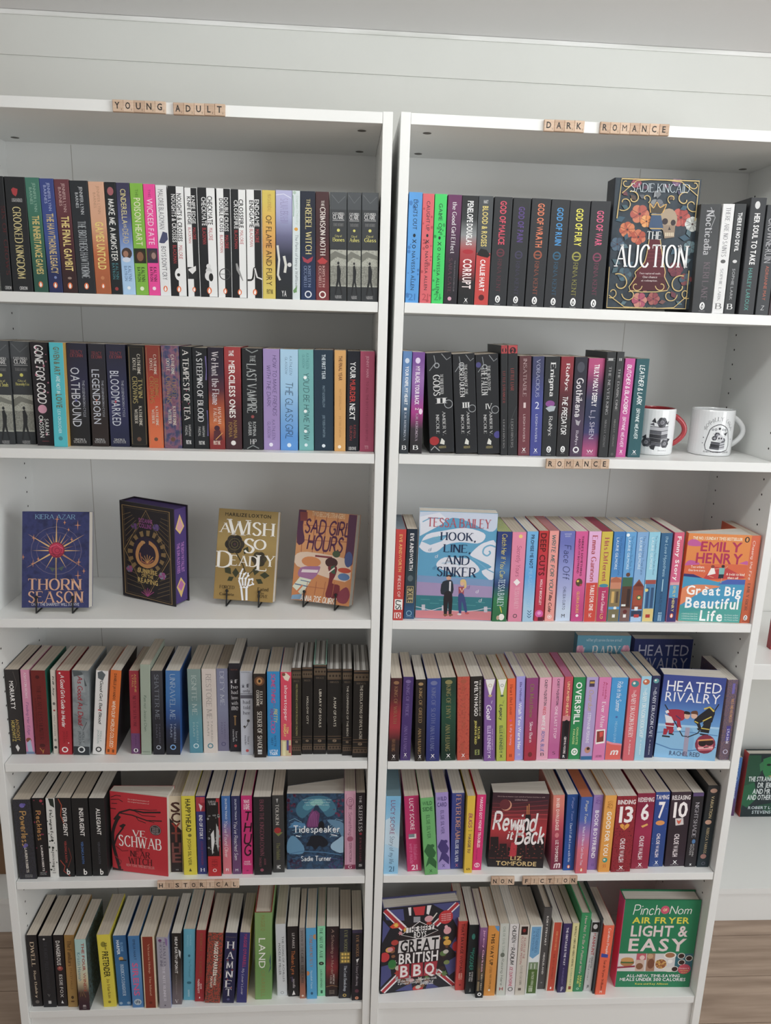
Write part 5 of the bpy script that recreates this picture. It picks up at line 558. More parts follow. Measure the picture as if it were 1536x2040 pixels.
K_(3,'black banded paperback between the mint-edged one and a narrow one','1f1c1a',(.031,.1331,.2016),(-.0952,.0297,.7378),(.0,-.017,.0),[('r',.005,.995,.0,.021,'5c4838'),('r',.005,.995,.052,.11,'60503e'),('l',[(0,.046),(1,.046)],'8c6c4c',.03),('l',[(0,.117),(1,.117)],'8c6c4c',.03),('p',[(.12,.08),(.2,.064),(.28,.08),(.2,.095)],'2a2018'),('p',[(.33999999999999997,.08),(.42000000000000004,.064),(.5,.08),(.42000000000000004,.095)],'2a2018'),('p',[(.56,.08),(.64,.064),(.72,.08),(.64,.095)],'2a2018'),('p',[(.78,.08),(.8600000000000001,.064),(.9400000000000001,.08),(.8600000000000001,.095)],'2a2018'),('h','RIGGS',.22,.78,.141,.161,'6c5c4c','S'),('t','A MAP OF DAYS',.44,.62,.325,.67,'d8d0c0','N'),('l',[(0,.785),(1,.785)],'7c6048',.03),('l',[(0,.816),(1,.816)],'7c6048',.03),('e',.5,.839,.16,.8,'5c4c3c'),('h','Q',.42,.6,.828,.854,'a08c74','S'),('l',[(0,.88),(1,.88)],'8c7050',.03),('r',.005,.995,.896,.946,'5c4a3a'),('p',[(.12,.92),(.2,.905),(.28,.92),(.2,.936)],'2a2018'),('p',[(.33999999999999997,.92),(.42000000000000004,.905),(.5,.92),(.42000000000000004,.936)],'2a2018'),('p',[(.56,.92),(.64,.905),(.72,.92),(.64,.936)],'2a2018'),('p',[(.78,.92),(.8600000000000001,.905),(.9400000000000001,.92),(.8600000000000001,.936)],'2a2018')],lines=1)
K_(3,'narrow black banded paperback, second from the side panel','1f1c1a',(.0211,.1348,.2043),(-.0677,.024,.7379),(.0,-.016,.0),[('r',.005,.995,.0,.021,'5c4838'),('r',.005,.995,.051,.109,'60503e'),('l',[(0,.045),(1,.045)],'8c6c4c',.03),('l',[(0,.115),(1,.115)],'8c6c4c',.03),('p',[(.12,.079),(.2,.063),(.28,.079),(.2,.094)],'2a2018'),('p',[(.33999999999999997,.079),(.42000000000000004,.063),(.5,.079),(.42000000000000004,.094)],'2a2018'),('p',[(.56,.079),(.64,.063),(.72,.079),(.64,.094)],'2a2018'),('p',[(.78,.079),(.8600000000000001,.063),(.9400000000000001,.079),(.8600000000000001,.094)],'2a2018'),('h','RIGGS',.22,.78,.139,.159,'6c5c4c','S'),('t','THE CONFERENCE OF THE BIRDS',.44,.62,.192,.773,'d8d0c0','N'),('l',[(0,.789),(1,.789)],'7c6048',.03),('l',[(0,.819),(1,.819)],'7c6048',.03),('e',.5,.841,.16,.8,'5c4c3c'),('h','Q',.42,.6,.831,.856,'a08c74','S'),('l',[(0,.882),(1,.882)],'8c7050',.03),('r',.005,.995,.897,.947,'5c4a3a'),('p',[(.12,.921),(.2,.906),(.28,.921),(.2,.937)],'2a2018'),('p',[(.33999999999999997,.921),(.42000000000000004,.906),(.5,.921),(.42000000000000004,.937)],'2a2018'),('p',[(.56,.921),(.64,.906),(.72,.921),(.64,.937)],'2a2018'),('p',[(.78,.921),(.8600000000000001,.906),(.9400000000000001,.921),(.8600000000000001,.937)],'2a2018')],lines=1)
K_(3,'wide black banded paperback touching the side panel','1f1c1a',(.0326,.1354,.2051),(-.0403,.0158,.738),(.0,-.006,.0),[('r',.005,.995,.0,.021,'5c4838'),('r',.005,.995,.051,.108,'60503e'),('l',[(0,.045),(1,.045)],'8c6c4c',.03),('l',[(0,.114),(1,.114)],'8c6c4c',.03),('p',[(.12,.078),(.2,.063),(.28,.078),(.2,.093)],'2a2018'),('p',[(.33999999999999997,.078),(.42000000000000004,.063),(.5,.078),(.42000000000000004,.093)],'2a2018'),('p',[(.56,.078),(.64,.063),(.72,.078),(.64,.093)],'2a2018'),('p',[(.78,.078),(.8600000000000001,.063),(.9400000000000001,.078),(.8600000000000001,.093)],'2a2018'),('h','RIGGS',.22,.78,.138,.157,'6c5c4c','S'),('t',"THE DESOLATIONS OF DEVIL'S ACRE",.44,.62,.168,.783,'d8d0c0','N'),('l',[(0,.79),(1,.79)],'7c6048',.03),('l',[(0,.82),(1,.82)],'7c6048',.03),('e',.5,.843,.16,.8,'5c4c3c'),('h','Q',.42,.6,.832,.858,'a08c74','S'),('l',[(0,.883),(1,.883)],'8c7050',.03),('r',.005,.995,.898,.948,'5c4a3a'),('p',[(.12,.922),(.2,.907),(.28,.922),(.2,.937)],'2a2018'),('p',[(.33999999999999997,.922),(.42000000000000004,.907),(.5,.922),(.42000000000000004,.937)],'2a2018'),('p',[(.56,.922),(.64,.907),(.72,.922),(.64,.937)],'2a2018'),('p',[(.78,.922),(.8600000000000001,.907),(.9400000000000001,.922),(.8600000000000001,.937)],'2a2018')],lines=1)
K_(4,'thick black leafy paperback with violet flowers and gold gothic title','n242426,30302f,3c3c4a,1c1c1c,40',(.0367,.1301,.1972),(-.7612,.0106,.4452),(.0,-.006,.0),[('e',.52,.073,.15,1.0,'7468b4'),('e',.65,.062,.08,1.0,'6458a8'),('t','Powerless',.34,.7,.148,.57,'c89850','G'),('e',.55,.567,.12,1.0,'6c64a8'),('e',.45,.586,.08,1.0,'7468b4'),('t','LAUREN ROBERTS',.44,.58,.602,.914,'e8e2d8','B'),('h','SIMON',.34,.76,.942,.955,'aaa','N'),('h','SCHUSTER',.34,.76,.961,.977,'aaa','N')],side='222')
K_(4,'black paperback with crimson petals and gold gothic title','1f1c1e',(.026,.1296,.1964),(-.7292,.0165,.4454),(.0,-.006,.0),[('D',9,9,'8c3048',.05,.1,.0,1.0,.02,.98),('e',.75,.035,.13,1.0,'b03848'),('t','Reckless',.26,.64,.161,.523,'c89050','G'),('t','LAUREN ROBERTS',.42,.58,.594,.924,'f0e8e4','B'),('h','SIMON',.2,.7,.937,.95,'aaa','N'),('h','SCHUSTER',.2,.7,.956,.972,'aaa','N')])
K_(4,'slim white paperback with black ivy and thin gothic title','dcdcd8',(.0183,.1296,.1964),(-.7065,.0151,.4457),(.0,.012,.0),[('D',12,22,'2c382e',.06,.13,.0,1.0,.02,.98),('p',[(.3,0),(.9,.005),(1,.118),(.5,.087)],'26302a'),('t','Powerful',.34,.66,.15,.496,'5c5c58','G'),('e',.5,.528,.16,1.0,'282c28'),('t','LAUREN ROBERTS',.4,.6,.606,.921,'5c5c58','B'),('r',.3,.7,.937,.946,'888')])
K_(4,'black paperback with ember streaks and white capitals','1e1e20',(.0324,.1296,.1963),(-.6795,.0157,.446),(.0,.012,.0),[('l',[(.2,.011),(.4,.09),(.3,.216),(.5,.326)],'a84428',.06),('l',[(.1,.784),(.4,.863),(.3,.926),(.7,.989)],'a83c2c',.06),('l',[(.7,.626),(.85,.752),(.6,.879)],'6c2c24',.05),('t','DIVERGENT',.44,.7,.125,.476,'ece8e4','B'),('t','VERONICA ROTH',.44,.58,.539,.815,'a83c38','B'),('h','b',.5,.72,.897,.97,'f0ece8','B')])
K_(4,'black paperback with steel blue author name','1e1e20',(.0345,.1284,.1946),(-.6435,.0167,.4461),(.0,.003,.0),[('t','INSURGENT',.44,.7,.123,.478,'ece8e4','B'),('t','VERONICA ROTH',.44,.58,.55,.837,'4470b0','B'),('h','b',.5,.72,.904,.978,'f0ece8','B')])
K_(4,'black paperback with white capitals, next to the red witch cover','1e1e20',(.0329,.1282,.1942),(-.6079,.0166,.4464),(.0,.006,.0),[('t','ALLEGIANT',.44,.7,.128,.464,'ece8e4','B'),('t','VERONICA ROTH',.44,.58,.552,.84,'4c4c54','B'),('h','b',.5,.72,.907,.981,'f0ece8','B')])
K_(4,'cream and dark brown paperback with giant outlined letters','d8c8ac',(.0267,.1267,.192),(-.4423,.0246,.4474),(.0,.004,.0),[('p',[(0,.281),(1,.444),(1,1),(0,1)],'2c2224'),('r',.005,.995,.918,1.0,'2a2022'),('h','S',.14,.9,.077,.204,'4c2c24','B'),('h','C',.14,.9,.212,.34,'4c2c24','B'),('h','Y',.14,.9,.346,.474,'9c3428','B'),('h','T',.14,.9,.469,.596,'7c3c34','B'),('h','H',.14,.9,.605,.732,'7c4844','B'),('h','E',.14,.9,.739,.866,'7c4844','B'),('h','WB',.4,.65,.959,.975,'aaa','N')])
K_(4,'bright yellow paperback with black outlined title','dccc08',(.0288,.1309,.1983),(-.4105,.0153,.4475),(.0,-.006,.0),[('t','HAPPYHEAD',.3,.68,.038,.448,'2c2a14','B'),('e',.55,.493,.14,1.0,'7c741c'),('t','JOSH SILVER',.38,.62,.531,.879,'2c2a14','N'),('p',[(.4,.954),(.5,.912),(.62,.954)],'4c4614')])
K_(4,'indigo paperback with red band','38387c|30387c',(.0206,.1299,.1968),(-.384,.0172,.4476),(.0,-.006,.0),[('r',.005,.995,.012,.193,'b03044'),('r',.5,.995,.012,.084,'c84454'),('p',[(.3,.092),(.7,.126),(.5,.193)],'e8d8dc'),('t','END OF STORY',.32,.66,.24,.544,'f0f0f4','B'),('t','LOUISE SWANSON',.4,.62,.578,.879,'8c304c','N'),('h','H',.35,.68,.921,.966,'e8e8f0','S')])
K_(4,'black, white and red paperback with ink portrait','1e1c1e',(.0295,.1293,.1959),(-.3557,.0097,.4478),(.0,-.006,.0),[('r',.72,.995,.0,.047,'b82830'),('r',.88,.995,.0,.735,'a82c34'),('h','SABAA',.15,.7,.03,.055,'c8c4c4','S'),('h','TAHIR',.2,.7,.06,.086,'c8c4c4','S'),('D',4,26,'8c8c8c',.04,.12,.0,1.0,.164,.718),('p',[(.3,.45),(.5,.399),(.55,.55),(.35,.718),(.3,.617)],'dcdcdc'),('p',[(.7,.315),(.9,.416),(.8,.685),(.65,.55)],'b8b8b8'),('r',.005,.995,.738,1.0,'c02028'),('t','HEIR',.3,.7,.785,.872,'8c1820','S'),('o',.5,.923,.12,1.0,'e8d8d8',.05)])
K_(4,'blue to coral paperback with white script','3c70b4|4c74b4|a06c94|d87080|dc7480',(.019,.13,.197),(-.3293,.0158,.448),(.0,-.006,.0),[('t','DUSTIN THAO',.42,.62,.034,.293,'d8e0ec','B'),('t',"You've Found Oliver",.28,.66,.31,.779,'f4eef0','H'),('h','FI',.35,.65,.926,.96,'f0e8ec','B')])
K_(4,'indigo to violet paperback with white script','2c305c|3c3868|6c4470',(.0191,.1301,.1971),(-.308,.0153,.4481),(.0,-.006,.0),[('t','DUSTIN THAO',.4,.6,.039,.302,'c8cce0','B'),('t',"You've Reached Sam",.28,.66,.318,.812,'f0eef4','H'),('h','M',.35,.65,.93,.963,'e8e8f0','B')])
K_(4,'magenta paperback with large black stacked capitals','cc2474',(.0239,.1308,.1981),(-.2842,.0147,.4483),(.0,-.006,.0),[('h','THE HATE',.24,.76,.052,.093,'f8e8f0','B'),('h','U GIVE',.24,.76,.105,.172,'f8e8f0','B'),('h','T',.25,.8,.205,.313,'2c1420','M'),('h','H',.25,.8,.338,.455,'2c1420','M'),('h','U',.22,.78,.48,.605,'2c1420','M'),('h','G',.22,.78,.622,.755,'2c1420','M'),('h','ANGIE',.2,.75,.827,.85,'f4dce8','N'),('h','THOMAS',.15,.85,.858,.882,'f4dce8','N'),('r',.4,.6,.947,.96,'8c1c50')])
K_(4,'thick black paperback with thin rose capitals','242226',(.0384,.1299,.1968),(-.2498,.0113,.4485),(.0,-.006,.0),[('t','BURN THE KINGDOM DOWN',.36,.58,.039,.743,'a05468','I'),('t','ADDIE',.58,.68,.785,.869,'8c4858','N'),('t','THORLEY',.3,.42,.768,.894,'8c4858','N'),('e',.45,.936,.1,1.0,'9c4c60')])
K_(4,'charcoal paperback with red flower and olive title','3c3c3c',(.0252,.1292,.1957),(-.2148,.0181,.4489),(.0,-.016,.0),[('p',[(.35,.042),(.55,.042),(.45,.102)],'aaa'),('t','TOLKIEN',.3,.58,.115,.373,'ccc8c0','S'),('p',[(.1,.458),(.9,.475),(.5,.525)],'7c8040'),('e',.45,.449,.3,1.0,'a82c2c'),('t','The Hobbit',.32,.64,.61,.831,'7c7c48','S'),('h','HC',.35,.65,.902,.949,'eee','B')])
K_(4,'pale pink paperback with dark rose line drawing','d49cb4',(.0249,.1318,.1997),(-.0546,.0249,.45),(.0,-.022,.0),[('o',.5,.137,.3,1.5,'8c4864',.04),('t','CLOSE',.4,.66,.104,.238,'6c2c48','S'),('t','Something',.3,.66,.263,.556,'7c3c58','H'),('e',.5,.606,.28,1.0,'a85c78'),('t','EDEN VICTORIA',.42,.64,.657,.908,'6c2c48','N'),('l',[(.15,.037),(.85,.037),(.85,.933),(.15,.933),(.15,.037)],'a8607c',.03),('r',.005,.995,.941,1.0,'8c2c50'),('h','G',.36,.62,.95,.988,'f0dce4','S')])
K_(4,'black paperback, white serif title, touching side panel','28222a',(.0202,.1293,.1958),(-.0313,.0243,.4501),(.0,-.021,.0),[('t','THE',.34,.6,.038,.137,'e4e0e4','S'),('t','SLEEPLESS',.3,.68,.162,.496,'ece8ec','S'),('e',.5,.53,.16,1.0,'a83048'),('t','JEN WILLIAMS',.38,.6,.573,.897,'884454','S'),('h','S',.3,.7,.932,.961,'ddd','B')])
K_(10,'pale blue cloud paperback with plum title','74b8e0|8cc4e4|b4d4e8|a8d4f0|8cc8ec',(.0325,.1301,.1971),(.036,.003,.454),(.0,.0,-.004),[('p',[(0,.303),(.3,.273),(.6,.424),(1,.545),(1,.667),(0,.606)],'c4dcec'),('t','LUCY SCORE',.34,.64,.053,.485,'884070','N'),('t','Story of my life',.3,.66,.508,.864,'2c3c68','H'),('h','21',.36,.72,.902,.97,'3c6c94','I')],pages='64808a')
K_(10,'raspberry paperback with white author name','c42468|cc2868',(.0325,.1269,.1923),(.0908,.0099,.4552),(.0,-.078,-.004),[('t','LUCY SCORE',.34,.62,.034,.445,'fcf0f4','N'),('r',.2,.72,.5,.562,'e8e4e4'),('r',.2,.6,.5,.544,'7c8c94'),('t','Mistakes',.5,.76,.641,.844,'e07ca8','H'),('t','were made',.22,.48,.625,.891,'e07ca8','H'),('h','21',.3,.72,.914,.981,'f8dce8','M')])
K_(10,'leaf green paperback with dark green landscape print','68b468',(.0295,.1293,.1959),(.1277,-.0024,.4554),(.0,-.096,-.004),[('h','WILD',.12,.86,.046,.094,'2c6838','B'),('h','SIDE',.12,.86,.119,.17,'2c6838','B'),('t','ELSIE SILVER',.36,.62,.221,.525,'2c6838','N'),('p',[(.05,.685),(.35,.594),(.6,.609),(.95,.715),(.8,.776),(.3,.761)],'2c6838'),('p',[(.1,.898),(.45,.715),(.95,.837),(.9,.928),(.4,.852)],'2c6838'),('e',.7,.624,.15,1.0,'2c6838'),('h','x',.36,.6,.932,.97,'2c6838','N')])
K_(10,'lilac paperback with indigo landscape print','a890d4',(.0288,.1304,.1975),(.1585,.0146,.455),(.0,-.075,-.004),[('h','WILD',.12,.86,.053,.102,'4c3c80','B'),('h','CARD',.12,.86,.127,.179,'4c3c80','B'),('t','ELSIE SILVER',.36,.62,.229,.534,'4c3c80','N'),('p',[(.05,.695),(.35,.603),(.6,.618),(.95,.725),(.8,.786),(.3,.771)],'4c3c80'),('p',[(.1,.908),(.45,.725),(.95,.847),(.9,.939),(.4,.863)],'4c3c80'),('e',.7,.634,.15,1.0,'4c3c80'),('h','x',.36,.6,.931,.969,'4c3c80','N')])
K_(10,'royal blue paperback with salmon serif title','3c4890|38448c',(.028,.1283,.1944),(.1878,.0169,.4544),(.0,-.032,-.004),[('t','FEVER DREAM',.34,.72,.026,.599,'e8a888','S'),('t','ELSIE SILVER',.36,.62,.617,.91,'d8dcf0','B'),('h','x',.38,.62,.933,.972,'c87088','N')])
K_(10,'golden yellow paperback with magenta title','e4bc18',(.0179,.1299,.1968),(.2114,.0028,.4541),(.0,-.015,-.004),[('t','BUGS',.3,.72,.224,.4,'a83068','M'),('h','and',.3,.75,.434,.449,'5c4810','N'),('t','MAGGIE SU',.34,.68,.492,.736,'5c2448','B'),('e',.5,.95,.22,1.0,'7c5c10'),('h','S',.36,.64,.931,.968,'e4bc18','B')])
K_(10,'hot pink paperback with slanted white title','dc1c74',(.0205,.1276,.1934),(.2332,.0122,.454),(.0,.0,-.004),[('t',"MARGO'S GOT MONEY TROUBLES",.38,.68,.031,.694,'fce8f0','B'),('t','RUFI THORPE',.3,.45,.722,.863,'8c1450','N'),('o',.5,.933,.26,1.0,'f8d8e8',.08),('h','S',.38,.62,.912,.953,'f8d8e8','B')],side='2c7c80')
K_(10,'coral to wine paperback leaning by the city night cover','e08070|c85060|a03450|7c2844',(.0262,.127,.1925),(.4165,.0102,.4546),(.0,-.048,-.004),[('t','IN HER OWN LEAGUE',.3,.58,.042,.467,'f8e0d8','B'),('e',.45,.533,.18,1.4,'d87c84'),('t','LIZ TOMFORDE',.36,.62,.6,.892,'f8e8e8','B'),('h','m',.3,.75,.917,.98,'f0d8dc','M')])
K_(10,'deep blue paperback with small white slanted title','1c4c94|2054a4',(.0248,.1291,.1956),(.4443,.0076,.4544),(.0,-.033,-.004),[('t','Paige Toon',.42,.66,.041,.336,'a0a8e0','H'),('t',"Don't Fall in Love with Me",.4,.6,.377,.885,'d4e0f4','S'),('e',.5,.951,.15,1.0,'e06030'),('P',.5,.951,.14,'e8743a','fff')])
K_(10,'blue to pink paperback with coral page edge','3c60b0|4c68b8|b478b4|dc6c80|d86474',(.0264,.1296,.1963),(.4705,-.0031,.4542),(.0,-.021,-.004),[('t','Paige Toon',.38,.66,.049,.333,'f0ecc8','H'),('t','What If I Never Get Over You',.36,.56,.382,.886,'e8e0f4','S'),('P',.5,.951,.15,'e8743a','fff')],pages='b4623c')
K_(10,'violet paperback with bold white title','9c7cbc|a080c4|8c68b0',(.0223,.1277,.1935),(.4999,.0088,.4541),(.0,-.013,-.004),[('t','LUCY',.5,.74,.028,.12,'7c54a4','M'),('t','VINE',.26,.48,.028,.12,'7c54a4','M'),('t','BOOK BOYFRIEND',.3,.68,.203,.842,'f8f4fc','B'),('h','SS',.36,.64,.917,.95,'5c3c84','N')])
K_(10,'amber paperback with bold white title and dog','eca43c|e89c34',(.0263,.1303,.1974),(.5248,.0009,.4541),(.0,-.011,-.004),[('t','LUCY',.5,.72,.07,.167,'b87018','M'),('t','VINE',.26,.46,.07,.167,'b87018','M'),('t','GOOD FOR YOU',.3,.68,.208,.784,'fcf4e8','B'),('e',.5,.841,.22,1.1,'2c9c8c'),('e',.45,.838,.1,1.0,'f0e0c8'),('h','SS',.36,.64,.898,.938,'c85c28','N')])
K_(10,'wide crimson paperback numbered 13 with orange heart','n8c1c2c,a02434,5c141c,30',(.045,.1292,.1957),(.5633,.0003,.4544),(.0,-.02,-.004),[('h','BINDING',.05,.95,.049,.105,'f4ecec','B'),('h','13',.18,.88,.134,.339,'fcf4f4','B'),('p',[(.25,.372),(.38,.356),(.5,.384),(.62,.356),(.75,.372),(.7,.405),(.5,.446),(.3,.405)],'e89c30'),('l',[(.5,.384),(.45,.405),(.53,.416),(.48,.438)],'8c1c2c',.03),('t','CHLOE WALSH',.36,.6,.552,.869,'f4e8ec','B'),('h','X',.4,.62,.92,.962,'fff','B'),('h','PIATKUS',.3,.7,.972,.984,'ccc','N')])
K_(10,'berry red paperback numbered 6','8c1c40|a82450|982040',(.0407,.1293,.196),(.6116,.0103,.4543),(.0,-.02,-.004),[('h','REDEEMING',.05,.95,.054,.11,'f4ecec','B'),('h','6',.28,.74,.14,.346,'fcf4f4','B'),('p',[(.35,.428),(.7,.395),(.75,.417),(.45,.45)],'e8b050'),('t','CHLOE WALSH',.36,.6,.56,.873,'f4e8ec','B'),('h','X',.4,.62,.924,.967,'fff','B'),('h','PIATKUS',.3,.7,.977,.988,'ccc','N')])
K_(10,'navy blue paperback numbered 7 with small moon','2c4c98|28488c',(.0329,.1284,.1946),(.6533,.0168,.4543),(.0,-.025,-.004),[('D',8,10,'6c84c0',.02,.04,.0,1.0,.02,.98),('h','TAMING',.05,.95,.038,.095,'f4ecec','B'),('h','7',.28,.74,.128,.338,'fcf4f4','B'),('e',.5,.408,.32,.6,'e89848'),('t','CHLOE WALSH',.36,.6,.55,.87,'f4e8ec','B'),('h','X',.4,.62,.922,.965,'fff','B'),('h','PIATKUS',.3,.7,.975,.987,'ccc','N')])
K_(10,'wide plum black paperback numbered 10 with card','3c2c38|30242e|342632',(.0465,.1282,.1943),(.6973,.017,.4546),(.0,-.027,-.004),[('h','RELEASING',.05,.95,.045,.102,'f4ecec','B'),('h','10',.18,.88,.134,.334,'fcf4f4','B'),('p',[(.3,.351),(.7,.346),(.75,.435),(.35,.446)],'d8d0d0'),('p',[(.38,.368),(.5,.385),(.62,.363),(.58,.41),(.5,.43),(.42,.406)],'dc6048'),('t','CHLOE WALSH',.36,.6,.56,.87,'f4e8ec','B'),('h','X',.4,.62,.921,.965,'fff','B'),('h','PIATKUS',.3,.7,.975,.987,'ccc','N')])
K_(10,'black paperback with violet top and thin white capitals','28262c',(.0259,.128,.194),(.7343,.0147,.4542),(.0,-.021,-.004),[('r',.005,.995,.0,.047,'5c4878'),('t','NIGHTSHADE',.34,.66,.134,.595,'e0dce4','I'),('e',.55,.653,.16,1.4,'4c7cb0'),('t','AUTUMN',.5,.66,.687,.854,'ccc','N'),('t','WOODS',.28,.44,.687,.838,'ccc','N'),('h','x',.4,.6,.955,.98,'eee','B')])
K_(10,'taller black hardback with seashells and gold title','26282a|1e2a30|203038',(.0291,.1398,.2118),(.7641,.0138,.4539),(.0,.0,-.004),[('e',.5,.058,.28,.7,'b8907c'),('t','VARIATION',.38,.62,.123,.391,'e0cc98','N'),('e',.42,.44,.26,.8,'c89c84'),('t','REBECCA YARROS',.38,.6,.51,.827,'c8b484','N'),('e',.42,.865,.24,.9,'a87870'),('o',.5,.954,.13,1.0,'667',.04)],hard=1)
K_(5,'black paperback with cream old-style title','242022',(.0224,.1283,.1944),(-.7672,.0164,.0998),(.0,-.006,.0),[('t','DWELL',.3,.66,.102,.433,'e0c8a8','S'),('t','Rue Baldry',.34,.62,.499,.871,'d8c4a8','S'),('e',.5,.934,.2,1.0,'6c6460')])
K_(5,'black paperback with faint title and moon dot','26262a',(.0289,.1282,.1943),(-.7383,.0133,.1001),(.0,.002,.0),[('e',.42,.046,.08,1.0,'d0ccc8'),('t','THE MEMORY POLICE',.36,.62,.083,.479,'3c3c44','S'),('t','DAUGHTERS',.38,.6,.512,.744,'3a3a42','S'),('l',[(.4,.81),(.5,.851),(.55,.818)],'888',.04),('r',.4,.62,.909,.95,'c8c8c8')])
K_(5,'black paperback with condensed white title and red rose','241e20',(.0225,.1284,.1945),(-.7107,.0146,.1003),(.0,.008,.0),[('t','DANGEROUS',.24,.62,.078,.417,'ddd8d4','B'),('e',.5,.461,.28,1.0,'9c4440'),('e',.48,.453,.12,1.0,'c07868'),('t','ESSIE FOX',.36,.66,.549,.871,'e4e0dc','N'),('p',[(.4,.954),(.5,.912),(.65,.957)],'eee')])
K_(5,'gold brown paperback with dark swash title','9c7434|a87c3c|a48040',(.022,.1294,.196),(-.6863,.0122,.1005),(.0,.011,.0),[('t','The Familiars',.28,.66,.077,.421,'4c3018','S'),('t','STACEY HALLS',.38,.6,.454,.749,'6c4c20','N'),('e',.5,.864,.14,1.4,'4c3418'),('e',.5,.921,.2,.5,'5c3c1c')])
K_(5,'pale green landscape paperback with red title','a8ccc8|b0d0cc|c8ccb4|d0c098|503434|3c2430',(.0245,.127,.1924),(-.6575,.0028,.1006),(.0,.002,.0),[('t','THE FOUR WINDS',.58,.82,.05,.733,'a84838','B'),('t','Kristin Hannah',.14,.44,.183,.583,'4c8494','N'),('l',[(.4,.8),(.5,.733),(.7,.817)],'8c6c40',.05),('l',[(.2,.808),(.3,.7),(.4,.8)],'7c6438',.05),('h','m',.4,.65,.925,.958,'f0e8e8','B'),('h','PAN',.38,.66,.97,.98,'ccc','N')],side='n4c6c74,3c3c30,5c7c84,2a2420,14')
K_(5,'bright yellow paperback with heavy black title','dccc18',(.0288,.1301,.1972),(-.6018,.0098,.1012),(.0,-.033,.0),[('e',.45,.131,.2,1.3,'8c8414'),('t','The',.54,.72,.106,.204,'2c2810','S'),('t','PRETENDER',.3,.76,.229,.58,'26220c','B'),('t','Jo Harkin',.44,.66,.605,.874,'8c6c18','S'),('e',.5,.931,.12,1.0,'8c7c18')])
K_(5,'mid blue paperback with small gold emblem','2c6498|3070a4|2c6ca0',(.029,.127,.1925),(-.5682,.0116,.1013),(.0,-.026,.0),[('t','ELODIE',.54,.72,.097,.223,'7cb0dc','B'),('t','HARPER',.24,.46,.064,.265,'e8f0f8','B'),('e',.5,.324,.18,1.0,'c89848'),('r',.4,.9,.341,.357,'2c2c2c'),('t',"BOUDICCA'S DAUGHTER",.4,.64,.408,.852,'d0e4f4','S'),('e',.2,.961,.13,1.0,'8ca8c0'),('e',.8,.961,.13,1.0,'8ca8c0')])
K_(5,'sky blue paperback with tall pink letters','3c78b0|5c94cc|4c84c0',(.0252,.1291,.1956),(-.537,.0061,.1014),(.0,-.016,.0),[('t','EMILIA HART',.4,.62,.049,.329,'1c3c60','N'),('t','SIRENS',.22,.72,.371,.832,'d85c90','B'),('e',.5,.923,.34,1.0,'b0c4d4'),('e',.5,.923,.2,1.0,'34506c'),('h','U',.4,.6,.898,.947,'e0e8f0','B')])
K_(5,'cream bordered rust paperback with spaced lettering','d8c8a8',(.029,.1291,.1956),(-.5072,.0035,.1014),(.0,-.006,.0),[('r',.1,.88,.0,1.0,'8c3420'),('t','Victoria Hislop  The Island',.44,.62,.107,.815,'d8a888','S'),('e',.5,.923,.12,1.0,'6c2414')])
K_(5,'grey lilac paperback with pale capitals','a4a0b0|a8a4b0|a09ca8',(.0262,.1284,.1945),(-.4743,.002,.1017),(.0,-.006,.0),[('e',.3,.046,.14,1.0,'6c3c70'),('p',[(.7,.008),(.95,.033),(.9,.132),(.75,.099)],'8c70a4'),('t','KHALED',.54,.74,.074,.388,'6c687c','S'),('t','HOSSEINI',.24,.44,.074,.397,'6c687c','S'),('t','THE KITE RUNNER',.4,.62,.413,.893,'e0dce8','S'),('e',.5,.959,.07,1.0,'5c5868')],side='8c9cc8')
K_(5,'black to grey paperback with white block title','24201e|2c2624|4c4440|74686c',(.0218,.129,.1954),(-.4497,.0113,.1021),(.0,.02,.0),[('t','HEAP EARTH UPON IT',.34,.62,.05,.558,'e8e4e0','B'),('t','CHLOE MICHELLE HOWARTH',.4,.52,.583,.856,'9c9490','N'),('p',[(.7,.219),(.95,.252),(.9,.351),(.75,.301)],'ccc'),('h','V',.35,.62,.93,.977,'e8e4e4','S')])
K_(5,'light turquoise paperback with faint line art','5cacc8|58a8c4',(.0264,.1294,.1961),(-.4241,.0223,.1024),(.0,.028,.0),[('t','PATRICK',.54,.68,.08,.229,'8cc8dc','N'),('t','SANTANGELO',.3,.44,.08,.245,'8cc8dc','N'),('e',.5,.37,.1,1.4,'2c6c84'),('t','The Penelopiad',.42,.66,.411,.668,'3c7c94','H'),('e',.5,.751,.2,.7,'2c6c84'),('t','summit',.4,.6,.851,.95,'d0e8f0','N')])
K_(5,'crimson paperback with dull gold title','a42830',(.0217,.1298,.1967),(-.3992,.0176,.1027),(.0,.042,.0),[('t','RODRIGUEZ',.4,.66,.047,.334,'8c5c30','S'),('t','THE SEAMSTRESS',.4,.66,.352,.648,'8c5c30','S'),('t','ALICE',.54,.7,.744,.822,'f0dcd8','B'),('t','McDERMOTT',.26,.46,.683,.883,'f0dcd8','B'),('P',.5,.944,.12,'a42830','fff')])
K_(5,'red and green floral paperback with white author name','n7c2c24,3c4840,c03c2c,4c4c30,24',(.0347,.1276,.1934),(-.3689,.0122,.1035),(.0,.059,.0),[('t','MAGGIE',.46,.72,.124,.301,'f0ece0','B'),('t',"O'FARRELL",.46,.72,.31,.611,'f0ece0','B'),('t','THE MARRIAGE',.52,.68,.558,.743,'e8e0d0','B'),('t','PORTRAIT',.3,.44,.619,.779,'e8e0d0','B')])
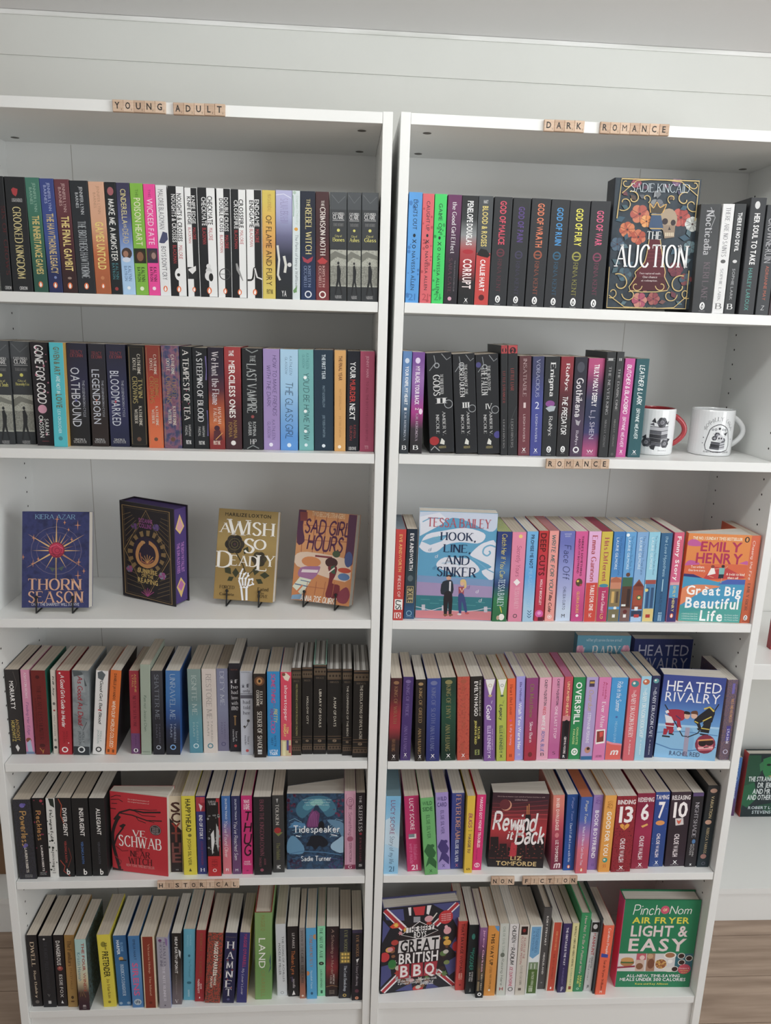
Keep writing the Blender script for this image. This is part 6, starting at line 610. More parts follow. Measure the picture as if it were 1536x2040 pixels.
K_(5,'midnight blue paperback with stacked white letters and red berries','282850|24244c',(.0268,.1277,.1935),(-.3323,.011,.1034),(.0,.054,.0),[('h','Maggie',.1,.9,.05,.067,'6c5c5c','S'),('h','H',.26,.72,.12,.223,'eae8ec','S'),('h','A',.26,.72,.262,.365,'eae8ec','S'),('h','M',.26,.72,.398,.501,'eae8ec','S'),('h','N',.26,.72,.535,.637,'eae8ec','S'),('h','E',.26,.72,.673,.775,'eae8ec','S'),('h','T',.26,.72,.796,.899,'eae8ec','S'),('e',.75,.234,.06,1.0,'b83838'),('e',.3,.381,.06,1.0,'b83838'),('e',.72,.522,.06,1.0,'b83838'),('e',.35,.658,.06,1.0,'b83838'),('e',.7,.779,.06,1.0,'b83838'),('e',.5,.947,.12,1.0,'5c5c8c')])
K_(5,'indigo paperback with red author name and yellow cover edge','383878',(.0234,.1279,.1937),(-.3011,.011,.1035),(.0,.053,.0),[('t',"MAGGIE O'FARRELL",.42,.72,.023,.492,'b03468','B'),('t',"My Lover's Lover",.34,.62,.51,.881,'e0dcec','H')],side='e0b820')
K_(5,'tall grass green hardback with white spaced title','7ca05c|78a058|6c9850|78a45c',(.0389,.1584,.24),(-.2511,.0187,.1033),(.0,.002,.0),[('t','MAGGIE O',.36,.6,.029,.207,'8c8440','N'),('t','LAND',.24,.62,.29,.633,'f4f4ec','N'),('p',[(.95,.464),(.85,.55),(.92,.607),(.8,.693),(1,.636)],'3c5c60'),('t','OFARRELL',.36,.6,.657,.971,'8c8c48','N')],hard=1,edge='8c3428')
K_(5,'white paperback with thin black two-line title','ccd0d4|d4d8dc',(.0238,.1314,.1991),(-.2075,.0287,.1036),(.0,-.024,.0),[('t','THE SONG OF ACHILLES',.6,.78,.169,.805,'484c50','N'),('t','MADELINE MILLER',.24,.44,.265,.709,'484c50','N'),('o',.5,.962,.14,1.0,'9a9ea2',.06)])
K_(5,'black paperback with orange gothic title','221e20',(.0251,.1286,.1949),(-.1803,.0251,.1037),(.0,-.019,.0),[('t','LE PARKS',.44,.66,.093,.306,'d8d0cc','N'),('t','Theban Lyre',.26,.66,.342,.68,'b86830','G'),('l',[(.2,.733),(.4,.715),(.35,.786)],'6c5c8c',.05),('t','novella',.44,.66,.751,.875,'c8c0c4','S'),('p',[(.35,.982),(.5,.911),(.65,.973)],'e8e4e4')])
K_(5,'very slim grey paperback with dark faded title','8c8888|7c7878|5c5450|a86850',(.0134,.1295,.1962),(-.1588,.0185,.1038),(.0,-.017,.0),[('t','SHADOW OF THE',.3,.7,.035,.335,'4c4848','S'),('t','GIRL BEFORE',.3,.7,.353,.794,'38302e','S'),('e',.5,.961,.2,1.0,'e8d8cc')])
K_(5,'sky blue paperback with orange flecks','48a4d8|4ca8dc',(.0233,.1302,.1972),(-.1371,.0167,.104),(.0,-.023,.0),[('e',.9,.123,.2,1.5,'c88c54'),('e',.1,.632,.2,1.4,'d08448'),('t','FUNDAMENTALLY',.34,.62,.105,.544,'b87c5c','S'),('t','Nussaibah Younis',.4,.6,.596,.851,'d4ecf8','H'),('e',.5,.921,.12,1.4,'245c80')])
K_(5,'slim mint green paperback with dark lettering and oval','84d8a8',(.0187,.1288,.1952),(-.1149,.024,.1041),(.0,-.016,.0),[('t','THE ART OF A LIE',.3,.66,.027,.454,'245c40','S'),('e',.5,.528,.32,.8,'28382c'),('e',.5,.528,.12,.5,'a8b898'),('t','LAURA SHEPHERD',.36,.6,.614,.881,'2c6c4c','N'),('r',.4,.65,.916,.961,'245c40')])
K_(5,'black and wine paperback with script title','2c2024|3c1c24|5c2430|8c2c34|4c2824|2c2020',(.0291,.1288,.1952),(-.0904,.0222,.1041),(.0,-.006,.0),[('t','A Schooling in Murder',.36,.62,.039,.68,'b89888','H'),('t','ANDREW',.56,.7,.671,.822,'d8ccc4','S'),('t','TAYLOR',.34,.48,.689,.813,'d8ccc4','S'),('l',[(0,.858),(.5,.84),(1,.858)],'d0a068',.03),('t','X X X',.3,.7,.911,.964,'b8a494','S')])
K_(5,'black paperback with gold bookshop window band','2a2c38|2c2c34',(.0272,.1281,.1942),(-.0605,.016,.1043),(.0,-.006,.0),[('t','EVIE WOODS',.4,.66,.027,.33,'8c8c58','S'),('r',.05,.95,.33,.491,'7c6c3c'),('r',.18,.36,.345,.377,'e0bc50'),('r',.43,.61,.345,.377,'e0bc50'),('r',.6799999999999999,.86,.345,.377,'e0bc50'),('r',.18,.36,.395,.427,'e0bc50'),('r',.43,.61,.395,.427,'e0bc50'),('r',.6799999999999999,.86,.395,.427,'e0bc50'),('r',.18,.36,.445,.477,'e0bc50'),('r',.43,.61,.445,.477,'e0bc50'),('r',.6799999999999999,.86,.445,.477,'e0bc50'),('t','The Lost Bookshop',.36,.66,.527,.893,'c8d0dc','S'),('e',.5,.955,.16,1.0,'c8a850'),('e',.5,.955,.08,1.0,'2a2c38')])
K_(5,'black paperback touching the side panel, violet top and orange dot','24222a',(.024,.1295,.1962),(-.0316,.0092,.1046),(.0,-.017,.0),[('r',.005,.995,.0,.044,'3c3450'),('t','EVIE WOODS',.4,.66,.079,.37,'a87c50','S'),('p',[(.4,.414),(.7,.397),(.5,.467)],'e0e0e0'),('t','A Story Collecting',.36,.62,.467,.785,'b0a8b0','S'),('e',.5,.864,.2,1.0,'6c3c4c'),('e',.5,.965,.18,1.0,'e09870'),('e',.5,.965,.08,1.0,'a85030')])
K_(11,'red paperback with dark condensed title beside the flag cookbook','c43c34|cc4038',(.0217,.1286,.1949),(.2155,.0281,.108),(.0,-.009,-.004),[('t','THAT SAVAGE WOMAN',.34,.66,.035,.737,'5c1c20','B'),('t','ANGELA',.54,.7,.746,.842,'f0c8b8','B'),('t','HART',.3,.46,.754,.842,'f0c8b8','B'),('e',.5,.921,.12,1.0,'8c2420')])
K_(11,'black paperback with teal gothic title','1c2428',(.0226,.1282,.1942),(.2382,.0172,.1079),(.0,.0,-.004),[('e',.5,.167,.18,2,'2c8478'),('t','THE',.5,.7,.325,.386,'2c9c88','B'),('t','POISONER',.28,.66,.395,.649,'2c9c88','G'),('t','STEPHEN',.54,.7,.675,.816,'d8d8d8','B'),('t','BATES',.3,.46,.684,.816,'d8d8d8','B'),('p',[(.4,.974),(.5,.912),(.6,.965)],'888')])
K_(11,'violet to brown photo paperback with pink author name','8c5c90|70406c|4c3c40|5c4c38|2c2c2c|242628',(.0174,.1298,.1967),(.2588,.0054,.1078),(.0,.0,-.004),[('t','Jeremy Clarkson',.44,.74,.034,.624,'e8b0d0','B'),('t','DIDDLY SQUAT',.5,.74,.65,.891,'e8dcc8','S'),('r',.1,.4,.572,.745,'6c5438'),('r',.1,.4,.762,.9,'8c7c5c'),('r',.005,.995,.909,1.0,'24262a'),('e',.5,.948,.28,1.0,'f0f0f0'),('e',.5,.948,.14,1.0,'444')])
K_(11,'orange paperback with blue corner and black title','e09430',(.0269,.1298,.1966),(.2834,.0109,.1078),(.0,.0,-.004),[('p',[(.55,0),(1,0),(1,.083),(.75,.057)],'5c98cc'),('t','THIS WAY UP',.34,.64,.109,.559,'2c2414','B'),('t','JAY FOREMAN',.36,.6,.576,.671,'8c5414','N'),('t','MARK COOPER-JONES',.42,.6,.689,.905,'6c4414','N'),('r',.4,.55,.905,.931,'f0e8d8')])
K_(11,'pale grey paperback with leafy emblem','c8ccc4|ccd0c8',(.0214,.1332,.2018),(.3116,.0109,.108),(.0,-.017,-.004),[('t','CHLOE DALTON',.36,.62,.042,.388,'8c9c90','S'),('e',.45,.43,.24,1.3,'6c7468'),('t','Raising Hare',.3,.64,.481,.852,'5c6458','H'),('h','H',.3,.7,.885,.927,'b03838','B')])
K_(11,'white paperback with black and pink crooked capitals','dcd8d8',(.0215,.132,.2),(.334,.0113,.108),(.0,-.014,-.004),[('t','CHILDREN',.34,.74,.024,.25,'2c2c2c','M'),('t','OF',.5,.66,.276,.319,'555','N'),('t','RADIUM',.3,.7,.327,.557,'2c2c2c','M'),('t','JOE DUNTHORNE',.3,.62,.591,.872,'c83c68','M'),('o',.5,.915,.24,1.0,'444',.08)])
K_(11,'ivory paperback with small dark red photo at top','d0c8bc',(.0237,.1305,.1977),(.3573,.0107,.1079),(.0,-.009,-.004),[('r',.2,.85,.022,.138,'2c1c1c'),('e',.5,.078,.16,1.3,'8c2424'),('t','KILLERS OF THE',.52,.72,.181,.474,'a84448','N'),('t','FLOWER MOON',.26,.46,.164,.552,'a84448','N'),('t','DAVID GRANN',.38,.6,.578,.845,'8c8478','S'),('r',.3,.6,.897,.931,'6c6058')])
K_(11,'white edged blue and green landscape paperback','d4d8d4',(.0289,.1293,.1959),(.3842,.0111,.1078),(.0,.0,-.004),[('r',.12,.9,.021,.526,'68a4d0'),('p',[(.12,.439),(.4,.474),(.9,.404),(.9,.526),(.12,.526)],'e0e8ec'),('t','TOGETHERNESS',.5,.72,.047,.387,'3c6c9c','N'),('t','A MEMOIR',.24,.42,.073,.369,'4c7cac','N'),('r',.12,.9,.526,.979,'4c6c2c'),('r',.12,.9,.526,.631,'78906c'),('r',.3,.36,.544,.622,'e4e8e0'),('r',.6,.66,.544,.622,'e4e8e0'),('t','RAYNOR WINN',.42,.64,.666,.857,'d8e0c8','N'),('h','iii',.3,.6,.892,.953,'d8e0c8','B')])
K_(11,'taller slate grey hardback with white block title','4c4a4a',(.0201,.1518,.23),(.413,.0266,.1078),(.0,.0,-.004),[('t','RORY',.42,.62,.1,.219,'e8e4e0','B'),('t','STEWART',.42,.62,.234,.457,'e8e4e0','B'),('t','MIDDLELAND',.42,.62,.546,.814,'d8d4d0','B'),('e',.5,.918,.1,1.0,'888')],hard=1)
K_(11,'cream bordered vermilion paperback with orange lettering','d4c8b8',(.0221,.1284,.1946),(.4347,.0206,.108),(.0,.014,-.004),[('r',.12,.88,.0,1.0,'c8462c'),('t','HENRY DAVID THOREAU',.42,.62,.13,.4,'e8a060','S'),('t','THE SELF-RELIANCE',.42,.58,.455,.827,'8c2c1c','S'),('P',.5,.954,.16,'c8462c','fff')])
K_(11,'dark violet hardback with white slanted title','382c60|342a5c',(.0202,.1288,.1951),(.46,.0156,.1078),(.0,.0,-.004),[('t','THE OBSTACLE IS THE WAY',.38,.62,.056,.602,'e8e4f0','B'),('t','RYAN HOLIDAY',.4,.58,.639,.88,'8c80b8','N'),('h','JP',.35,.65,.917,.981,'d8d4e8','S')])
K_(11,'pale yellow paperback with small dark title','dcd494|dcd498',(.016,.1284,.1946),(.4799,.0169,.1078),(.0,.0,-.004),[('t','NORMALLY WEIRD AND WEIRDLY NORMAL',.4,.68,.043,.628,'3c3820','B'),('t','ROBIN INCE',.42,.62,.647,.907,'5c9c70','N'),('r',.3,.7,.916,.963,'8c3c2c')])
K_(11,'green hardback with slanted pink-white title','289058|2c9860|2c8858',(.0245,.146,.2211),(.5007,.0171,.1079),(.0,.009,-.004),[('t','How Not To Be A Political Wife',.4,.62,.033,.759,'c8b8b0','M'),('t','SARAH',.56,.74,.791,.938,'d8d860','B'),('t','VINE',.32,.5,.783,.897,'d8d860','B'),('o',.45,.962,.1,1.0,'b8e0c8',.05)],hard=1)
K_(11,'grey and white paperback with small photo and red title','c4c4c4',(.019,.1314,.1991),(.5241,.0176,.108),(.0,.017,-.004),[('r',.05,.95,.018,.155,'222'),('e',.5,.078,.28,1.3,'c8c8c8'),('t','MANHUNT',.36,.72,.169,.482,'b02c34','B'),('t','COLIN SUTTON',.5,.7,.5,.664,'3c3c3c','B'),('t','THE TRUE STORY',.24,.4,.518,.845,'5c5c5c','N'),('h','JB',.35,.65,.909,.945,'444','B')])
K_(11,'very thin dark slate hardback beside the orange memoir','3c4248',(.0039,.1392,.211),(.5373,.01,.1079),(.0,.012,-.004),[],hard=1,pages='8c9498')
K_(11,'orange coral paperback with white serif title and blue square','f06440',(.025,.1291,.1957),(.5528,.007,.108),(.0,.016,-.004),[('t','Careless People',.42,.7,.041,.406,'f8e8e0','S'),('p',[(.1,.397),(.75,.415),(.75,.461),(.1,.452)],'3c4ca4'),('t','Sarah Wynn-Williams',.38,.66,.498,.932,'6c2018','S'),('h','M',.42,.62,.941,.978,'f4e4dc','B')])
K_(2,'navy paperback with red rose in golden starburst, wire stand','n2c3260,363c70,282c54,6',(.026,.1338,.1967),(-.7389,.0478,1.0654),(.007,-.227,-1.56),[('o',.51,.406,.374,.976,'6c6480',.008),('o',.51,.406,.292,.961,'6c6080',.006),('p',[(.527,.406),(.511,.078),(.492,.406)],'dcb070'),('p',[(.496,.406),(.509,.678),(.524,.406)],'dcb070'),('p',[(.51,.415),(.88,.406),(.51,.396)],'dcb070'),('p',[(.51,.396),(.15,.406),(.51,.415)],'dcb070'),('p',[(.518,.415),(.933,.235),(.502,.396)],'dcb070'),('p',[(.518,.396),(.08,.232),(.502,.415)],'dcb070'),('p',[(.502,.396),(.064,.587),(.518,.415)],'dcb070'),('p',[(.502,.415),(.922,.585),(.518,.396)],'b8845c'),('p',[(.52,.41),(.676,.205),(.5,.401)],'dcb070'),('p',[(.52,.401),(.354,.216),(.5,.41)],'dcb070'),('p',[(.5,.41),(.665,.595),(.52,.401)],'dcb070'),('p',[(.5,.401),(.344,.606),(.52,.41)],'dcb070'),('p',[(.522,.408),(.576,.234),(.498,.403)],'b8845c'),('p',[(.522,.403),(.444,.234),(.498,.408)],'b8845c'),('p',[(.518,.411),(.703,.271),(.502,.4)],'b8845c'),('p',[(.518,.4),(.317,.271),(.502,.411)],'b8845c'),('p',[(.512,.412),(.773,.356),(.508,.399)],'b8845c'),('p',[(.512,.399),(.247,.356),(.508,.412)],'b8845c'),('e',.516,.399,.121,.996,'8c1c38'),('e',.512,.396,.107,.973,'c02c50'),('o',.516,.399,.07,1.029,'8c1c3c',.012),('o',.524,.404,.035,1.029,'8c1c3c',.01),('l',[(.418,.371),(.516,.344),(.603,.385)],'e05878',.012),('l',[(.438,.433),(.516,.467),(.594,.433)],'7c1830',.012),('l',[(.506,.487),(.511,.705)],'a8885c',.019),('p',[(.399,.576),(.496,.589),(.457,.63)],'4c5c58'),('p',[(.535,.589),(.632,.562),(.593,.617)],'4c5c58'),('h','KIERA AZAR',.201,.785,.03,.077,'8cc0dc','I'),('p',[(.777,.139),(.822,.135),(.828,.083),(.834,.135),(.879,.139),(.834,.144),(.828,.196),(.822,.144)],'d89060'),('p',[(.14,.276),(.169,.272),(.175,.237),(.181,.272),(.21,.276),(.181,.28),(.175,.315),(.169,.28)],'d89060'),('p',[(.807,.524),(.84,.52),(.846,.481),(.852,.52),(.885,.524),(.852,.528),(.846,.568),(.84,.528)],'d89060'),('p',[(.785,.664),(.83,.66),(.836,.608),(.842,.66),(.887,.664),(.842,.668),(.836,.721),(.83,.668)],'d89060'),('p',[(.13,.542),(.16,.538),(.165,.503),(.171,.538),(.2,.542),(.171,.546),(.165,.581),(.16,.546)],'d89060'),('p',[(.481,.078),(.514,.074),(.52,.034),(.526,.074),(.559,.078),(.526,.082),(.52,.122),(.514,.082)],'d89060'),('p',[(.713,.29),(.734,.286),(.74,.259),(.746,.286),(.767,.29),(.746,.294),(.74,.32),(.734,.294)],'d89060'),('p',[(.22,.494),(.237,.49),(.243,.468),(.249,.49),(.267,.494),(.249,.498),(.243,.52),(.237,.498)],'d89060'),('p',[(.672,.187),(.686,.183),(.692,.165),(.697,.183),(.711,.187),(.697,.191),(.691,.209),(.686,.191)],'d89060'),('p',[(.003,.474),(.014,.47),(.019,.443),(.025,.47),(.047,.474),(.025,.478),(.019,.504),(.014,.478)],'d89060'),('p',[(.896,.617),(.918,.613),(.924,.586),(.93,.613),(.951,.617),(.93,.621),(.924,.647),(.918,.621)],'d89060'),('p',[(.61,.112),(.627,.108),(.633,.086),(.639,.108),(.657,.112),(.639,.116),(.633,.138),(.627,.116)],'d89060'),('h','THORN',.099,.869,.701,.815,'dca888','S'),('h','SEASON',.103,.899,.832,.946,'dca888','S'),('h','ONLY THE SHARPEST WILL SURVIVE',.146,.856,.951,.981,'d8d8e4','N')],front=1)
K_(2,'black hardback with golden serpent and purple page edges, standing turned','221c22',(.046,.1445,.2131),(-.5539,.1608,1.0609),(-.012,.003,-2.055),[('l',[(.055,.041),(.926,.037),(.935,.985),(.059,.969),(.055,.041)],'a8864c',.014),('l',[(.086,.059),(.902,.056),(.905,.964),(.086,.948),(.086,.059)],'6c5838',.007),('l',[(.498,.062),(.073,.499),(.482,.956),(.915,.514),(.498,.062)],'a8864c',.012),('l',[(.496,.096),(.112,.495),(.484,.921),(.879,.517),(.496,.096)],'6c5838',.007),('l',[(.06,.143),(.213,.104)],'7c6440',.007),('l',[(.072,.196),(.246,.128)],'7c6440',.007),('l',[(.083,.25),(.279,.153)],'7c6440',.007),('l',[(.095,.304),(.312,.177)],'7c6440',.007),('l',[(.106,.358),(.345,.202)],'7c6440',.007),('l',[(.117,.412),(.378,.226)],'7c6440',.007),('l',[(.91,.13),(.77,.115)],'7c6440',.007),('l',[(.908,.183),(.754,.148)],'7c6440',.007),('l',[(.905,.236),(.738,.181)],'7c6440',.007),('l',[(.902,.289),(.722,.214)],'7c6440',.007),('l',[(.9,.342),(.706,.247)],'7c6440',.007),('l',[(.897,.396),(.69,.281)],'7c6440',.007),('l',[(.117,.606),(.252,.648)],'7c6440',.007),('l',[(.113,.656),(.279,.695)],'7c6440',.007),('l',[(.11,.707),(.306,.742)],'7c6440',.007),('l',[(.106,.757),(.333,.789)],'7c6440',.007),('l',[(.103,.808),(.36,.836)],'7c6440',.007),('l',[(.099,.859),(.387,.883)],'7c6440',.007),('l',[(.907,.662),(.738,.721)],'7c6440',.007),('l',[(.905,.706),(.721,.766)],'7c6440',.007),('l',[(.903,.749),(.704,.812)],'7c6440',.007),('l',[(.901,.793),(.687,.857)],'7c6440',.007),('l',[(.899,.836),(.67,.903)],'7c6440',.007),('l',[(.897,.88),(.653,.949)],'7c6440',.007),('p',[(.763,.468),(.849,.46),(.84,.507),(.757,.502)],'8c7044'),('p',[(.74,.536),(.818,.55),(.783,.594),(.712,.569)],'8c7044'),('p',[(.68,.598),(.74,.632),(.683,.667),(.637,.624)],'8c7044'),('p',[(.592,.645),(.624,.695),(.554,.716),(.54,.66)],'8c7044'),('p',[(.489,.669),(.488,.727),(.416,.73),(.434,.672)],'8c7044'),('p',[(.385,.667),(.349,.725),(.286,.709),(.339,.655)],'8c7044'),('p',[(.298,.639),(.232,.687),(.186,.656),(.264,.615)],'8c7044'),('p',[(.241,.588),(.156,.62),(.136,.577),(.226,.556)],'8c7044'),('p',[(.223,.524),(.132,.534),(.14,.486),(.23,.487)],'8c7044'),('p',[(.245,.454),(.163,.441),(.199,.395),(.272,.42)],'8c7044'),('p',[(.306,.391),(.244,.357),(.301,.322),(.35,.364)],'8c7044'),('p',[(.395,.344),(.362,.295),(.431,.274),(.448,.328)],'8c7044'),('p',[(.497,.32),(.498,.263),(.568,.26),(.551,.318)],'8c7044'),('p',[(.601,.322),(.633,.267),(.694,.281),(.646,.333)],'8c7044'),('p',[(.686,.349),(.746,.302),(.792,.333),(.718,.372)],'8c7044'),('p',[(.743,.398),(.823,.368),(.842,.409),(.758,.428)],'8c7044'),('e',.496,.493,.26,.942,'2c2038'),('l',[(.417,.399),(.352,.446),(.309,.532),(.349,.61),(.488,.638),(.637,.589),(.689,.509),(.657,.431),(.575,.391),(.539,.385)],'c88c4c',.058),('l',[(.366,.506),(.392,.592),(.502,.612),(.614,.557)],'a86448',.024),('e',.429,.392,.043,.556,'c89458'),('l',[(.497,.602),(.393,.546)],'dca050',.01),('l',[(.497,.602),(.448,.529)],'dca050',.01),('l',[(.497,.602),(.503,.513)],'dca050',.01),('l',[(.497,.602),(.556,.519)],'dca050',.01),('l',[(.497,.602),(.609,.525)],'dca050',.01),('h','SUZANNE',.362,.615,.146,.187,'9c4c94','B'),('h','COLLINS',.368,.598,.198,.242,'9c4c94','B'),('e',.715,.212,.031,.834,'4c4470'),('e',.697,.229,.031,.834,'6c5090'),('e',.664,.232,.031,.834,'4c4470'),('e',.648,.217,.031,.834,'6c5090'),('e',.665,.2,.031,.834,'4c4470'),('e',.699,.197,.031,.834,'6c5090'),('e',.681,.215,.019,.834,'6c5090'),('e',.681,.215,.009,.834,'4c4470'),('e',.311,.238,.029,.834,'444'),('e',.295,.255,.029,.834,'6c4080'),('e',.26,.257,.029,.834,'444'),('e',.246,.244,.029,.834,'6c4080'),('e',.262,.227,.029,.834,'444'),('e',.297,.225,.029,.834,'6c4080'),('e',.279,.241,.017,.834,'6c4080'),('e',.279,.241,.009,.834,'444'),('e',.196,.695,.031,.834,'6c6c84'),('e',.178,.714,.031,.834,'9c4c7c'),('e',.142,.717,.031,.834,'6c6c84'),('e',.125,.702,.031,.834,'9c4c7c'),('e',.144,.684,.031,.834,'6c6c84'),('e',.18,.68,.031,.834,'9c4c7c'),('e',.161,.699,.019,.834,'9c4c7c'),('e',.161,.699,.009,.834,'6c6c84'),('e',.811,.7,.034,.834,'8c8ca0'),('e',.793,.719,.034,.834,'a04c8c'),('e',.755,.723,.034,.834,'8c8ca0'),('e',.739,.707,.034,.834,'a04c8c'),('e',.756,.688,.034,.834,'8c8ca0'),('e',.795,.684,.034,.834,'a04c8c'),('e',.775,.703,.02,.834,'a04c8c'),('e',.775,.703,.01,.834,'8c8ca0'),('h','SUNRISE',.313,.68,.667,.713,'d0b060','B'),('h','ON THE',.383,.605,.722,.758,'d0b060','B'),('h','REAPING',.312,.687,.767,.818,'d0b060','B'),('l',[(.486,.955),(.37,.92)],'b0488c',.01),('l',[(.486,.955),(.411,.901)],'b0488c',.01),('l',[(.486,.955),(.451,.883)],'b0488c',.01),('l',[(.486,.955),(.492,.864)],'b0488c',.01),('l',[(.486,.955),(.531,.874)],'b0488c',.01),('l',[(.486,.955),(.569,.883)],'b0488c',.01),('l',[(.486,.955),(.608,.893)],'b0488c',.01)],hard=1,edge='2a2230',pages='4c3878',fore=[('p',[(.5,.06),(.15,.2),(.5,.27),(.85,.2)],'e0c070'),('p',[(.5,.1),(.25,.2),(.5,.24),(.75,.2)],'d89cb0'),('t','THE SNOW MAY FALL BUT',.56,.8,.36,.68,'b478c0','B'),('t','THE SUN ALSO RISES',.24,.46,.36,.68,'b478c0','B'),('p',[(.5,.73),(.15,.82),(.5,.95),(.85,.82)],'d8b868'),('p',[(.5,.76),(.25,.82),(.5,.88),(.75,.82)],'b868a8')],front=1)
K_(2,'gold paperback with black roses and skeleton hand, wire stand','9c8248|a88c4c|94783c|a08040',(.028,.1281,.1931),(-.3581,.0992,1.0713),(-.022,-.226,-1.684),[('h','MARILIZE LOXTON',.112,.881,.039,.076,'2c2414','B'),('e',.389,.383,.079,.991,'3a3428'),('e',.35,.433,.079,.991,'2a2620'),('e',.263,.436,.079,.991,'3a3428'),('e',.214,.388,.079,.991,'2a2620'),('e',.253,.338,.079,.991,'3a3428'),('e',.341,.335,.079,.991,'2a2620'),('l',[(.331,.395),(.438,.429)],'4c3438',.008),('l',[(.304,.406),(.316,.483)],'4c3438',.008),('l',[(.277,.396),(.18,.441)],'4c3438',.008),('l',[(.272,.376),(.166,.342)],'4c3438',.008),('l',[(.3,.365),(.288,.287)],'4c3438',.008),('l',[(.327,.374),(.424,.329)],'4c3438',.008),('e',.302,.385,.047,.991,'2a2620'),('e',.302,.385,.024,.991,'4c3438'),('o',.302,.385,.097,.991,'6c6038',.009),('o',.302,.385,.053,.991,'6c6038',.009),('e',.795,.529,.061,.991,'4a4228'),('e',.764,.569,.061,.991,'3a3424'),('e',.698,.571,.061,.991,'4a4228'),('e',.659,.533,.061,.991,'3a3424'),('e',.691,.493,.061,.991,'4a4228'),('e',.756,.491,.061,.991,'3a3424'),('l',[(.75,.538),(.834,.565)],'4c3438',.007),('l',[(.729,.547),(.737,.608)],'4c3438',.007),('l',[(.706,.54),(.633,.575)],'4c3438',.007),('l',[(.705,.525),(.621,.497)],'4c3438',.007),('l',[(.726,.515),(.718,.455)],'4c3438',.007),('l',[(.748,.522),(.822,.488)],'4c3438',.007),('e',.727,.531,.037,.991,'3a3424'),('e',.727,.531,.018,.991,'4c3438'),('l',[(.337,.478),(.46,.604),(.512,.69)],'3a3420',.018),('l',[(.767,.595),(.62,.672),(.559,.717)],'3a3420',.015),('p',[(.274,.718),(.258,.65),(.156,.635),(.171,.703)],'3a3c24'),('p',[(.354,.752),(.406,.696),(.343,.644),(.291,.7)],'3a3c24'),('p',[(.32,.746),(.242,.745),(.215,.792),(.293,.793)],'3a3c24'),('p',[(.668,.714),(.743,.667),(.702,.604),(.626,.651)],'3a3c24'),('p',[(.755,.704),(.838,.743),(.921,.706),(.838,.667)],'3a3c24'),('p',[(.694,.756),(.737,.804),(.819,.796),(.777,.748)],'3a3c24'),('p',[(.47,.489),(.546,.458),(.527,.4),(.451,.431)],'3a3c24'),('h','A',.052,.2,.155,.259,'f4f0e8','S'),('h','W',.191,.507,.11,.282,'f4f0e8','S'),('h','ISH',.522,.93,.13,.272,'f4f0e8','S'),('h','S',.47,.619,.313,.469,'f4f0e8','S'),('h','O',.639,.815,.318,.425,'f4f0e8','S'),('h','D',.048,.244,.47,.646,'f4f0e8','S'),('h','EAD',.263,.692,.506,.618,'f4f0e8','S'),('h','L',.716,.852,.486,.655,'f4f0e8','S'),('h','Y',.846,.978,.487,.605,'f4f0e8','S'),('l',[(.495,.997),(.458,.857)],'eeeef2',.033),('l',[(.56,.994),(.545,.85)],'eeeef2',.037),('l',[(.458,.857),(.416,.786),(.422,.757)],'eeeef2',.029),('l',[(.483,.835),(.466,.756)],'eeeef2',.029),('l',[(.522,.834),(.523,.754)],'eeeef2',.029),('l',[(.562,.84),(.585,.762)],'eeeef2',.029),('l',[(.422,.757),(.434,.699),(.468,.645)],'eeeef2',.026),('l',[(.466,.756),(.496,.707),(.529,.686)],'eeeef2',.024),('l',[(.523,.754),(.563,.72),(.556,.688)],'eeeef2',.024),('l',[(.585,.762),(.633,.755),(.648,.775)],'eeeef2',.024),('l',[(.583,.832),(.651,.81),(.631,.784)],'eeeef2',.024),('e',.458,.857,.022,.793,'fafafc'),('e',.506,.851,.022,.793,'fafafc'),('e',.554,.847,.022,.793,'fafafc'),('e',.422,.757,.022,.793,'fafafc'),('e',.466,.756,.022,.793,'fafafc'),('e',.523,.754,.022,.793,'fafafc'),('e',.585,.762,.022,.793,'fafafc'),('e',.434,.701,.022,.793,'fafafc'),('e',.496,.707,.022,.793,'fafafc'),('e',.563,.72,.022,.793,'fafafc'),('e',.633,.755,.022,.793,'fafafc'),('e',.651,.81,.022,.793,'fafafc'),('h','FORCED',.1,.34,.845,.88,'3c3018','S'),('h','to',.205,.248,.894,.914,'3c3018','S'),('h','Compete',.104,.34,.926,.963,'3c3018','S'),('h','Fated',.74,.911,.842,.879,'3c3018','S'),('h','to',.797,.841,.894,.911,'3c3018','S'),('h','LOVE',.743,.91,.92,.954,'3c3018','S')],front=1)
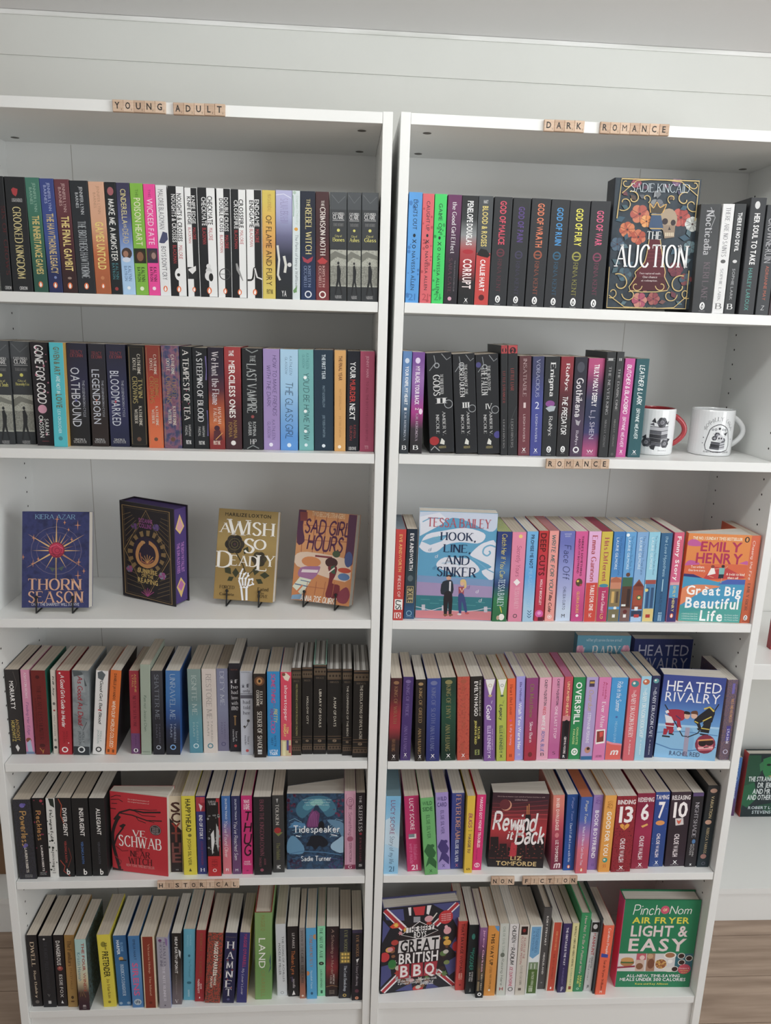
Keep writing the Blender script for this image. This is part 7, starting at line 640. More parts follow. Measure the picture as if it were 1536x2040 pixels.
K_(2,'orange paperback with two girls under a window, wire stand','d89258|dc9a60|d08850|cc8248',(.03,.1302,.1944),(-.1908,.1016,1.0706),(-.01,-.225,-1.862),[('l',[(.09,.007),(.104,.507)],'a8583c',.011),('l',[(.288,.006),(.294,.496)],'a8583c',.011),('l',[(.484,.006),(.484,.484)],'a8583c',.011),('l',[(.68,.005),(.672,.472)],'a8583c',.011),('l',[(.875,.004),(.861,.46)],'a8583c',.011),('l',[(.116,.166),(.959,.146)],'a8583c',.011),('l',[(.097,.332),(.954,.302)],'a8583c',.011),('s',[(.003,.003),(.136,.004),(.089,.168),(.145,.344),(.012,.367)],'5c3450'),('s',[(.863,.003),(.997,.003),(.991,.538),(.847,.533),(.869,.343)],'5c3450'),('p',[(.023,.026),(.15,.019),(.166,.118),(.04,.125)],'8c4444'),('h','TWO BECOME STRANGERS',.236,.796,.006,.059,'f0d8b0','N'),('h','SAD GIRL',.134,.887,.098,.244,'5c2c50','M'),('h','HOURS',.199,.789,.267,.427,'5c2c50','M'),('s',[(.003,.515),(.209,.457),(.886,.487),(.962,.568),(.894,.741),(.056,.626)],'e4c8b0'),('e',.92,.492,.067,1.922,'4c5c90'),('l',[(.35,.492),(.641,.491)],'8c3c44',.031),('e',.707,.448,.067,.833,'4c5c40'),('e',.293,.561,.167,.512,'d8884c'),('s',[(.126,.636),(.367,.606),(.458,.614),(.345,.749),(.098,.737)],'a8709c'),('p',[(.151,.655),(.428,.642),(.411,.674),(.135,.689)],'e8d8dc'),('p',[(.121,.742),(.324,.757),(.177,.94),(.007,.855)],'d8dcc8'),('l',[(.046,.824),(.27,.837)],'4c6c90',.018),('l',[(.138,.776),(.306,.786)],'4c6c90',.013),('p',[(.013,.951),(.175,.927),(.206,.986),(.003,.997)],'7ca0c0'),('l',[(.065,.934),(.18,.829)],'d87c48',.027),('e',.638,.546,.107,.761,'4c2c2c'),('s',[(.588,.592),(.731,.583),(.731,.668),(.679,.769),(.812,.788),(.785,.913),(.591,.926),(.615,.787),(.622,.675)],'7c2c34'),('p',[(.632,.589),(.697,.571),(.72,.668),(.653,.659)],'3c6048'),('l',[(.598,.662),(.7,.599)],'f0e0d0',.022),('e',.868,.616,.111,.384,'c84c30'),('e',.866,.687,.1,.598,'5c80b0'),('s',[(.781,.886),(.922,.794),(.996,.872),(.943,.97),(.813,.966)],'8c3848'),('l',[(.261,.782),(.244,.949)],'b06440',.009),('l',[(.415,.772),(.396,.939)],'b06440',.009),('l',[(.568,.762),(.548,.929)],'b06440',.009),('l',[(.72,.752),(.699,.919)],'b06440',.009),('l',[(.27,.837),(.578,.838)],'b06440',.009),('h','ANNA ZOE QUIRKE',.16,.777,.935,1.015,'f4ece0','M')],front=1)
K_(6,'large dark floral hardback with crown, skull and golden scrolls','n2c3640,34404a,28303a,4',(.042,.164,.2342),(.4083,.0355,1.6985),(.021,-.0,-1.574),[('e',.374,.267,.054,.927,'c87858'),('e',.35,.3,.054,.927,'b0584c'),('e',.29,.3,.054,.927,'c87858'),('e',.258,.268,.054,.927,'b0584c'),('e',.283,.235,.054,.927,'c87858'),('e',.342,.235,.054,.927,'b0584c'),('l',[(.335,.274),(.41,.298)],'4c3438',.005),('l',[(.318,.281),(.327,.332)],'4c3438',.005),('l',[(.299,.275),(.233,.301)],'4c3438',.005),('l',[(.297,.261),(.223,.237)],'4c3438',.005),('l',[(.315,.254),(.306,.204)],'4c3438',.005),('l',[(.334,.26),(.399,.234)],'4c3438',.005),('e',.316,.267,.033,.927,'b0584c'),('e',.316,.267,.016,.927,'4c3438'),('e',.235,.396,.045,.927,'d07c50'),('e',.206,.417,.045,.927,'b85c40'),('e',.164,.415,.045,.927,'d07c50'),('e',.137,.392,.045,.927,'b85c40'),('e',.148,.366,.045,.927,'d07c50'),('e',.187,.356,.045,.927,'b85c40'),('e',.225,.369,.045,.927,'d07c50'),('l',[(.2,.395),(.249,.426)],'4c3438',.004),('l',[(.184,.398),(.181,.441)],'4c3438',.004),('l',[(.171,.393),(.117,.416)],'4c3438',.004),('l',[(.168,.383),(.105,.369)],'4c3438',.004),('l',[(.179,.376),(.153,.336)],'4c3438',.004),('l',[(.195,.378),(.227,.342)],'4c3438',.004),('l',[(.203,.386),(.271,.381)],'4c3438',.004),('e',.186,.387,.027,.927,'b85c40'),('e',.186,.387,.013,.927,'4c3438'),('e',.366,.457,.043,.927,'c87050'),('e',.327,.473,.043,.927,'b0503c'),('e',.283,.458,.043,.927,'c87050'),('e',.279,.427,.043,.927,'b0503c'),('e',.317,.411,.043,.927,'c87050'),('e',.361,.426,.043,.927,'b0503c'),('l',[(.332,.451),(.372,.487)],'4c3438',.004),('l',[(.315,.452),(.29,.49)],'4c3438',.004),('l',[(.305,.443),(.24,.445)],'4c3438',.004),('l',[(.312,.433),(.272,.398)],'4c3438',.004),('l',[(.33,.432),(.354,.394)],'4c3438',.004),('l',[(.339,.441),(.404,.439)],'4c3438',.004),('e',.322,.442,.026,.927,'b0503c'),('e',.322,.442,.013,.927,'4c3438'),('e',.44,.321,.036,.927,'e0a060'),('e',.424,.343,.036,.927,'d88848'),('e',.384,.344,.036,.927,'e0a060'),('e',.363,.322,.036,.927,'d88848'),('e',.378,.3,.036,.927,'e0a060'),('e',.418,.3,.036,.927,'d88848'),('l',[(.415,.326),(.464,.342)],'4c3438',.004),('l',[(.402,.331),(.408,.365)],'4c3438',.004),('l',[(.389,.326),(.345,.345)],'4c3438',.004),('l',[(.388,.317),(.339,.301)],'4c3438',.004),('l',[(.4,.312),(.394,.279)],'4c3438',.004),('l',[(.413,.317),(.457,.298)],'4c3438',.004),('e',.401,.322,.022,.927,'d88848'),('e',.401,.322,.011,.927,'4c3438'),('e',.857,.288,.054,.927,'c05c50'),('e',.835,.32,.054,.927,'a84440'),('e',.776,.321,.054,.927,'c05c50'),('e',.742,.288,.054,.927,'a84440'),('e',.765,.256,.054,.927,'c05c50'),('e',.824,.256,.054,.927,'a84440'),('l',[(.819,.294),(.894,.318)],'4c3438',.005),('l',[(.802,.302),(.813,.352)],'4c3438',.005),('l',[(.783,.295),(.719,.322)],'4c3438',.005),('l',[(.781,.282),(.706,.258)],'4c3438',.005),('l',[(.798,.274),(.787,.224)],'4c3438',.005),('l',[(.817,.281),(.88,.254)],'4c3438',.005),('e',.8,.288,.033,.927,'a84440'),('e',.8,.288,.016,.927,'4c3438'),('e',.988,.337,.043,.927,'d0d4d0'),('e',.978,.358,.043,.927,'b8bcb8'),('e',.947,.367,.043,.927,'d0d4d0'),('e',.913,.358,.043,.927,'b8bcb8'),('e',.895,.337,.043,.927,'d0d4d0'),('e',.906,.316,.043,.927,'b8bcb8'),('e',.937,.307,.043,.927,'d0d4d0'),('e',.97,.316,.043,.927,'b8bcb8'),('l',[(.958,.343),(.997,.361)],'4c3438',.004),('l',[(.948,.348),(.973,.387)],'4c3438',.004),('l',[(.935,.347),(.912,.383)],'4c3438',.004),('l',[(.926,.34),(.867,.352)],'4c3438',.004),('l',[(.925,.332),(.867,.313)],'4c3438',.004),('l',[(.936,.326),(.911,.288)],'4c3438',.004),('l',[(.949,.327),(.972,.292)],'4c3438',.004),('l',[(.958,.334),(.997,.322)],'4c3438',.004),('e',.942,.337,.026,.927,'b8bcb8'),('e',.942,.337,.013,.927,'4c3438'),('e',.558,.213,.047,.927,'84888c'),('e',.536,.24,.047,.927,'6c7078'),('e',.486,.241,.047,.927,'84888c'),('e',.457,.213,.047,.927,'6c7078'),('e',.478,.185,.047,.927,'84888c'),('e',.529,.185,.047,.927,'6c7078'),('l',[(.524,.218),(.587,.239)],'4c3438',.005),('l',[(.509,.224),(.516,.268)],'4c3438',.005),('l',[(.493,.219),(.436,.242)],'4c3438',.005),('l',[(.491,.208),(.428,.186)],'4c3438',.005),('l',[(.506,.201),(.498,.158)],'4c3438',.005),('l',[(.522,.207),(.578,.184)],'4c3438',.005),('e',.507,.213,.028,.927,'6c7078'),('e',.507,.213,.014,.927,'4c3438'),('e',.278,.038,.029,.927,'a05060'),('e',.265,.054,.029,.927,'8c3c58'),('e',.234,.054,.029,.927,'a05060'),('e',.217,.038,.029,.927,'8c3c58'),('e',.231,.021,.029,.927,'a05060'),('e',.261,.021,.029,.927,'8c3c58'),('e',.248,.038,.017,.927,'8c3c58'),('e',.248,.038,.009,.927,'a05060'),('e',.745,.02,.029,.927,'8c6c84'),('e',.732,.037,.029,.927,'6c4c74'),('e',.702,.037,.029,.927,'8c6c84'),('e',.685,.02,.029,.927,'6c4c74'),('e',.697,.004,.029,.927,'8c6c84'),('e',.727,.004,.029,.927,'6c4c74'),('e',.715,.02,.017,.927,'6c4c74'),('e',.715,.02,.009,.927,'8c6c84'),('e',.977,.513,.036,.927,'6c8890'),('e',.965,.534,.036,.927,'5c7880'),('e',.933,.538,.036,.927,'6c8890'),('e',.904,.525,.036,.927,'5c7880'),('e',.9,.502,.036,.927,'6c8890'),('e',.924,.488,.036,.927,'5c7880'),('e',.958,.492,.036,.927,'6c8890'),('l',[(.951,.518),(.997,.534)],'4c3438',.004),('l',[(.942,.522),(.957,.557)],'4c3438',.004),('l',[(.929,.52),(.899,.547)],'4c3438',.004),('l',[(.923,.512),(.87,.512)],'4c3438',.004),('l',[(.928,.506),(.891,.477)],'4c3438',.004),('l',[(.94,.504),(.948,.47)],'4c3438',.004),('l',[(.95,.509),(.997,.496)],'4c3438',.004),('e',.937,.513,.022,.927,'5c7880'),('e',.937,.513,.011,.927,'4c3438'),('e',.125,.5,.04,.927,'50687c'),('e',.105,.525,.04,.927,'44586c'),('e',.061,.525,.04,.927,'50687c'),('e',.037,.501,.04,.927,'44586c'),('e',.056,.476,.04,.927,'50687c'),('e',.1,.476,.04,.927,'44586c'),('l',[(.096,.505),(.15,.524)],'4c3438',.004),('l',[(.082,.511),(.087,.55)],'4c3438',.004),('l',[(.068,.506),(.017,.527)],'4c3438',.004),('l',[(.066,.496),(.011,.477)],'4c3438',.004),('l',[(.08,.49),(.075,.451)],'4c3438',.004),('l',[(.093,.495),(.144,.474)],'4c3438',.004),('e',.081,.5,.024,.927,'44586c'),('e',.081,.5,.012,.927,'4c3438'),('e',.236,.732,.04,.927,'4c6874'),('e',.217,.758,.04,.927,'3c5464'),('e',.172,.759,.04,.927,'4c6874'),('e',.147,.733,.04,.927,'3c5464'),('e',.167,.707,.04,.927,'4c6874'),('e',.211,.707,.04,.927,'3c5464'),('l',[(.207,.737),(.263,.757)],'4c3438',.004),('l',[(.193,.743),(.198,.784)],'4c3438',.004),('l',[(.179,.739),(.127,.76)],'4c3438',.004),('l',[(.176,.728),(.121,.708)],'4c3438',.004),('l',[(.191,.722),(.185,.681)],'4c3438',.004),('l',[(.204,.726),(.256,.705)],'4c3438',.004),('e',.192,.732,.024,.927,'3c5464'),('e',.192,.732,.012,.927,'4c3438'),('e',.841,.686,.043,.927,'6c3040'),('e',.82,.715,.043,.927,'7c3844'),('e',.774,.715,.043,.927,'6c3040'),('e',.744,.687,.043,.927,'7c3844'),('e',.765,.659,.043,.927,'6c3040'),('e',.811,.658,.043,.927,'7c3844'),('l',[(.81,.693),(.87,.713)],'4c3438',.004),('l',[(.794,.699),(.803,.743)],'4c3438',.004),('l',[(.779,.693),(.725,.717)],'4c3438',.004),('l',[(.776,.681),(.715,.661)],'4c3438',.004),('l',[(.791,.675),(.782,.632)],'4c3438',.004),('l',[(.806,.681),(.859,.657)],'4c3438',.004),('e',.793,.687,.026,.927,'7c3844'),('e',.793,.687,.013,.927,'4c3438'),('e',.444,.932,.043,.927,'c08070'),('e',.422,.962,.043,.927,'a84c64'),('e',.373,.962,.043,.927,'c08070'),('e',.344,.933,.043,.927,'a84c64'),('e',.366,.903,.043,.927,'c08070'),('e',.415,.902,.043,.927,'a84c64'),('l',[(.411,.938),(.473,.959)],'4c3438',.004),('l',[(.395,.945),(.402,.991)],'4c3438',.004),('l',[(.38,.939),(.323,.964)],'4c3438',.004),('l',[(.377,.926),(.315,.906)],'4c3438',.004),('l',[(.393,.92),(.386,.874)],'4c3438',.004),('l',[(.408,.926),(.464,.9)],'4c3438',.004),('e',.394,.932,.026,.927,'a84c64'),('e',.394,.932,.013,.927,'4c3438'),('e',.601,.919,.036,.927,'a05a54'),('e',.583,.944,.036,.927,'8c4048'),('e',.541,.945,.036,.927,'a05a54'),('e',.517,.92,.036,.927,'8c4048'),('e',.535,.895,.036,.927,'a05a54'),('e',.577,.895,.036,.927,'8c4048'),('l',[(.573,.925),(.625,.942)],'4c3438',.004),('l',[(.56,.93),(.567,.968)],'4c3438',.004),('l',[(.546,.925),(.5,.946)],'4c3438',.004),('l',[(.545,.915),(.493,.897)],'4c3438',.004),('l',[(.557,.909),(.551,.872)],'4c3438',.004),('l',[(.572,.914),(.617,.893)],'4c3438',.004),('e',.559,.92,.022,.927,'8c4048'),('e',.559,.92,.011,.927,'4c3438'),('e',.964,.764,.036,.927,'7c3c40'),('e',.947,.788,.036,.927,'3c5464'),('e',.906,.788,.036,.927,'7c3c40'),('e',.881,.765,.036,.927,'3c5464'),('e',.898,.741,.036,.927,'7c3c40'),('e',.939,.74,.036,.927,'3c5464'),('l',[(.937,.769),(.988,.786)],'4c3438',.004),('l',[(.924,.774),(.932,.811)],'4c3438',.004),('l',[(.91,.769),(.866,.79)],'4c3438',.004),('l',[(.909,.759),(.857,.742)],'4c3438',.004),('l',[(.921,.754),(.913,.718)],'4c3438',.004),('l',[(.935,.759),(.978,.739)],'4c3438',.004),('e',.923,.764,.022,.927,'3c5464'),('e',.923,.764,.011,.927,'4c3438'),('p',[(.036,.323),(.107,.331),(.148,.295),(.077,.287)],'3c5a6c'),('p',[(.796,.439),(.861,.468),(.926,.448),(.861,.418)],'3c5a6c'),('p',[(.032,.616),(.069,.656),(.139,.654),(.101,.615)],'46626c'),('p',[(.716,.572),(.78,.564),(.796,.523),(.732,.531)],'3c5a6c'),('p',[(.096,.205),(.129,.235),(.184,.232),(.151,.202)],'46626c'),('p',[(.869,.203),(.807,.198),(.776,.23),(.839,.235)],'3c5a6c'),('p',[(.456,.142),(.525,.127),(.531,.081),(.462,.096)],'8c9094'),('p',[(.499,.151),(.542,.121),(.517,.081),(.474,.111)],'74787c'),('p',[(.373,.151),(.34,.122),(.286,.125),(.318,.154)],'5c6068'),('p',[(.125,.5),(.158,.531),(.215,.528),(.181,.497)],'56707a'),('p',[(.166,.471),(.204,.449),(.189,.415),(.151,.438)],'3c5a6c'),('p',[(.87,.628),(.932,.638),(.968,.608),(.907,.598)],'56707a'),('p',[(.893,.589),(.945,.572),(.941,.532),(.889,.549)],'46626c'),('p',[(.111,.674),(.053,.684),(.041,.724),(.1,.714)],'46626c'),('p',[(.285,.633),(.223,.636),(.201,.673),(.263,.671)],'3c5a6c'),('p',[(.924,.438),(.933,.4),(.885,.374),(.876,.412)],'56707a'),('p',[(.262,.169),(.244,.134),(.187,.125),(.205,.16)],'5c4c44'),('p',[(.64,.159),(.69,.155),(.704,.124),(.653,.129)],'5c4c44'),('p',[(.086,.099),(.107,.13),(.16,.134),(.139,.103)],'6c4048'),('p',[(.554,.046),(.583,.068),(.625,.063),(.596,.042)],'6c3c50'),('p',[(.389,.055),(.341,.055),(.322,.081),(.37,.081)],'5c3c50'),('p',[(.726,.089),(.741,.117),(.787,.124),(.771,.096)],'4c4460'),('p',[(.76,.856),(.769,.899),(.829,.916),(.819,.874)],'6c3844'),('p',[(.243,.945),(.196,.94),(.169,.966),(.217,.971)],'56707a'),('p',[(.623,.95),(.675,.962),(.712,.938),(.661,.926)],'74504c'),('p',[(.832,.936),(.861,.967),(.912,.966),(.883,.936)],'46626c'),('p',[(.477,.87),(.461,.838),(.412,.83),(.428,.862)],'8c5c54'),('e',.648,.311,.108,1.175,'a8947c'),('p',[(.583,.348),(.739,.347),(.739,.439),(.626,.45)],'94806c'),('e',.614,.321,.035,1.005,'3a3034'),('e',.711,.329,.029,1.113,'3a3034'),('p',[(.669,.357),(.691,.384),(.66,.386)],'3a3034'),('p',[(.627,.405),(.642,.405),(.646,.433),(.631,.433)],'d0c0a4'),('p',[(.648,.405),(.664,.405),(.668,.432),(.652,.433)],'d0c0a4'),('p',[(.669,.405),(.685,.405),(.689,.432),(.674,.432)],'d0c0a4'),('p',[(.691,.405),(.707,.404),(.711,.432),(.695,.432)],'d0c0a4'),('p',[(.712,.404),(.728,.404),(.732,.432),(.717,.432)],'d0c0a4'),('p',[(.451,.267),(.557,.266),(.6,.366),(.561,.394),(.475,.395),(.428,.367)],'3c5474'),('l',[(.444,.376),(.587,.376)],'c0a058',.012),('l',[(.445,.271),(.572,.271)],'c0a058',.01),('p',[(.436,.258),(.419,.186),(.466,.222),(.502,.177),(.543,.217),(.616,.19),(.577,.257)],'4c4438'),('l',[(.436,.258),(.419,.186),(.466,.222),(.502,.177),(.543,.217),(.614,.19),(.577,.257)],'d8a850',.01),('p',[(.447,.46),(.577,.459),(.638,.63),(.677,.698),(.684,.747),(.321,.751),(.337,.701),(.418,.632)],'5c1c28'),('p',[(.298,.751),(.669,.747),(.714,.852),(.272,.857)],'4c1820'),('l',[(.447,.46),(.418,.632),(.316,.711),(.328,.751),(.272,.857),(.714,.852),(.669,.747),(.671,.708),(.638,.63),(.577,.459)],'ccb06c',.01),('l',[(.433,.517),(.599,.516)],'742c38',.006),('l',[(.436,.543),(.603,.542)],'742c38',.006),('l',[(.439,.57),(.607,.569)],'742c38',.006),('l',[(.443,.597),(.611,.596)],'742c38',.006),('l',[(.446,.624),(.615,.623)],'742c38',.006),('l',[(.411,.82),(.406,.832),(.399,.842),(.386,.85),(.371,.855),(.356,.856),(.341,.855),(.329,.851),(.319,.845),(.311,.838),(.307,.83),(.308,.823),(.31,.816),(.315,.811),(.322,.808),(.33,.806),(.336,.806),(.342,.808),(.347,.81)],'ccb06c',.01),('l',[(.568,.818),(.575,.83),(.586,.84),(.6,.847),(.616,.852),(.631,.853),(.646,.851),(.657,.847),(.665,.841),(.671,.834),(.673,.826),(.671,.819),(.667,.812),(.66,.807),(.652,.804),(.644,.802),(.639,.802),(.633,.804),(.629,.806)],'ccb06c',.01),('l',[(.051,.305),(.075,.009),(.97,.014),(.965,.31)],'ccb06c',.013),('l',[(.003,.675),(.01,.995),(.954,.997),(.952,.695)],'ccb06c',.013),('l',[(.192,.038),(.187,.048),(.18,.057),(.168,.063),(.155,.067),(.141,.068),(.127,.067),(.115,.064),(.106,.059),(.099,.053),(.095,.046),(.096,.04),(.098,.034),(.103,.029),(.11,.027),(.117,.025),(.122,.025),(.128,.027),(.132,.028)],'ccb06c',.01),('l',[(.855,.042),(.862,.052),(.872,.061),(.886,.067),(.9,.071),(.914,.072),(.927,.071),(.938,.067),(.945,.062),(.951,.056),(.952,.049),(.95,.043),(.946,.037),(.94,.033),(.932,.031),(.925,.029),(.92,.029),(.915,.031),(.911,.032)],'ccb06c',.01),('l',[(.176,.102),(.2,.1),(.223,.102),(.244,.107),(.261,.116),(.272,.127),(.279,.138),(.28,.15),(.276,.16),(.268,.168),(.256,.174),(.244,.177),(.231,.178),(.218,.176),(.208,.173),(.202,.168),(.197,.163),(.195,.158),(.197,.153)],'ccb06c',.012),('l',[(.848,.102),(.823,.1),(.8,.102),(.78,.108),(.765,.118),(.756,.128),(.752,.141),(.754,.153),(.761,.163),(.772,.172),(.786,.178),(.8,.182),(.814,.183),(.827,.181),(.836,.177),(.842,.172),(.845,.167),(.845,.161),(.842,.156)],'ccb06c',.012),('l',[(.401,.183),(.411,.177),(.419,.169),(.42,.16),(.419,.152),(.415,.144),(.408,.138),(.397,.133),(.387,.13),(.377,.129),(.368,.131),(.359,.134),(.354,.137),(.351,.141),(.35,.146),(.352,.15),(.355,.153),(.359,.156),(.364,.157)],'ccb06c',.01),('l',[(.654,.184),(.641,.178),(.631,.169),(.626,.16),(.624,.151),(.627,.144),(.633,.136),(.642,.131),(.652,.129),(.663,.128),(.673,.129),(.681,.132),(.689,.136),(.692,.14),(.694,.145),(.695,.15),(.693,.153),(.689,.155),(.685,.157)],'ccb06c',.01),('l',[(.074,.24),(.102,.245),(.127,.245),(.151,.24),(.17,.232),(.185,.221),(.192,.208),(.193,.195),(.188,.183),(.18,.173),(.166,.165),(.153,.16),(.137,.158),(.124,.159),(.112,.161),(.104,.167),(.099,.172),(.097,.178),(.099,.184)],'ccb06c',.01),('l',[(.969,.238),(.949,.243),(.926,.243),(.905,.239),(.887,.232),(.873,.222),(.864,.212),(.859,.201),(.86,.19),(.866,.182),(.874,.175),(.886,.171),(.897,.169),(.909,.17),(.919,.172),(.927,.176),(.933,.181),(.936,.186),(.937,.19)],'ccb06c',.01),('l',[(.088,.116),(.246,.021),(.438,.01)],'ccb06c',.009),('l',[(.966,.124),(.77,.025),(.576,.012)],'ccb06c',.009),('l',[(.082,.731),(.115,.727),(.145,.73),(.174,.739),(.196,.75),(.213,.766),(.222,.783),(.224,.799),(.218,.814),(.207,.827),(.191,.836),(.174,.841),(.156,.842),(.139,.84),(.125,.835),(.115,.828),(.108,.821),(.106,.813),(.108,.805)],'ccb06c',.012),('l',[(.896,.738),(.862,.734),(.83,.739),(.802,.748),(.782,.761),(.77,.778),(.765,.796),(.768,.813),(.778,.829),(.793,.842),(.811,.85),(.831,.855),(.85,.856),(.866,.854),(.88,.848),(.888,.84),(.893,.832),(.893,.824),(.888,.816)],'ccb06c',.012),('l',[(.028,.914),(.047,.917),(.064,.917),(.08,.914),(.093,.907),(.103,.899),(.109,.89),(.109,.881),(.107,.871),(.1,.864),(.092,.858),(.083,.854),(.072,.853),(.063,.854),(.054,.857),(.048,.86),(.045,.864),(.044,.868),(.045,.872)],'ccb06c',.01),('l',[(.983,.912),(.966,.915),(.95,.915),(.933,.913),(.918,.907),(.907,.899),(.899,.89),(.896,.881),(.896,.872),(.901,.864),(.907,.858),(.916,.854),(.926,.853),(.935,.853),(.944,.856),(.95,.859),(.954,.863),(.956,.867),(.957,.871)],'ccb06c',.01),('l',[(.025,.896),(.217,.986),(.447,.994)],'ccb06c',.009),('l',[(.959,.894),(.81,.988),(.569,.997)],'ccb06c',.009),('l',[(.176,.884),(.186,.9),(.199,.913),(.218,.923),(.239,.929),(.26,.931),(.28,.929),(.296,.922),(.309,.915),(.315,.904),(.318,.894),(.316,.884),(.31,.876),(.302,.869),(.293,.865),(.282,.863),(.273,.863),(.264,.865),(.258,.868)],'ccb06c',.01),('l',[(.839,.885),(.834,.902),(.824,.915),(.808,.926),(.789,.932),(.769,.934),(.749,.933),(.731,.927),(.717,.92),(.708,.91),(.702,.899),(.702,.889),(.705,.881),(.712,.874),(.72,.87),(.73,.868),(.739,.867),(.748,.869),(.755,.872)],'ccb06c',.01),('h','SADIE KINCAID',.189,.858,.041,.103,'ccd8e0','I'),('h','THE',.419,.583,.399,.458,'dcdcdc','S'),('h','AUCTION',.08,.904,.503,.672,'e8e8e8','S'),('h','Two ruptured souls.',.367,.618,.714,.731,'d8c8c8','S'),('h','One chance',.411,.578,.741,.757,'d8c8c8','S'),('h','at redemption.',.394,.585,.771,.787,'d8c8c8','S'),('h','WALKED OUT AND BY',.279,.599,.985,1.0,'b0a070','S')],hard=1,sidecol='2c3038',front=1)
K_(8,'large sky blue paperback with couple on a pier, facing out','58a4cc',(.032,.1578,.2297),(.0681,.0283,1.0628),(-.0,-.0,-1.649),[('s',[(.009,.007),(.997,.004),(.995,.127),(.898,.166),(.658,.091),(.422,.052),(.227,.128),(.011,.123)],'c8d4e8'),('p',[(.008,.053),(.253,.01),(.356,.065),(.293,.114),(.016,.229)],'e0e4f0'),('s',[(.021,.312),(.099,.215),(.313,.173),(.595,.14),(.832,.18),(.846,.239),(.757,.278),(.538,.272),(.355,.302),(.241,.366),(.108,.376),(.022,.336)],'e0e4f0'),('p',[(.036,.276),(.184,.236),(.382,.206),(.303,.268),(.154,.308)],'6cb0d4'),('s',[(.248,.474),(.346,.417),(.548,.416),(.685,.43),(.811,.518),(.713,.57),(.596,.598),(.457,.559),(.285,.522)],'e0e4f0'),('s',[(.68,.376),(.776,.301),(.873,.262),(.997,.269),(.997,.597),(.902,.589),(.837,.529),(.962,.489),(.769,.422),(.699,.4)],'e0e4f0'),('l',[(.997,.305),(.926,.29),(.853,.316),(.84,.365),(.893,.388),(.933,.362),(.914,.342)],'6cb0d4',.02),('l',[(.7,.412),(.824,.469),(.913,.515),(.997,.542)],'6cb0d4',.015),('l',[(.043,.099),(.14,.061),(.29,.062),(.375,.1)],'6cb0d4',.014),('l',[(.315,.472),(.45,.456),(.554,.489)],'a8c8e0',.012),('p',[(.003,.591),(.997,.611),(.992,.673),(.003,.653)],'7c9cc8'),('p',[(.003,.653),(.992,.673),(.995,.791),(.003,.779)],'a894c0'),('p',[(.003,.779),(.994,.779),(.997,.911),(.003,.917)],'2c7c88'),('l',[(.063,.818),(.183,.818)],'4c9ca0',.008),('l',[(.185,.851),(.305,.851)],'4c9ca0',.008),('l',[(.303,.821),(.423,.821)],'4c9ca0',.008),('l',[(.426,.854),(.546,.854)],'4c9ca0',.008),('l',[(.544,.824),(.664,.825)],'4c9ca0',.008),('l',[(.667,.857),(.788,.858)],'4c9ca0',.008),('l',[(.785,.827),(.906,.828)],'4c9ca0',.008),('p',[(.003,.924),(.997,.908),(.997,.997),(.003,.997)],'d8848c'),('p',[(.079,.868),(.124,.866),(.127,.919),(.082,.921)],'c8c4d0'),('p',[(.344,.869),(.389,.868),(.392,.921),(.347,.922)],'c8c4d0'),('p',[(.896,.866),(.941,.864),(.946,.918),(.901,.919)],'c8c4d0'),('l',[(.003,.889),(.081,.899),(.214,.918),(.345,.889),(.481,.913),(.654,.916),(.792,.904),(.898,.886),(.989,.88)],'e0dce8',.008),('e',.416,.603,.032,1.211,'d8a48c'),('p',[(.383,.598),(.39,.58),(.441,.58),(.449,.6),(.415,.591)],'2c2020'),('s',[(.36,.636),(.462,.633),(.479,.75),(.351,.766),(.319,.742),(.328,.668)],'2c3440'),('p',[(.425,.64),(.449,.639),(.45,.763),(.429,.751)],'e0e0e8'),('l',[(.336,.667),(.328,.729),(.385,.765)],'2c3440',.027),('s',[(.367,.753),(.47,.75),(.475,.951),(.441,.952),(.424,.827),(.415,.953),(.377,.954)],'2a262c'),('e',.398,.958,.03,.465,'8c5c3c'),('e',.467,.956,.03,.465,'8c5c3c'),('e',.596,.65,.03,1.278,'e4b898'),('s',[(.564,.636),(.597,.613),(.641,.627),(.651,.689),(.62,.696),(.62,.647)],'e0c078'),('p',[(.548,.686),(.623,.684),(.622,.764),(.557,.763)],'a84858'),('l',[(.569,.698),(.597,.734),(.62,.696)],'e4b898',.017),('s',[(.553,.763),(.625,.761),(.68,.914),(.651,.923),(.604,.821),(.604,.935),(.573,.936)],'3c4c84'),('e',.58,.946,.027,.523,'e0d8d8'),('e',.68,.935,.027,.523,'c85858'),('h','d',.224,.251,.392,.423,'f0f0f8','H'),('h','d',.136,.163,.332,.364,'4c80ac','H'),('h','d',.2,.227,.499,.531,'4c80ac','H'),('h','d',.657,.685,.67,.702,'7c5ca0','H'),('h','d',.777,.804,.706,.738,'f0f0f8','H'),('h','d',.825,.853,.789,.822,'f0f0f8','H'),('h','d',.22,.247,.217,.247,'8cc','H'),('h','TESSA BAILEY',.113,.908,.058,.138,'c05868','S'),('h','HOOK,',.294,.729,.185,.276,'203458','S'),('h','LINE,',.341,.67,.295,.384,'203458','S'),('h','AND',.361,.658,.398,.478,'203458','S'),('h','SINKER',.263,.755,.505,.591,'203458','S')],sidecol='d8dce8',front=1)
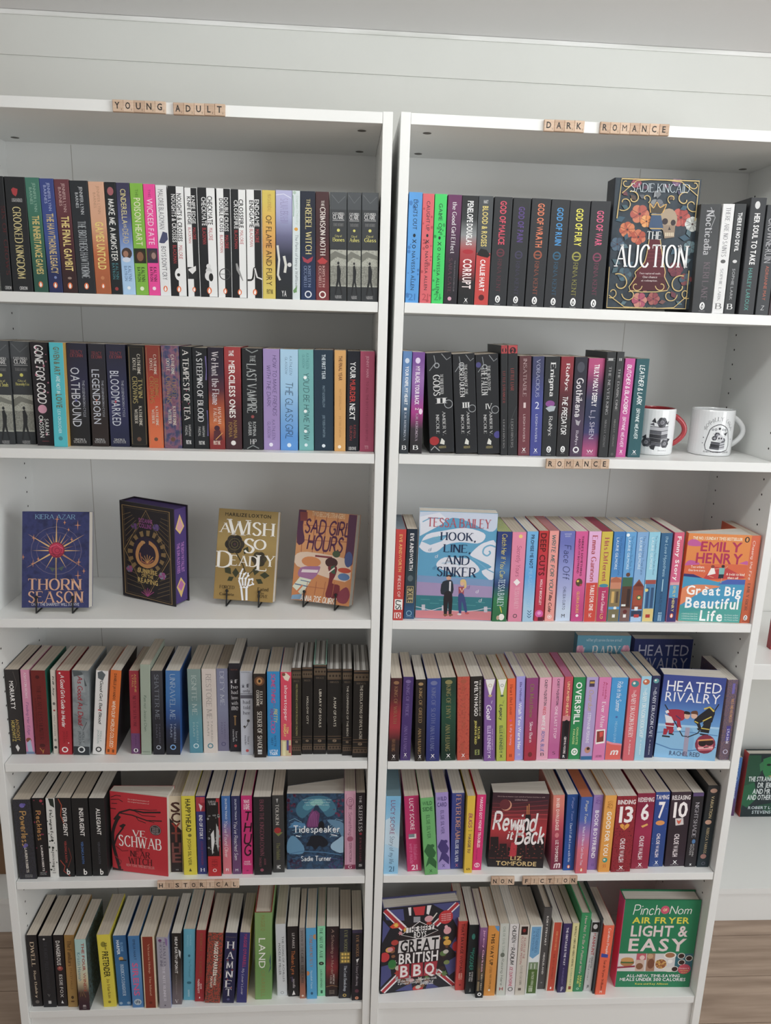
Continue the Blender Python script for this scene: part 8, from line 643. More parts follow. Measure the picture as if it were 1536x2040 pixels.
K_(8,'orange and teal paperback with two leaping figures','e88838',(.0155,.1307,.1934),(.628,.0177,1.0628),(-.0,-.0,-1.643),[('s',[(.013,.087),(.099,.064),(.216,.104),(.202,.139),(.018,.136)],'c858a0'),('s',[(.003,.344),(.073,.299),(.221,.325),(.205,.354),(.003,.361)],'c858a0'),('p',[(.853,.318),(.969,.287),(.997,.293),(.997,.333)],'c858a0'),('s',[(.004,.361),(.997,.336),(.997,.481),(.521,.522),(.003,.461)],'e06438'),('p',[(.453,.363),(.679,.372),(.997,.481),(.312,.512)],'c83c3c'),('p',[(.003,.453),(.159,.457),(.31,.497),(.003,.527)],'3c3474'),('p',[(.003,.483),(.31,.497),(.565,.536),(.724,.503),(.997,.503),(.997,.997),(.003,.997)],'3c9cc8'),('p',[(.703,.503),(.997,.499),(.997,.555),(.569,.562)],'4864b8'),('s',[(.003,.623),(.239,.573),(.615,.586),(.334,.645),(.027,.803),(.003,.773)],'e88858'),('s',[(.003,.819),(.365,.84),(.993,.749),(.997,.997),(.003,.997)],'3ca0a0'),('s',[(.009,.91),(.475,.868),(.994,.839),(.997,.997),(.003,.997)],'48a8a0'),('e',.448,.363,.029,.896,'8c4438'),('p',[(.425,.381),(.476,.38),(.507,.442),(.377,.467)],'f4ece8'),('l',[(.409,.473),(.484,.486)],'d89878',.012),('e',.611,.357,.027,.965,'3c2c30'),('p',[(.553,.375),(.643,.373),(.641,.446),(.56,.448)],'78b8b4'),('p',[(.56,.448),(.641,.446),(.639,.49),(.557,.495)],'243040'),('l',[(.65,.38),(.686,.351)],'d89878',.012),('l',[(.554,.382),(.478,.391)],'d89878',.012),('l',[(.618,.49),(.608,.549)],'d89878',.014),('p',[(.366,.585),(.443,.613),(.375,.614)],'f0f0f0'),('h','THE NO. 1 SUNDAY TIMES BESTSELLER',.077,.86,.033,.066,'f8ecd0','B'),('e',.934,.051,.037,1.278,'2c2c30'),('e',.934,.051,.019,1.742,'e89848'),('h','EMILY',.217,.868,.085,.192,'b82858','B'),('h','HENRY',.164,.899,.212,.326,'b82858','B'),('h','Two writers.',.101,.32,.357,.386,'f8e8d8','B'),('h','One love story.',.066,.341,.398,.429,'f8e8d8','B'),('h','A twist to bind',.676,.968,.427,.456,'f8e8d8','B'),('h','them all',.704,.874,.469,.495,'f8e8d8','B'),('h','Great Big',.077,.96,.584,.715,'fcfcfc','B'),('h','Beautiful',.084,.943,.719,.839,'fcfcfc','B'),('h','Life',.346,.711,.864,.983,'fcfcfc','B'),('h','a luminous new love',.051,.304,.9,.918,'d8f0f0','N'),('h','a luminous new love',.055,.308,.927,.946,'d8f0f0','N'),('h','a luminous new love',.059,.313,.955,.973,'d8f0f0','N'),('h','the finest author',.735,.965,.901,.919,'d8f0f0','N'),('h','the finest author',.74,.971,.928,.947,'d8f0f0','N'),('h','the finest author',.745,.976,.956,.974,'d8f0f0','N')],sidecol='e88840',fan=.06,front=1)
K_(9,'blue paperback with two ice hockey players facing off, in front','3c4c98|4468b4|5c94d4|70b0e4|78b4e8',(.0342,.1329,.1987),(.6164,.0312,.7393),(-.0,-.0,-1.71),[('p',[(.01,.594),(.995,.595),(.997,.997),(.003,.997)],'88c0e8'),('e',.538,.801,.08,3.431,'78b4e0'),('l',[(.003,.697),(.435,.665),(.986,.69)],'4c84c0',.014),('l',[(.003,.832),(.264,.889),(.573,.895),(.987,.832)],'4c84c0',.018),('l',[(.491,.607),(.505,.963)],'a8a0b8',.072),('p',[(.009,.587),(.996,.587),(.996,.611),(.011,.615)],'a8d4f4'),('l',[(.078,.355),(.279,.564),(.423,.721),(.501,.724)],'2c2c38',.018),('s',[(.108,.427),(.255,.404),(.398,.419),(.428,.487),(.385,.535),(.255,.542),(.167,.485)],'b02840'),('l',[(.118,.426),(.142,.456)],'e8e8ec',.052),('e',.456,.47,.048,1.334,'e0b49c'),('s',[(.398,.445),(.418,.419),(.489,.428),(.499,.455),(.433,.455)],'2c2024'),('p',[(.095,.474),(.209,.498),(.259,.565),(.142,.595)],'e4e4e8'),('p',[(.118,.573),(.27,.573),(.261,.651),(.16,.657)],'a82438'),('l',[(.127,.608),(.269,.612)],'f0f0f0',.014),('p',[(.108,.644),(.189,.647),(.163,.719),(.108,.722)],'b02840'),('p',[(.189,.647),(.281,.65),(.258,.698),(.197,.702)],'b02840'),('l',[(.096,.736),(.223,.741)],'2c2c34',.028),('l',[(.197,.702),(.28,.71)],'2c2c34',.024),('l',[(.306,.478),(.342,.584),(.369,.63)],'b02840',.056),('e',.354,.638,.036,.89,'f0ece8'),('l',[(.276,.479),(.363,.521)],'3c3c70',.016),('l',[(.934,.31),(.836,.465),(.66,.676),(.506,.732)],'2c2c38',.018),('s',[(.582,.509),(.752,.385),(.816,.351),(.883,.393),(.875,.462),(.717,.533),(.621,.561)],'26262c'),('l',[(.711,.379),(.796,.352),(.875,.401)],'d8c040',.028),('e',.569,.464,.052,1.144,'e0b49c'),('s',[(.512,.444),(.527,.414),(.606,.408),(.629,.46),(.592,.447)],'6c4430'),('p',[(.754,.454),(.89,.431),(.867,.532),(.722,.564)],'26262c'),('l',[(.716,.525),(.846,.464)],'d8c040',.02),('p',[(.748,.539),(.857,.533),(.84,.666),(.697,.658)],'26262c'),('l',[(.7,.611),(.842,.619)],'d8c040',.018),('l',[(.701,.682),(.834,.69)],'26262c',.028),('l',[(.637,.537),(.686,.612),(.652,.63)],'26262c',.052),('l',[(.586,.532),(.65,.552)],'d8c040',.018),('e',.807,.802,.164,1.06,'8c3048'),('p',[(.672,.754),(.931,.724),(.936,.867),(.715,.887)],'d87080'),('e',.76,.789,.068,.942,'2c2024'),('e',.869,.775,.068,.942,'3a2428'),('l',[(.694,.761),(.913,.738)],'e8a050',.024),('l',[(.699,.856),(.94,.835)],'f0b8b8',.032),('l',[(.789,.843),(.868,.831)],'2c2024',.016),('h','HEATED',.076,.944,.066,.187,'f4f4fc','N'),('h','RIVALRY',.07,.94,.2,.311,'f4f4fc','N'),('h','RACHEL REID',.249,.741,.911,.965,'3c4470','N')],sidecol='303870',fan=.042,front=1)
K_(9,'dark blue paperback half hidden in the back row','2c3468|3c5498|4c80c0|6ca4d8',(.026,.1403,.2202),(.6033,.1718,.7393),(-.0,-.0,-1.574),[('h','HEATED',.082,.943,.068,.192,'b8b8cc','N'),('h','RIVALRY',.102,.942,.217,.342,'b8b8cc','N')],sidecol='303870',front=1)
K_(9,'teal blue floral paperback half hidden in the back row','5c9cb4|5494b0',(.024,.1278,.2276),(.4657,.1713,.7393),(-.0,-.0,-1.574),[('h','will her gift survive the new arrival?',.171,.832,.033,.074,'c8dce4','N'),('h','The',.078,.154,.114,.16,'e8e4e4','H'),('h','BABY',.312,.805,.116,.257,'e0dcdc','S'),('e',.108,.169,.041,1.382,'e4a8bc'),('e',.084,.199,.041,1.382,'d88ca8'),('e',.041,.2,.041,1.382,'e4a8bc'),('e',.018,.172,.041,1.382,'d88ca8'),('e',.042,.142,.041,1.382,'e4a8bc'),('e',.085,.141,.041,1.382,'d88ca8'),('e',.063,.17,.025,1.382,'d88ca8'),('e',.063,.17,.012,1.382,'e4a8bc'),('e',.114,.242,.036,1.382,'c87c98'),('e',.092,.269,.036,1.382,'dc90a8'),('e',.054,.27,.036,1.382,'c87c98'),('e',.033,.245,.036,1.382,'dc90a8'),('e',.055,.218,.036,1.382,'c87c98'),('e',.093,.217,.036,1.382,'dc90a8'),('e',.074,.243,.022,1.382,'dc90a8'),('e',.074,.243,.011,1.382,'c87c98'),('e',.966,.163,.041,1.382,'e4a8bc'),('e',.943,.193,.041,1.382,'d890a8'),('e',.899,.194,.041,1.382,'e4a8bc'),('e',.875,.165,.041,1.382,'d890a8'),('e',.898,.135,.041,1.382,'e4a8bc'),('e',.942,.134,.041,1.382,'d890a8'),('e',.92,.164,.025,1.382,'d890a8'),('e',.92,.164,.012,1.382,'e4a8bc'),('e',.989,.218,.036,1.382,'c87c98'),('e',.97,.244,.036,1.382,'dc94a8'),('e',.931,.245,.036,1.382,'c87c98'),('e',.912,.22,.036,1.382,'dc94a8'),('e',.931,.193,.036,1.382,'c87c98'),('e',.969,.192,.036,1.382,'dc94a8'),('e',.95,.219,.022,1.382,'dc94a8'),('e',.95,.219,.011,1.382,'c87c98'),('e',.233,.224,.082,.651,'b86048'),('h','DRAGON',.155,.855,.287,.436,'e0dcdc','S')],sidecol='4c8094',front=1)
K_(4,'red paperback with bare black tree, facing out','c42432',(.0209,.1297,.1986),(-.5842,.0437,.4491),(-.015,.001,-1.745),[('l',[(.003,.984),(.126,.99),(.098,.878),(.04,.704),(.028,.529),(.093,.382),(.164,.299)],'2a2022',.057),('l',[(.041,.688),(.105,.555),(.224,.437)],'2a2022',.028),('l',[(.061,.352),(.167,.252),(.346,.203),(.585,.22),(.888,.195)],'2a2022',.031),('l',[(.167,.26),(.387,.27),(.647,.317),(.906,.301)],'2a2022',.022),('l',[(.346,.21),(.522,.185),(.695,.183)],'2a2022',.013),('l',[(.452,.282),(.494,.326),(.624,.349)],'2a2022',.013),('l',[(.39,.2),(.562,.26),(.8,.253)],'2a2022',.013),('l',[(.022,.073),(.112,.045),(.2,.048)],'2a2022',.013),('l',[(.02,.104),(.154,.089),(.23,.116)],'2a2022',.013),('l',[(.029,.15),(.129,.145)],'2a2022',.013),('l',[(.003,.214),(.102,.216)],'2a2022',.015),('l',[(.075,.686),(.185,.742),(.298,.726)],'8c1c28',.02),('l',[(.056,.816),(.166,.873),(.129,.941)],'8c1c28',.018),('l',[(.103,.992),(.194,.985)],'2a2022',.026),('p',[(.146,.426),(.226,.389),(.27,.402),(.212,.453)],'2a2022'),('l',[(.695,.183),(.825,.168)],'2a2022',.009),('l',[(.647,.317),(.776,.332)],'2a2022',.009),('h','the original masterpiece of',.319,.689,.066,.084,'e8c0b8','S'),('h','the original masterpiece of',.318,.688,.097,.115,'e8c0b8','S'),('e',.79,.425,.101,1.005,'2c2024'),('o',.79,.425,.088,.991,'a89c9c',.007),('h','BONUS NEW',.735,.847,.389,.404,'c8bcbc','N'),('h','BONUS NEW',.734,.846,.41,.426,'c8bcbc','N'),('h','BONUS NEW',.733,.846,.432,.448,'c8bcbc','N'),('h','BONUS NEW',.732,.845,.454,.47,'c8bcbc','N'),('h','VE',.393,.601,.454,.533,'f4f0ec','S'),('h','SCHWAB',.137,.876,.538,.672,'f4f0ec','S'),('h','THE',.437,.566,.68,.717,'5c1820','S'),('h','NEAR',.34,.673,.723,.796,'4c161c','S'),('h','WITCH',.304,.705,.808,.89,'4c161c','S'),('h','NEW YORK TIMES BESTSELLER',.253,.756,.896,.929,'d89c98','N')],sidecol='a82430',fan=.045,front=1)
K_(4,'dark blue fantasy paperback with glowing cave and blackletter title, facing out','n24304c,2c5070,203048,385878,6',(.0307,.1275,.1929),(-.1978,.0433,.4489),(.006,.0,-1.578),[('s',[(.163,.237),(.21,.118),(.391,.041),(.64,.032),(.8,.099),(.869,.236),(.709,.305),(.572,.185),(.413,.237),(.276,.322)],'38708a'),('s',[(.277,.168),(.436,.075),(.64,.074),(.754,.168),(.64,.236),(.526,.151),(.367,.22)],'5094a8'),('s',[(.413,.109),(.572,.074),(.64,.125),(.526,.16),(.435,.151)],'80bcb8'),('s',[(.355,.434),(.378,.322),(.435,.219),(.504,.185),(.572,.254),(.56,.357),(.549,.434)],'70386c'),('l',[(.435,.261),(.401,.322),(.385,.426)],'9c5490',.011),('l',[(.458,.24),(.428,.322),(.421,.426)],'9c5490',.011),('l',[(.481,.219),(.456,.322),(.458,.426)],'9c5490',.011),('l',[(.503,.24),(.483,.322),(.494,.426)],'9c5490',.011),('l',[(.526,.261),(.51,.322),(.531,.426)],'9c5490',.011),('s',[(.463,.228),(.504,.143),(.554,.16),(.576,.254),(.515,.219)],'243a54'),('l',[(.038,.356),(.14,.322),(.264,.374)],'7cb0cc',.009),('l',[(.058,.397),(.162,.367),(.264,.412)],'7cb0cc',.009),('l',[(.078,.439),(.184,.411),(.264,.449)],'7cb0cc',.009),('l',[(.098,.48),(.207,.456),(.263,.487)],'7cb0cc',.009),('l',[(.118,.522),(.229,.501),(.263,.526)],'7cb0cc',.009),('l',[(.138,.563),(.252,.546),(.263,.564)],'7cb0cc',.009),('l',[(.974,.357),(.87,.331),(.755,.383)],'8cb8d0',.009),('l',[(.961,.399),(.852,.376),(.756,.421)],'8cb8d0',.009),('l',[(.947,.44),(.834,.421),(.756,.459)],'8cb8d0',.009),('l',[(.934,.482),(.816,.466),(.756,.497)],'8cb8d0',.009),('l',[(.92,.524),(.798,.511),(.756,.536)],'8cb8d0',.009),('l',[(.907,.566),(.78,.557),(.756,.574)],'8cb8d0',.009),('D',1,18,'5c2c48',.012,.03,.009,.163,.017,.237),('D',2,18,'6c3050',.012,.03,.822,.996,.031,.288),('D',3,18,'3c2c48',.012,.03,.009,.271,.859,.994),('D',4,18,'443060',.012,.03,.758,.993,.847,.991),('s',[(.012,.632),(.115,.546),(.296,.686),(.273,.791),(.01,.771)],'5c90b4'),('s',[(.995,.584),(.894,.479),(.709,.357),(.801,.34),(.993,.392)],'5c88a8'),('s',[(.78,.671),(.896,.601),(.995,.566),(.997,.778),(.804,.741)],'94b8d0'),('p',[(.026,.442),(.14,.356),(.321,.391),(.343,.443)],'4c84b0'),('s',[(.342,.686),(.4,.599),(.434,.556),(.618,.556),(.734,.653),(.641,.705),(.572,.687),(.503,.739),(.434,.686)],'181c28'),('e',.606,.426,.055,1.908,'14161e'),('l',[(.044,.789),(.273,.756),(.665,.775),(.967,.813)],'4878a0',.018),('l',[(.089,.86),(.434,.809),(.898,.865)],'385c84',.016),('h','Tidespeaker',.12,.927,.419,.53,'e8ecf0','G'),('l',[(.161,.546),(.24,.564)],'e8ecf0',.016),('l',[(.779,.539),(.884,.552)],'e8ecf0',.016),('h','Sadie Turner',.254,.781,.824,.888,'e8ecf0','G'),('h','enter a realm where the sea obeys',.278,.777,.069,.09,'c0dce0','N'),('h','enter a realm where the sea obeys',.309,.754,.103,.124,'c0dce0','N'),('h','enter a realm where the sea obeys',.34,.731,.137,.158,'c0dce0','N')],sidecol='1c2430',fan=.0612,front=1)
K_(10,'dark red paperback with crescent moon over night city, facing out','3c2430|5c2830|9c3038|b83038|8c2830|4c2028|241c20',(.0362,.1276,.1917),(.2612,.0411,.454),(-.0,-.0,-1.624),[('l',[(.003,.142),(.339,.143),(.979,.085)],'6c2c38',.015),('l',[(.008,.196),(.385,.191),(.987,.147)],'883038',.015),('l',[(.013,.249),(.432,.239),(.996,.21)],'a43440',.015),('l',[(.018,.303),(.478,.287),(.997,.273)],'c03c44',.015),('l',[(.023,.357),(.525,.335),(.997,.336)],'c84048',.015),('e',.249,.163,.1,1.087,'dc9c7c'),('e',.23,.154,.096,1.085,'6c2c34'),('p',[(.603,.28),(.697,.277),(.736,.521),(.62,.525)],'241c20'),('l',[(.632,.279),(.623,.162)],'d89048',.013),('l',[(.665,.278),(.653,.138)],'d89048',.013),('p',[(.014,.591),(.158,.587),(.197,.996),(.052,.997)],'261c20'),('p',[(.187,.681),(.312,.677),(.344,.993),(.218,.996)],'261c20'),('p',[(.338,.725),(.421,.722),(.45,.991),(.365,.993)],'261c20'),('p',[(.491,.592),(.638,.588),(.684,.986),(.535,.989)],'261c20'),('p',[(.652,.524),(.779,.52),(.835,.983),(.706,.986)],'261c20'),('p',[(.805,.647),(.912,.644),(.954,.981),(.846,.983)],'261c20'),('p',[(.893,.58),(.979,.578),(.997,.979),(.943,.981)],'261c20'),('p',[(.01,.765),(.195,.761),(.218,.996),(.031,.997)],'261c20'),('p',[(.785,.745),(.956,.741),(.987,.98),(.813,.984)],'261c20'),('p',[(.394,.659),(.498,.656),(.498,.85),(.372,.853)],'c03040'),('p',[(.045,.701),(.065,.7),(.066,.711),(.046,.712)],'8c4038'),('p',[(.16,.757),(.18,.756),(.181,.767),(.161,.768)],'8c4038'),('p',[(.276,.813),(.296,.813),(.298,.824),(.277,.824)],'8c4038'),('p',[(.393,.87),(.414,.87),(.415,.881),(.394,.881)],'8c4038'),('p',[(.488,.717),(.509,.717),(.51,.728),(.489,.729)],'8c4038'),('p',[(.606,.774),(.628,.774),(.629,.785),(.608,.785)],'8c4038'),('p',[(.726,.831),(.748,.831),(.749,.842),(.728,.843)],'8c4038'),('p',[(.847,.889),(.869,.889),(.87,.9),(.849,.901)],'8c4038'),('p',[(.943,.734),(.964,.734),(.966,.745),(.944,.746)],'8c4038'),('p',[(.153,.815),(.173,.814),(.175,.825),(.154,.826)],'8c4038'),('p',[(.269,.871),(.29,.871),(.291,.882),(.27,.883)],'8c4038'),('p',[(.364,.719),(.385,.719),(.386,.73),(.365,.73)],'8c4038'),('p',[(.482,.776),(.503,.775),(.504,.786),(.483,.787)],'8c4038'),('p',[(.6,.833),(.622,.832),(.623,.844),(.602,.844)],'8c4038'),('p',[(.72,.89),(.742,.89),(.743,.901),(.722,.902)],'8c4038'),('p',[(.816,.736),(.837,.736),(.838,.747),(.817,.748)],'8c4038'),('p',[(.937,.793),(.959,.793),(.96,.804),(.938,.805)],'8c4038'),('p',[(.146,.873),(.167,.872),(.168,.883),(.147,.884)],'8c4038'),('p',[(.241,.721),(.262,.72),(.263,.732),(.242,.732)],'8c4038'),('p',[(.358,.777),(.379,.777),(.38,.788),(.359,.788)],'8c4038'),('p',[(.475,.834),(.496,.834),(.498,.845),(.477,.845)],'8c4038'),('p',[(.594,.891),(.615,.891),(.617,.902),(.595,.903)],'8c4038'),('p',[(.69,.738),(.711,.737),(.712,.749),(.691,.749)],'8c4038'),('p',[(.81,.795),(.831,.794),(.833,.806),(.811,.806)],'8c4038'),('p',[(.931,.853),(.953,.852),(.954,.864),(.933,.864)],'8c4038'),('p',[(.119,.723),(.14,.722),(.141,.733),(.12,.734)],'8c4038'),('p',[(.235,.779),(.255,.778),(.256,.789),(.236,.79)],'8c4038'),('p',[(.351,.835),(.372,.835),(.373,.846),(.352,.847)],'8c4038'),('p',[(.469,.893),(.49,.892),(.491,.904),(.47,.904)],'8c4038'),('p',[(.564,.74),(.586,.739),(.587,.75),(.566,.751)],'8c4038'),('p',[(.684,.796),(.705,.796),(.706,.807),(.685,.808)],'8c4038'),('p',[(.804,.854),(.826,.853),(.827,.865),(.805,.865)],'8c4038'),('p',[(.899,.7),(.921,.699),(.922,.711),(.901,.711)],'8c4038'),('p',[(.112,.78),(.133,.78),(.134,.791),(.113,.791)],'8c4038'),('p',[(.228,.837),(.249,.836),(.25,.848),(.229,.848)],'8c4038'),('p',[(.345,.894),(.366,.893),(.367,.905),(.346,.905)],'8c4038'),('p',[(.44,.741),(.461,.741),(.462,.752),(.441,.753)],'8c4038'),('p',[(.558,.798),(.579,.797),(.581,.809),(.559,.809)],'8c4038'),('p',[(.678,.855),(.699,.855),(.7,.866),(.679,.867)],'8c4038'),('p',[(.773,.702),(.794,.701),(.796,.712),(.774,.713)],'8c4038'),('p',[(.003,.878),(.997,.887),(.997,.997),(.003,.997)],'221c20'),('l',[(.02,.877),(.124,.878)],'7c3430',.013),('l',[(.144,.874),(.248,.875)],'7c3430',.013),('l',[(.269,.871),(.374,.872)],'7c3430',.013),('l',[(.395,.868),(.5,.869)],'7c3430',.013),('l',[(.521,.865),(.628,.866)],'7c3430',.013),('l',[(.649,.863),(.756,.863)],'7c3430',.013),('l',[(.777,.86),(.885,.86)],'7c3430',.013),('h','Rewind',.048,.785,.257,.491,'f4ecec','M'),('h','it',.316,.404,.502,.615,'f4ecec','M'),('h','Back',.462,.953,.435,.666,'f4ecec','M'),('h','this is by no means a just and all of human kind but a wild',.087,.919,.037,.056,'c8a8a8','N'),('h','LEGEND PRAISER',.395,.622,.078,.096,'c8a8a8','N'),('h','LIZ',.399,.602,.843,.898,'d8b878','B'),('h','TOMFORDE',.147,.872,.915,.973,'d8b878','B')],sidecol='301c24',fan=.052,front=1)
K_(11,'flag cookbook crowded with cartoon food, standing turned','24242c',(.036,.1833,.2377),(.0218,.0397,.1079),(-.0,.0,-1.462),[('p',[(.003,.02),(.049,.134),(.281,.16),(.259,.024)],'4c5088'),('p',[(.64,.003),(.997,.003),(.997,.317),(.878,.133)],'4c5088'),('p',[(.003,.395),(.099,.234),(.003,.131)],'4c5088'),('p',[(.003,.672),(.119,.655),(.141,.796),(.003,.921)],'4c5088'),('p',[(.837,.715),(.997,.641),(.997,.817),(.91,.867)],'4c5088'),('p',[(.196,.983),(.41,.906),(.43,.997)],'4c5088'),('p',[(.605,.997),(.633,.913),(.784,.997)],'4c5088'),('p',[(.974,.403),(.895,.515),(.997,.612)],'4c5088'),('l',[(.021,.02),(.384,.351)],'e8e4e8',.095),('l',[(.973,.012),(.559,.348)],'e8e4e8',.095),('l',[(.029,.98),(.353,.703)],'e8e4e8',.089),('l',[(.983,.991),(.623,.697)],'e8e4e8',.089),('l',[(.021,.02),(.384,.351)],'b82c38',.048),('l',[(.973,.012),(.559,.348)],'b82c38',.048),('l',[(.029,.98),(.353,.703)],'b82c38',.041),('l',[(.983,.991),(.623,.697)],'b82c38',.041),('p',[(.384,.016),(.544,.013),(.532,.116),(.42,.11)],'c83038'),('p',[(.321,.013),(.36,.012),(.365,.108),(.341,.106)],'e8e4e8'),('p',[(.568,.009),(.624,.01),(.597,.119),(.564,.103)],'e8e4e8'),('e',.039,.565,.067,1.11,'c83038'),('e',.979,.521,.048,1.554,'c83038'),('e',.5,.979,.071,.673,'c83038'),('e',.488,.543,.373,1.24,'2c2428'),('p',[(.567,.881),(.544,.891),(.546,.914),(.523,.899),(.502,.909),(.502,.887),(.478,.874),(.499,.865),(.497,.841),(.521,.856),(.542,.843),(.543,.868)],'c8c4b8'),('e',.67,.835,.044,.874,'3c2c28'),('e',.826,.406,.027,.874,'5c7c44'),('e',.141,.503,.033,.874,'8c5c3c'),('p',[(.495,.968),(.482,.973),(.483,.987),(.47,.979),(.457,.984),(.457,.972),(.444,.963),(.456,.959),(.456,.945),(.469,.953),(.479,.947),(.48,.96)],'c85c38'),('e',.605,.219,.035,.874,'b83c34'),('e',.359,.896,.043,.874,'8c5c3c'),('e',.664,.309,.044,.874,'3c2c28'),('p',[(.536,.896),(.516,.904),(.518,.924),(.498,.91),(.48,.92),(.48,.9),(.459,.89),(.478,.881),(.475,.861),(.497,.873),(.514,.864),(.515,.884)],'8c5c3c'),('e',.861,.466,.052,.874,'e0a838'),('e',.827,.613,.04,.874,'3c2c28'),('e',.617,.903,.04,.874,'6c4430'),('p',[(.211,.645),(.191,.653),(.194,.673),(.174,.66),(.157,.669),(.157,.65),(.137,.64),(.155,.632),(.152,.612),(.173,.623),(.189,.613),(.19,.633)],'d8d8d8'),('e',.809,.767,.038,.874,'3c2c28'),('e',.133,.472,.041,.874,'b83c34'),('e',.815,.591,.046,.874,'5c7c44'),('p',[(.269,.302),(.252,.31),(.254,.327),(.237,.317),(.222,.325),(.221,.308),(.204,.298),(.22,.291),(.218,.274),(.235,.283),(.25,.274),(.251,.293)],'d89098'),('e',.15,.683,.052,.874,'5c7c44'),('e',.739,.417,.027,.874,'7c8c50'),('e',.551,.951,.037,.874,'8c5c3c'),('p',[(.383,.834),(.358,.843),(.361,.869),(.337,.852),(.314,.864),(.314,.841),(.289,.827),(.313,.817),(.309,.791),(.333,.807),(.356,.794),(.357,.819)],'d8d8d8'),('e',.868,.702,.04,.874,'7c8c50'),('e',.314,.268,.041,.874,'e0a838'),('e',.355,.837,.046,.874,'a8a8ac'),('p',[(.37,.293),(.353,.3),(.354,.319),(.336,.308),(.319,.317),(.32,.298),(.301,.289),(.318,.281),(.315,.263),(.335,.274),(.35,.265),(.351,.283)],'c8c4b8'),('e',.408,.872,.033,.874,'d89098'),('e',.168,.403,.048,.874,'b83c34'),('e',.233,.834,.04,.874,'a8a8ac'),('p',[(.892,.838),(.868,.847),(.871,.872),(.845,.857),(.822,.868),(.821,.843),(.796,.831),(.82,.82),(.817,.795),(.841,.81),(.866,.798),(.865,.822)],'5c7c44'),('e',.73,.789,.033,.874,'a8a8ac'),('e',.326,.285,.027,.874,'3c2c28'),('e',.155,.564,.027,.874,'8c5c3c'),('p',[(.69,.304),(.666,.314),(.669,.339),(.644,.324),(.621,.336),(.62,.311),(.595,.3),(.619,.288),(.616,.263),(.64,.278),(.664,.265),(.663,.289)],'c85c38'),('e',.849,.572,.037,.874,'c8c4b8'),('e',.231,.707,.046,.874,'c8c4b8'),('e',.502,.963,.035,.874,'c8c4b8'),('p',[(.652,.861),(.631,.869),(.634,.889),(.614,.876),(.595,.885),(.595,.865),(.574,.855),(.593,.847),(.59,.826),(.612,.838),(.629,.828),(.63,.849)],'5c7c44'),('e',.096,.482,.046,.874,'e0a838'),('e',.691,.821,.041,.874,'a8a8ac'),('e',.773,.836,.027,.874,'c8c4b8'),('p',[(.279,.774),(.251,.784),(.254,.812),(.227,.796),(.201,.809),(.202,.781),(.173,.766),(.2,.754),(.196,.726),(.223,.742),(.249,.729),(.25,.757)],'b83c34'),('e',.3,.866,.041,.874,'6c4430'),('e',.109,.48,.038,.874,'d89098'),('e',.85,.41,.029,.874,'e0a838'),('p',[(.886,.513),(.871,.52),(.874,.534),(.858,.525),(.845,.532),(.845,.518),(.829,.509),(.844,.505),(.842,.49),(.857,.498),(.87,.49),(.871,.505)],'6c4430'),('e',.734,.407,.038,.874,'c85c38'),('e',.142,.65,.054,1.165,'2c7c3c'),('e',.853,.322,.051,1.093,'e0a0a8'),('e',.834,.277,.022,1.165,'e8b0b8'),('e',.599,.163,.057,.842,'d8a0a8'),('p',[(.091,.213),(.157,.168),(.219,.178),(.214,.234),(.13,.236)],'d8452c'),('p',[(.211,.202),(.192,.21),(.194,.23),(.175,.218),(.157,.228),(.158,.208),(.137,.199),(.155,.19),(.153,.17),(.173,.181),(.19,.171),(.191,.191)],'e8c040'),('p',[(.397,.123),(.485,.128),(.488,.193),(.4,.188)],'9c9ca4'),('l',[(.648,.165),(.702,.103)],'d8d4c8',.016),('l',[(.723,.198),(.795,.144)],'8c5c3c',.019),('e',.821,.162,.095,1.088,'c82c34'),('h','a proper british',.761,.886,.119,.136,'f0d0d0','B'),('h','a proper british',.762,.887,.142,.16,'f0d0d0','B'),('h','a proper british',.763,.888,.166,.183,'f0d0d0','B'),('h','a proper british',.764,.889,.189,.207,'f0d0d0','B'),('p',[(.249,.321),(.479,.185),(.728,.308),(.489,.386)],'1c1c20'),('l',[(.249,.321),(.479,.185),(.728,.308),(.489,.386),(.249,.321)],'e8e4e4',.011),('p',[(.308,.24),(.675,.232),(.673,.29),(.311,.304)],'e8e4e4'),('h','THE BEEFY',.324,.666,.232,.301,'1c1c20','B'),('h','BOYS',.414,.575,.3,.367,'f0ecec','B'),('p',[(.222,.39),(.759,.368),(.756,.527),(.213,.53)],'dcd8d8'),('h','GREAT',.241,.744,.389,.526,'1c1c20','B'),('h','BRITISH',.229,.747,.543,.663,'f0ecec','B'),('p',[(.227,.671),(.37,.669),(.375,.839),(.228,.839)],'b03040'),('p',[(.399,.671),(.55,.67),(.557,.835),(.399,.837)],'b03040'),('p',[(.574,.672),(.744,.671),(.727,.836),(.565,.835)],'b03040'),('h','B',.254,.359,.687,.82,'f0e8e8','B'),('h','B',.426,.533,.688,.822,'f0e8e8','B'),('h','Q',.577,.707,.687,.82,'f0e8e8','B'),('h','all the recipes you need to cook',.228,.746,.853,.892,'d8d8d8','B'),('h','a proper tonight',.23,.521,.886,.914,'d8d8d8','B'),('h','BARBECUE',.529,.702,.9,.938,'f0f0f0','M')],hard=1,edge='4c4c78',front=1)
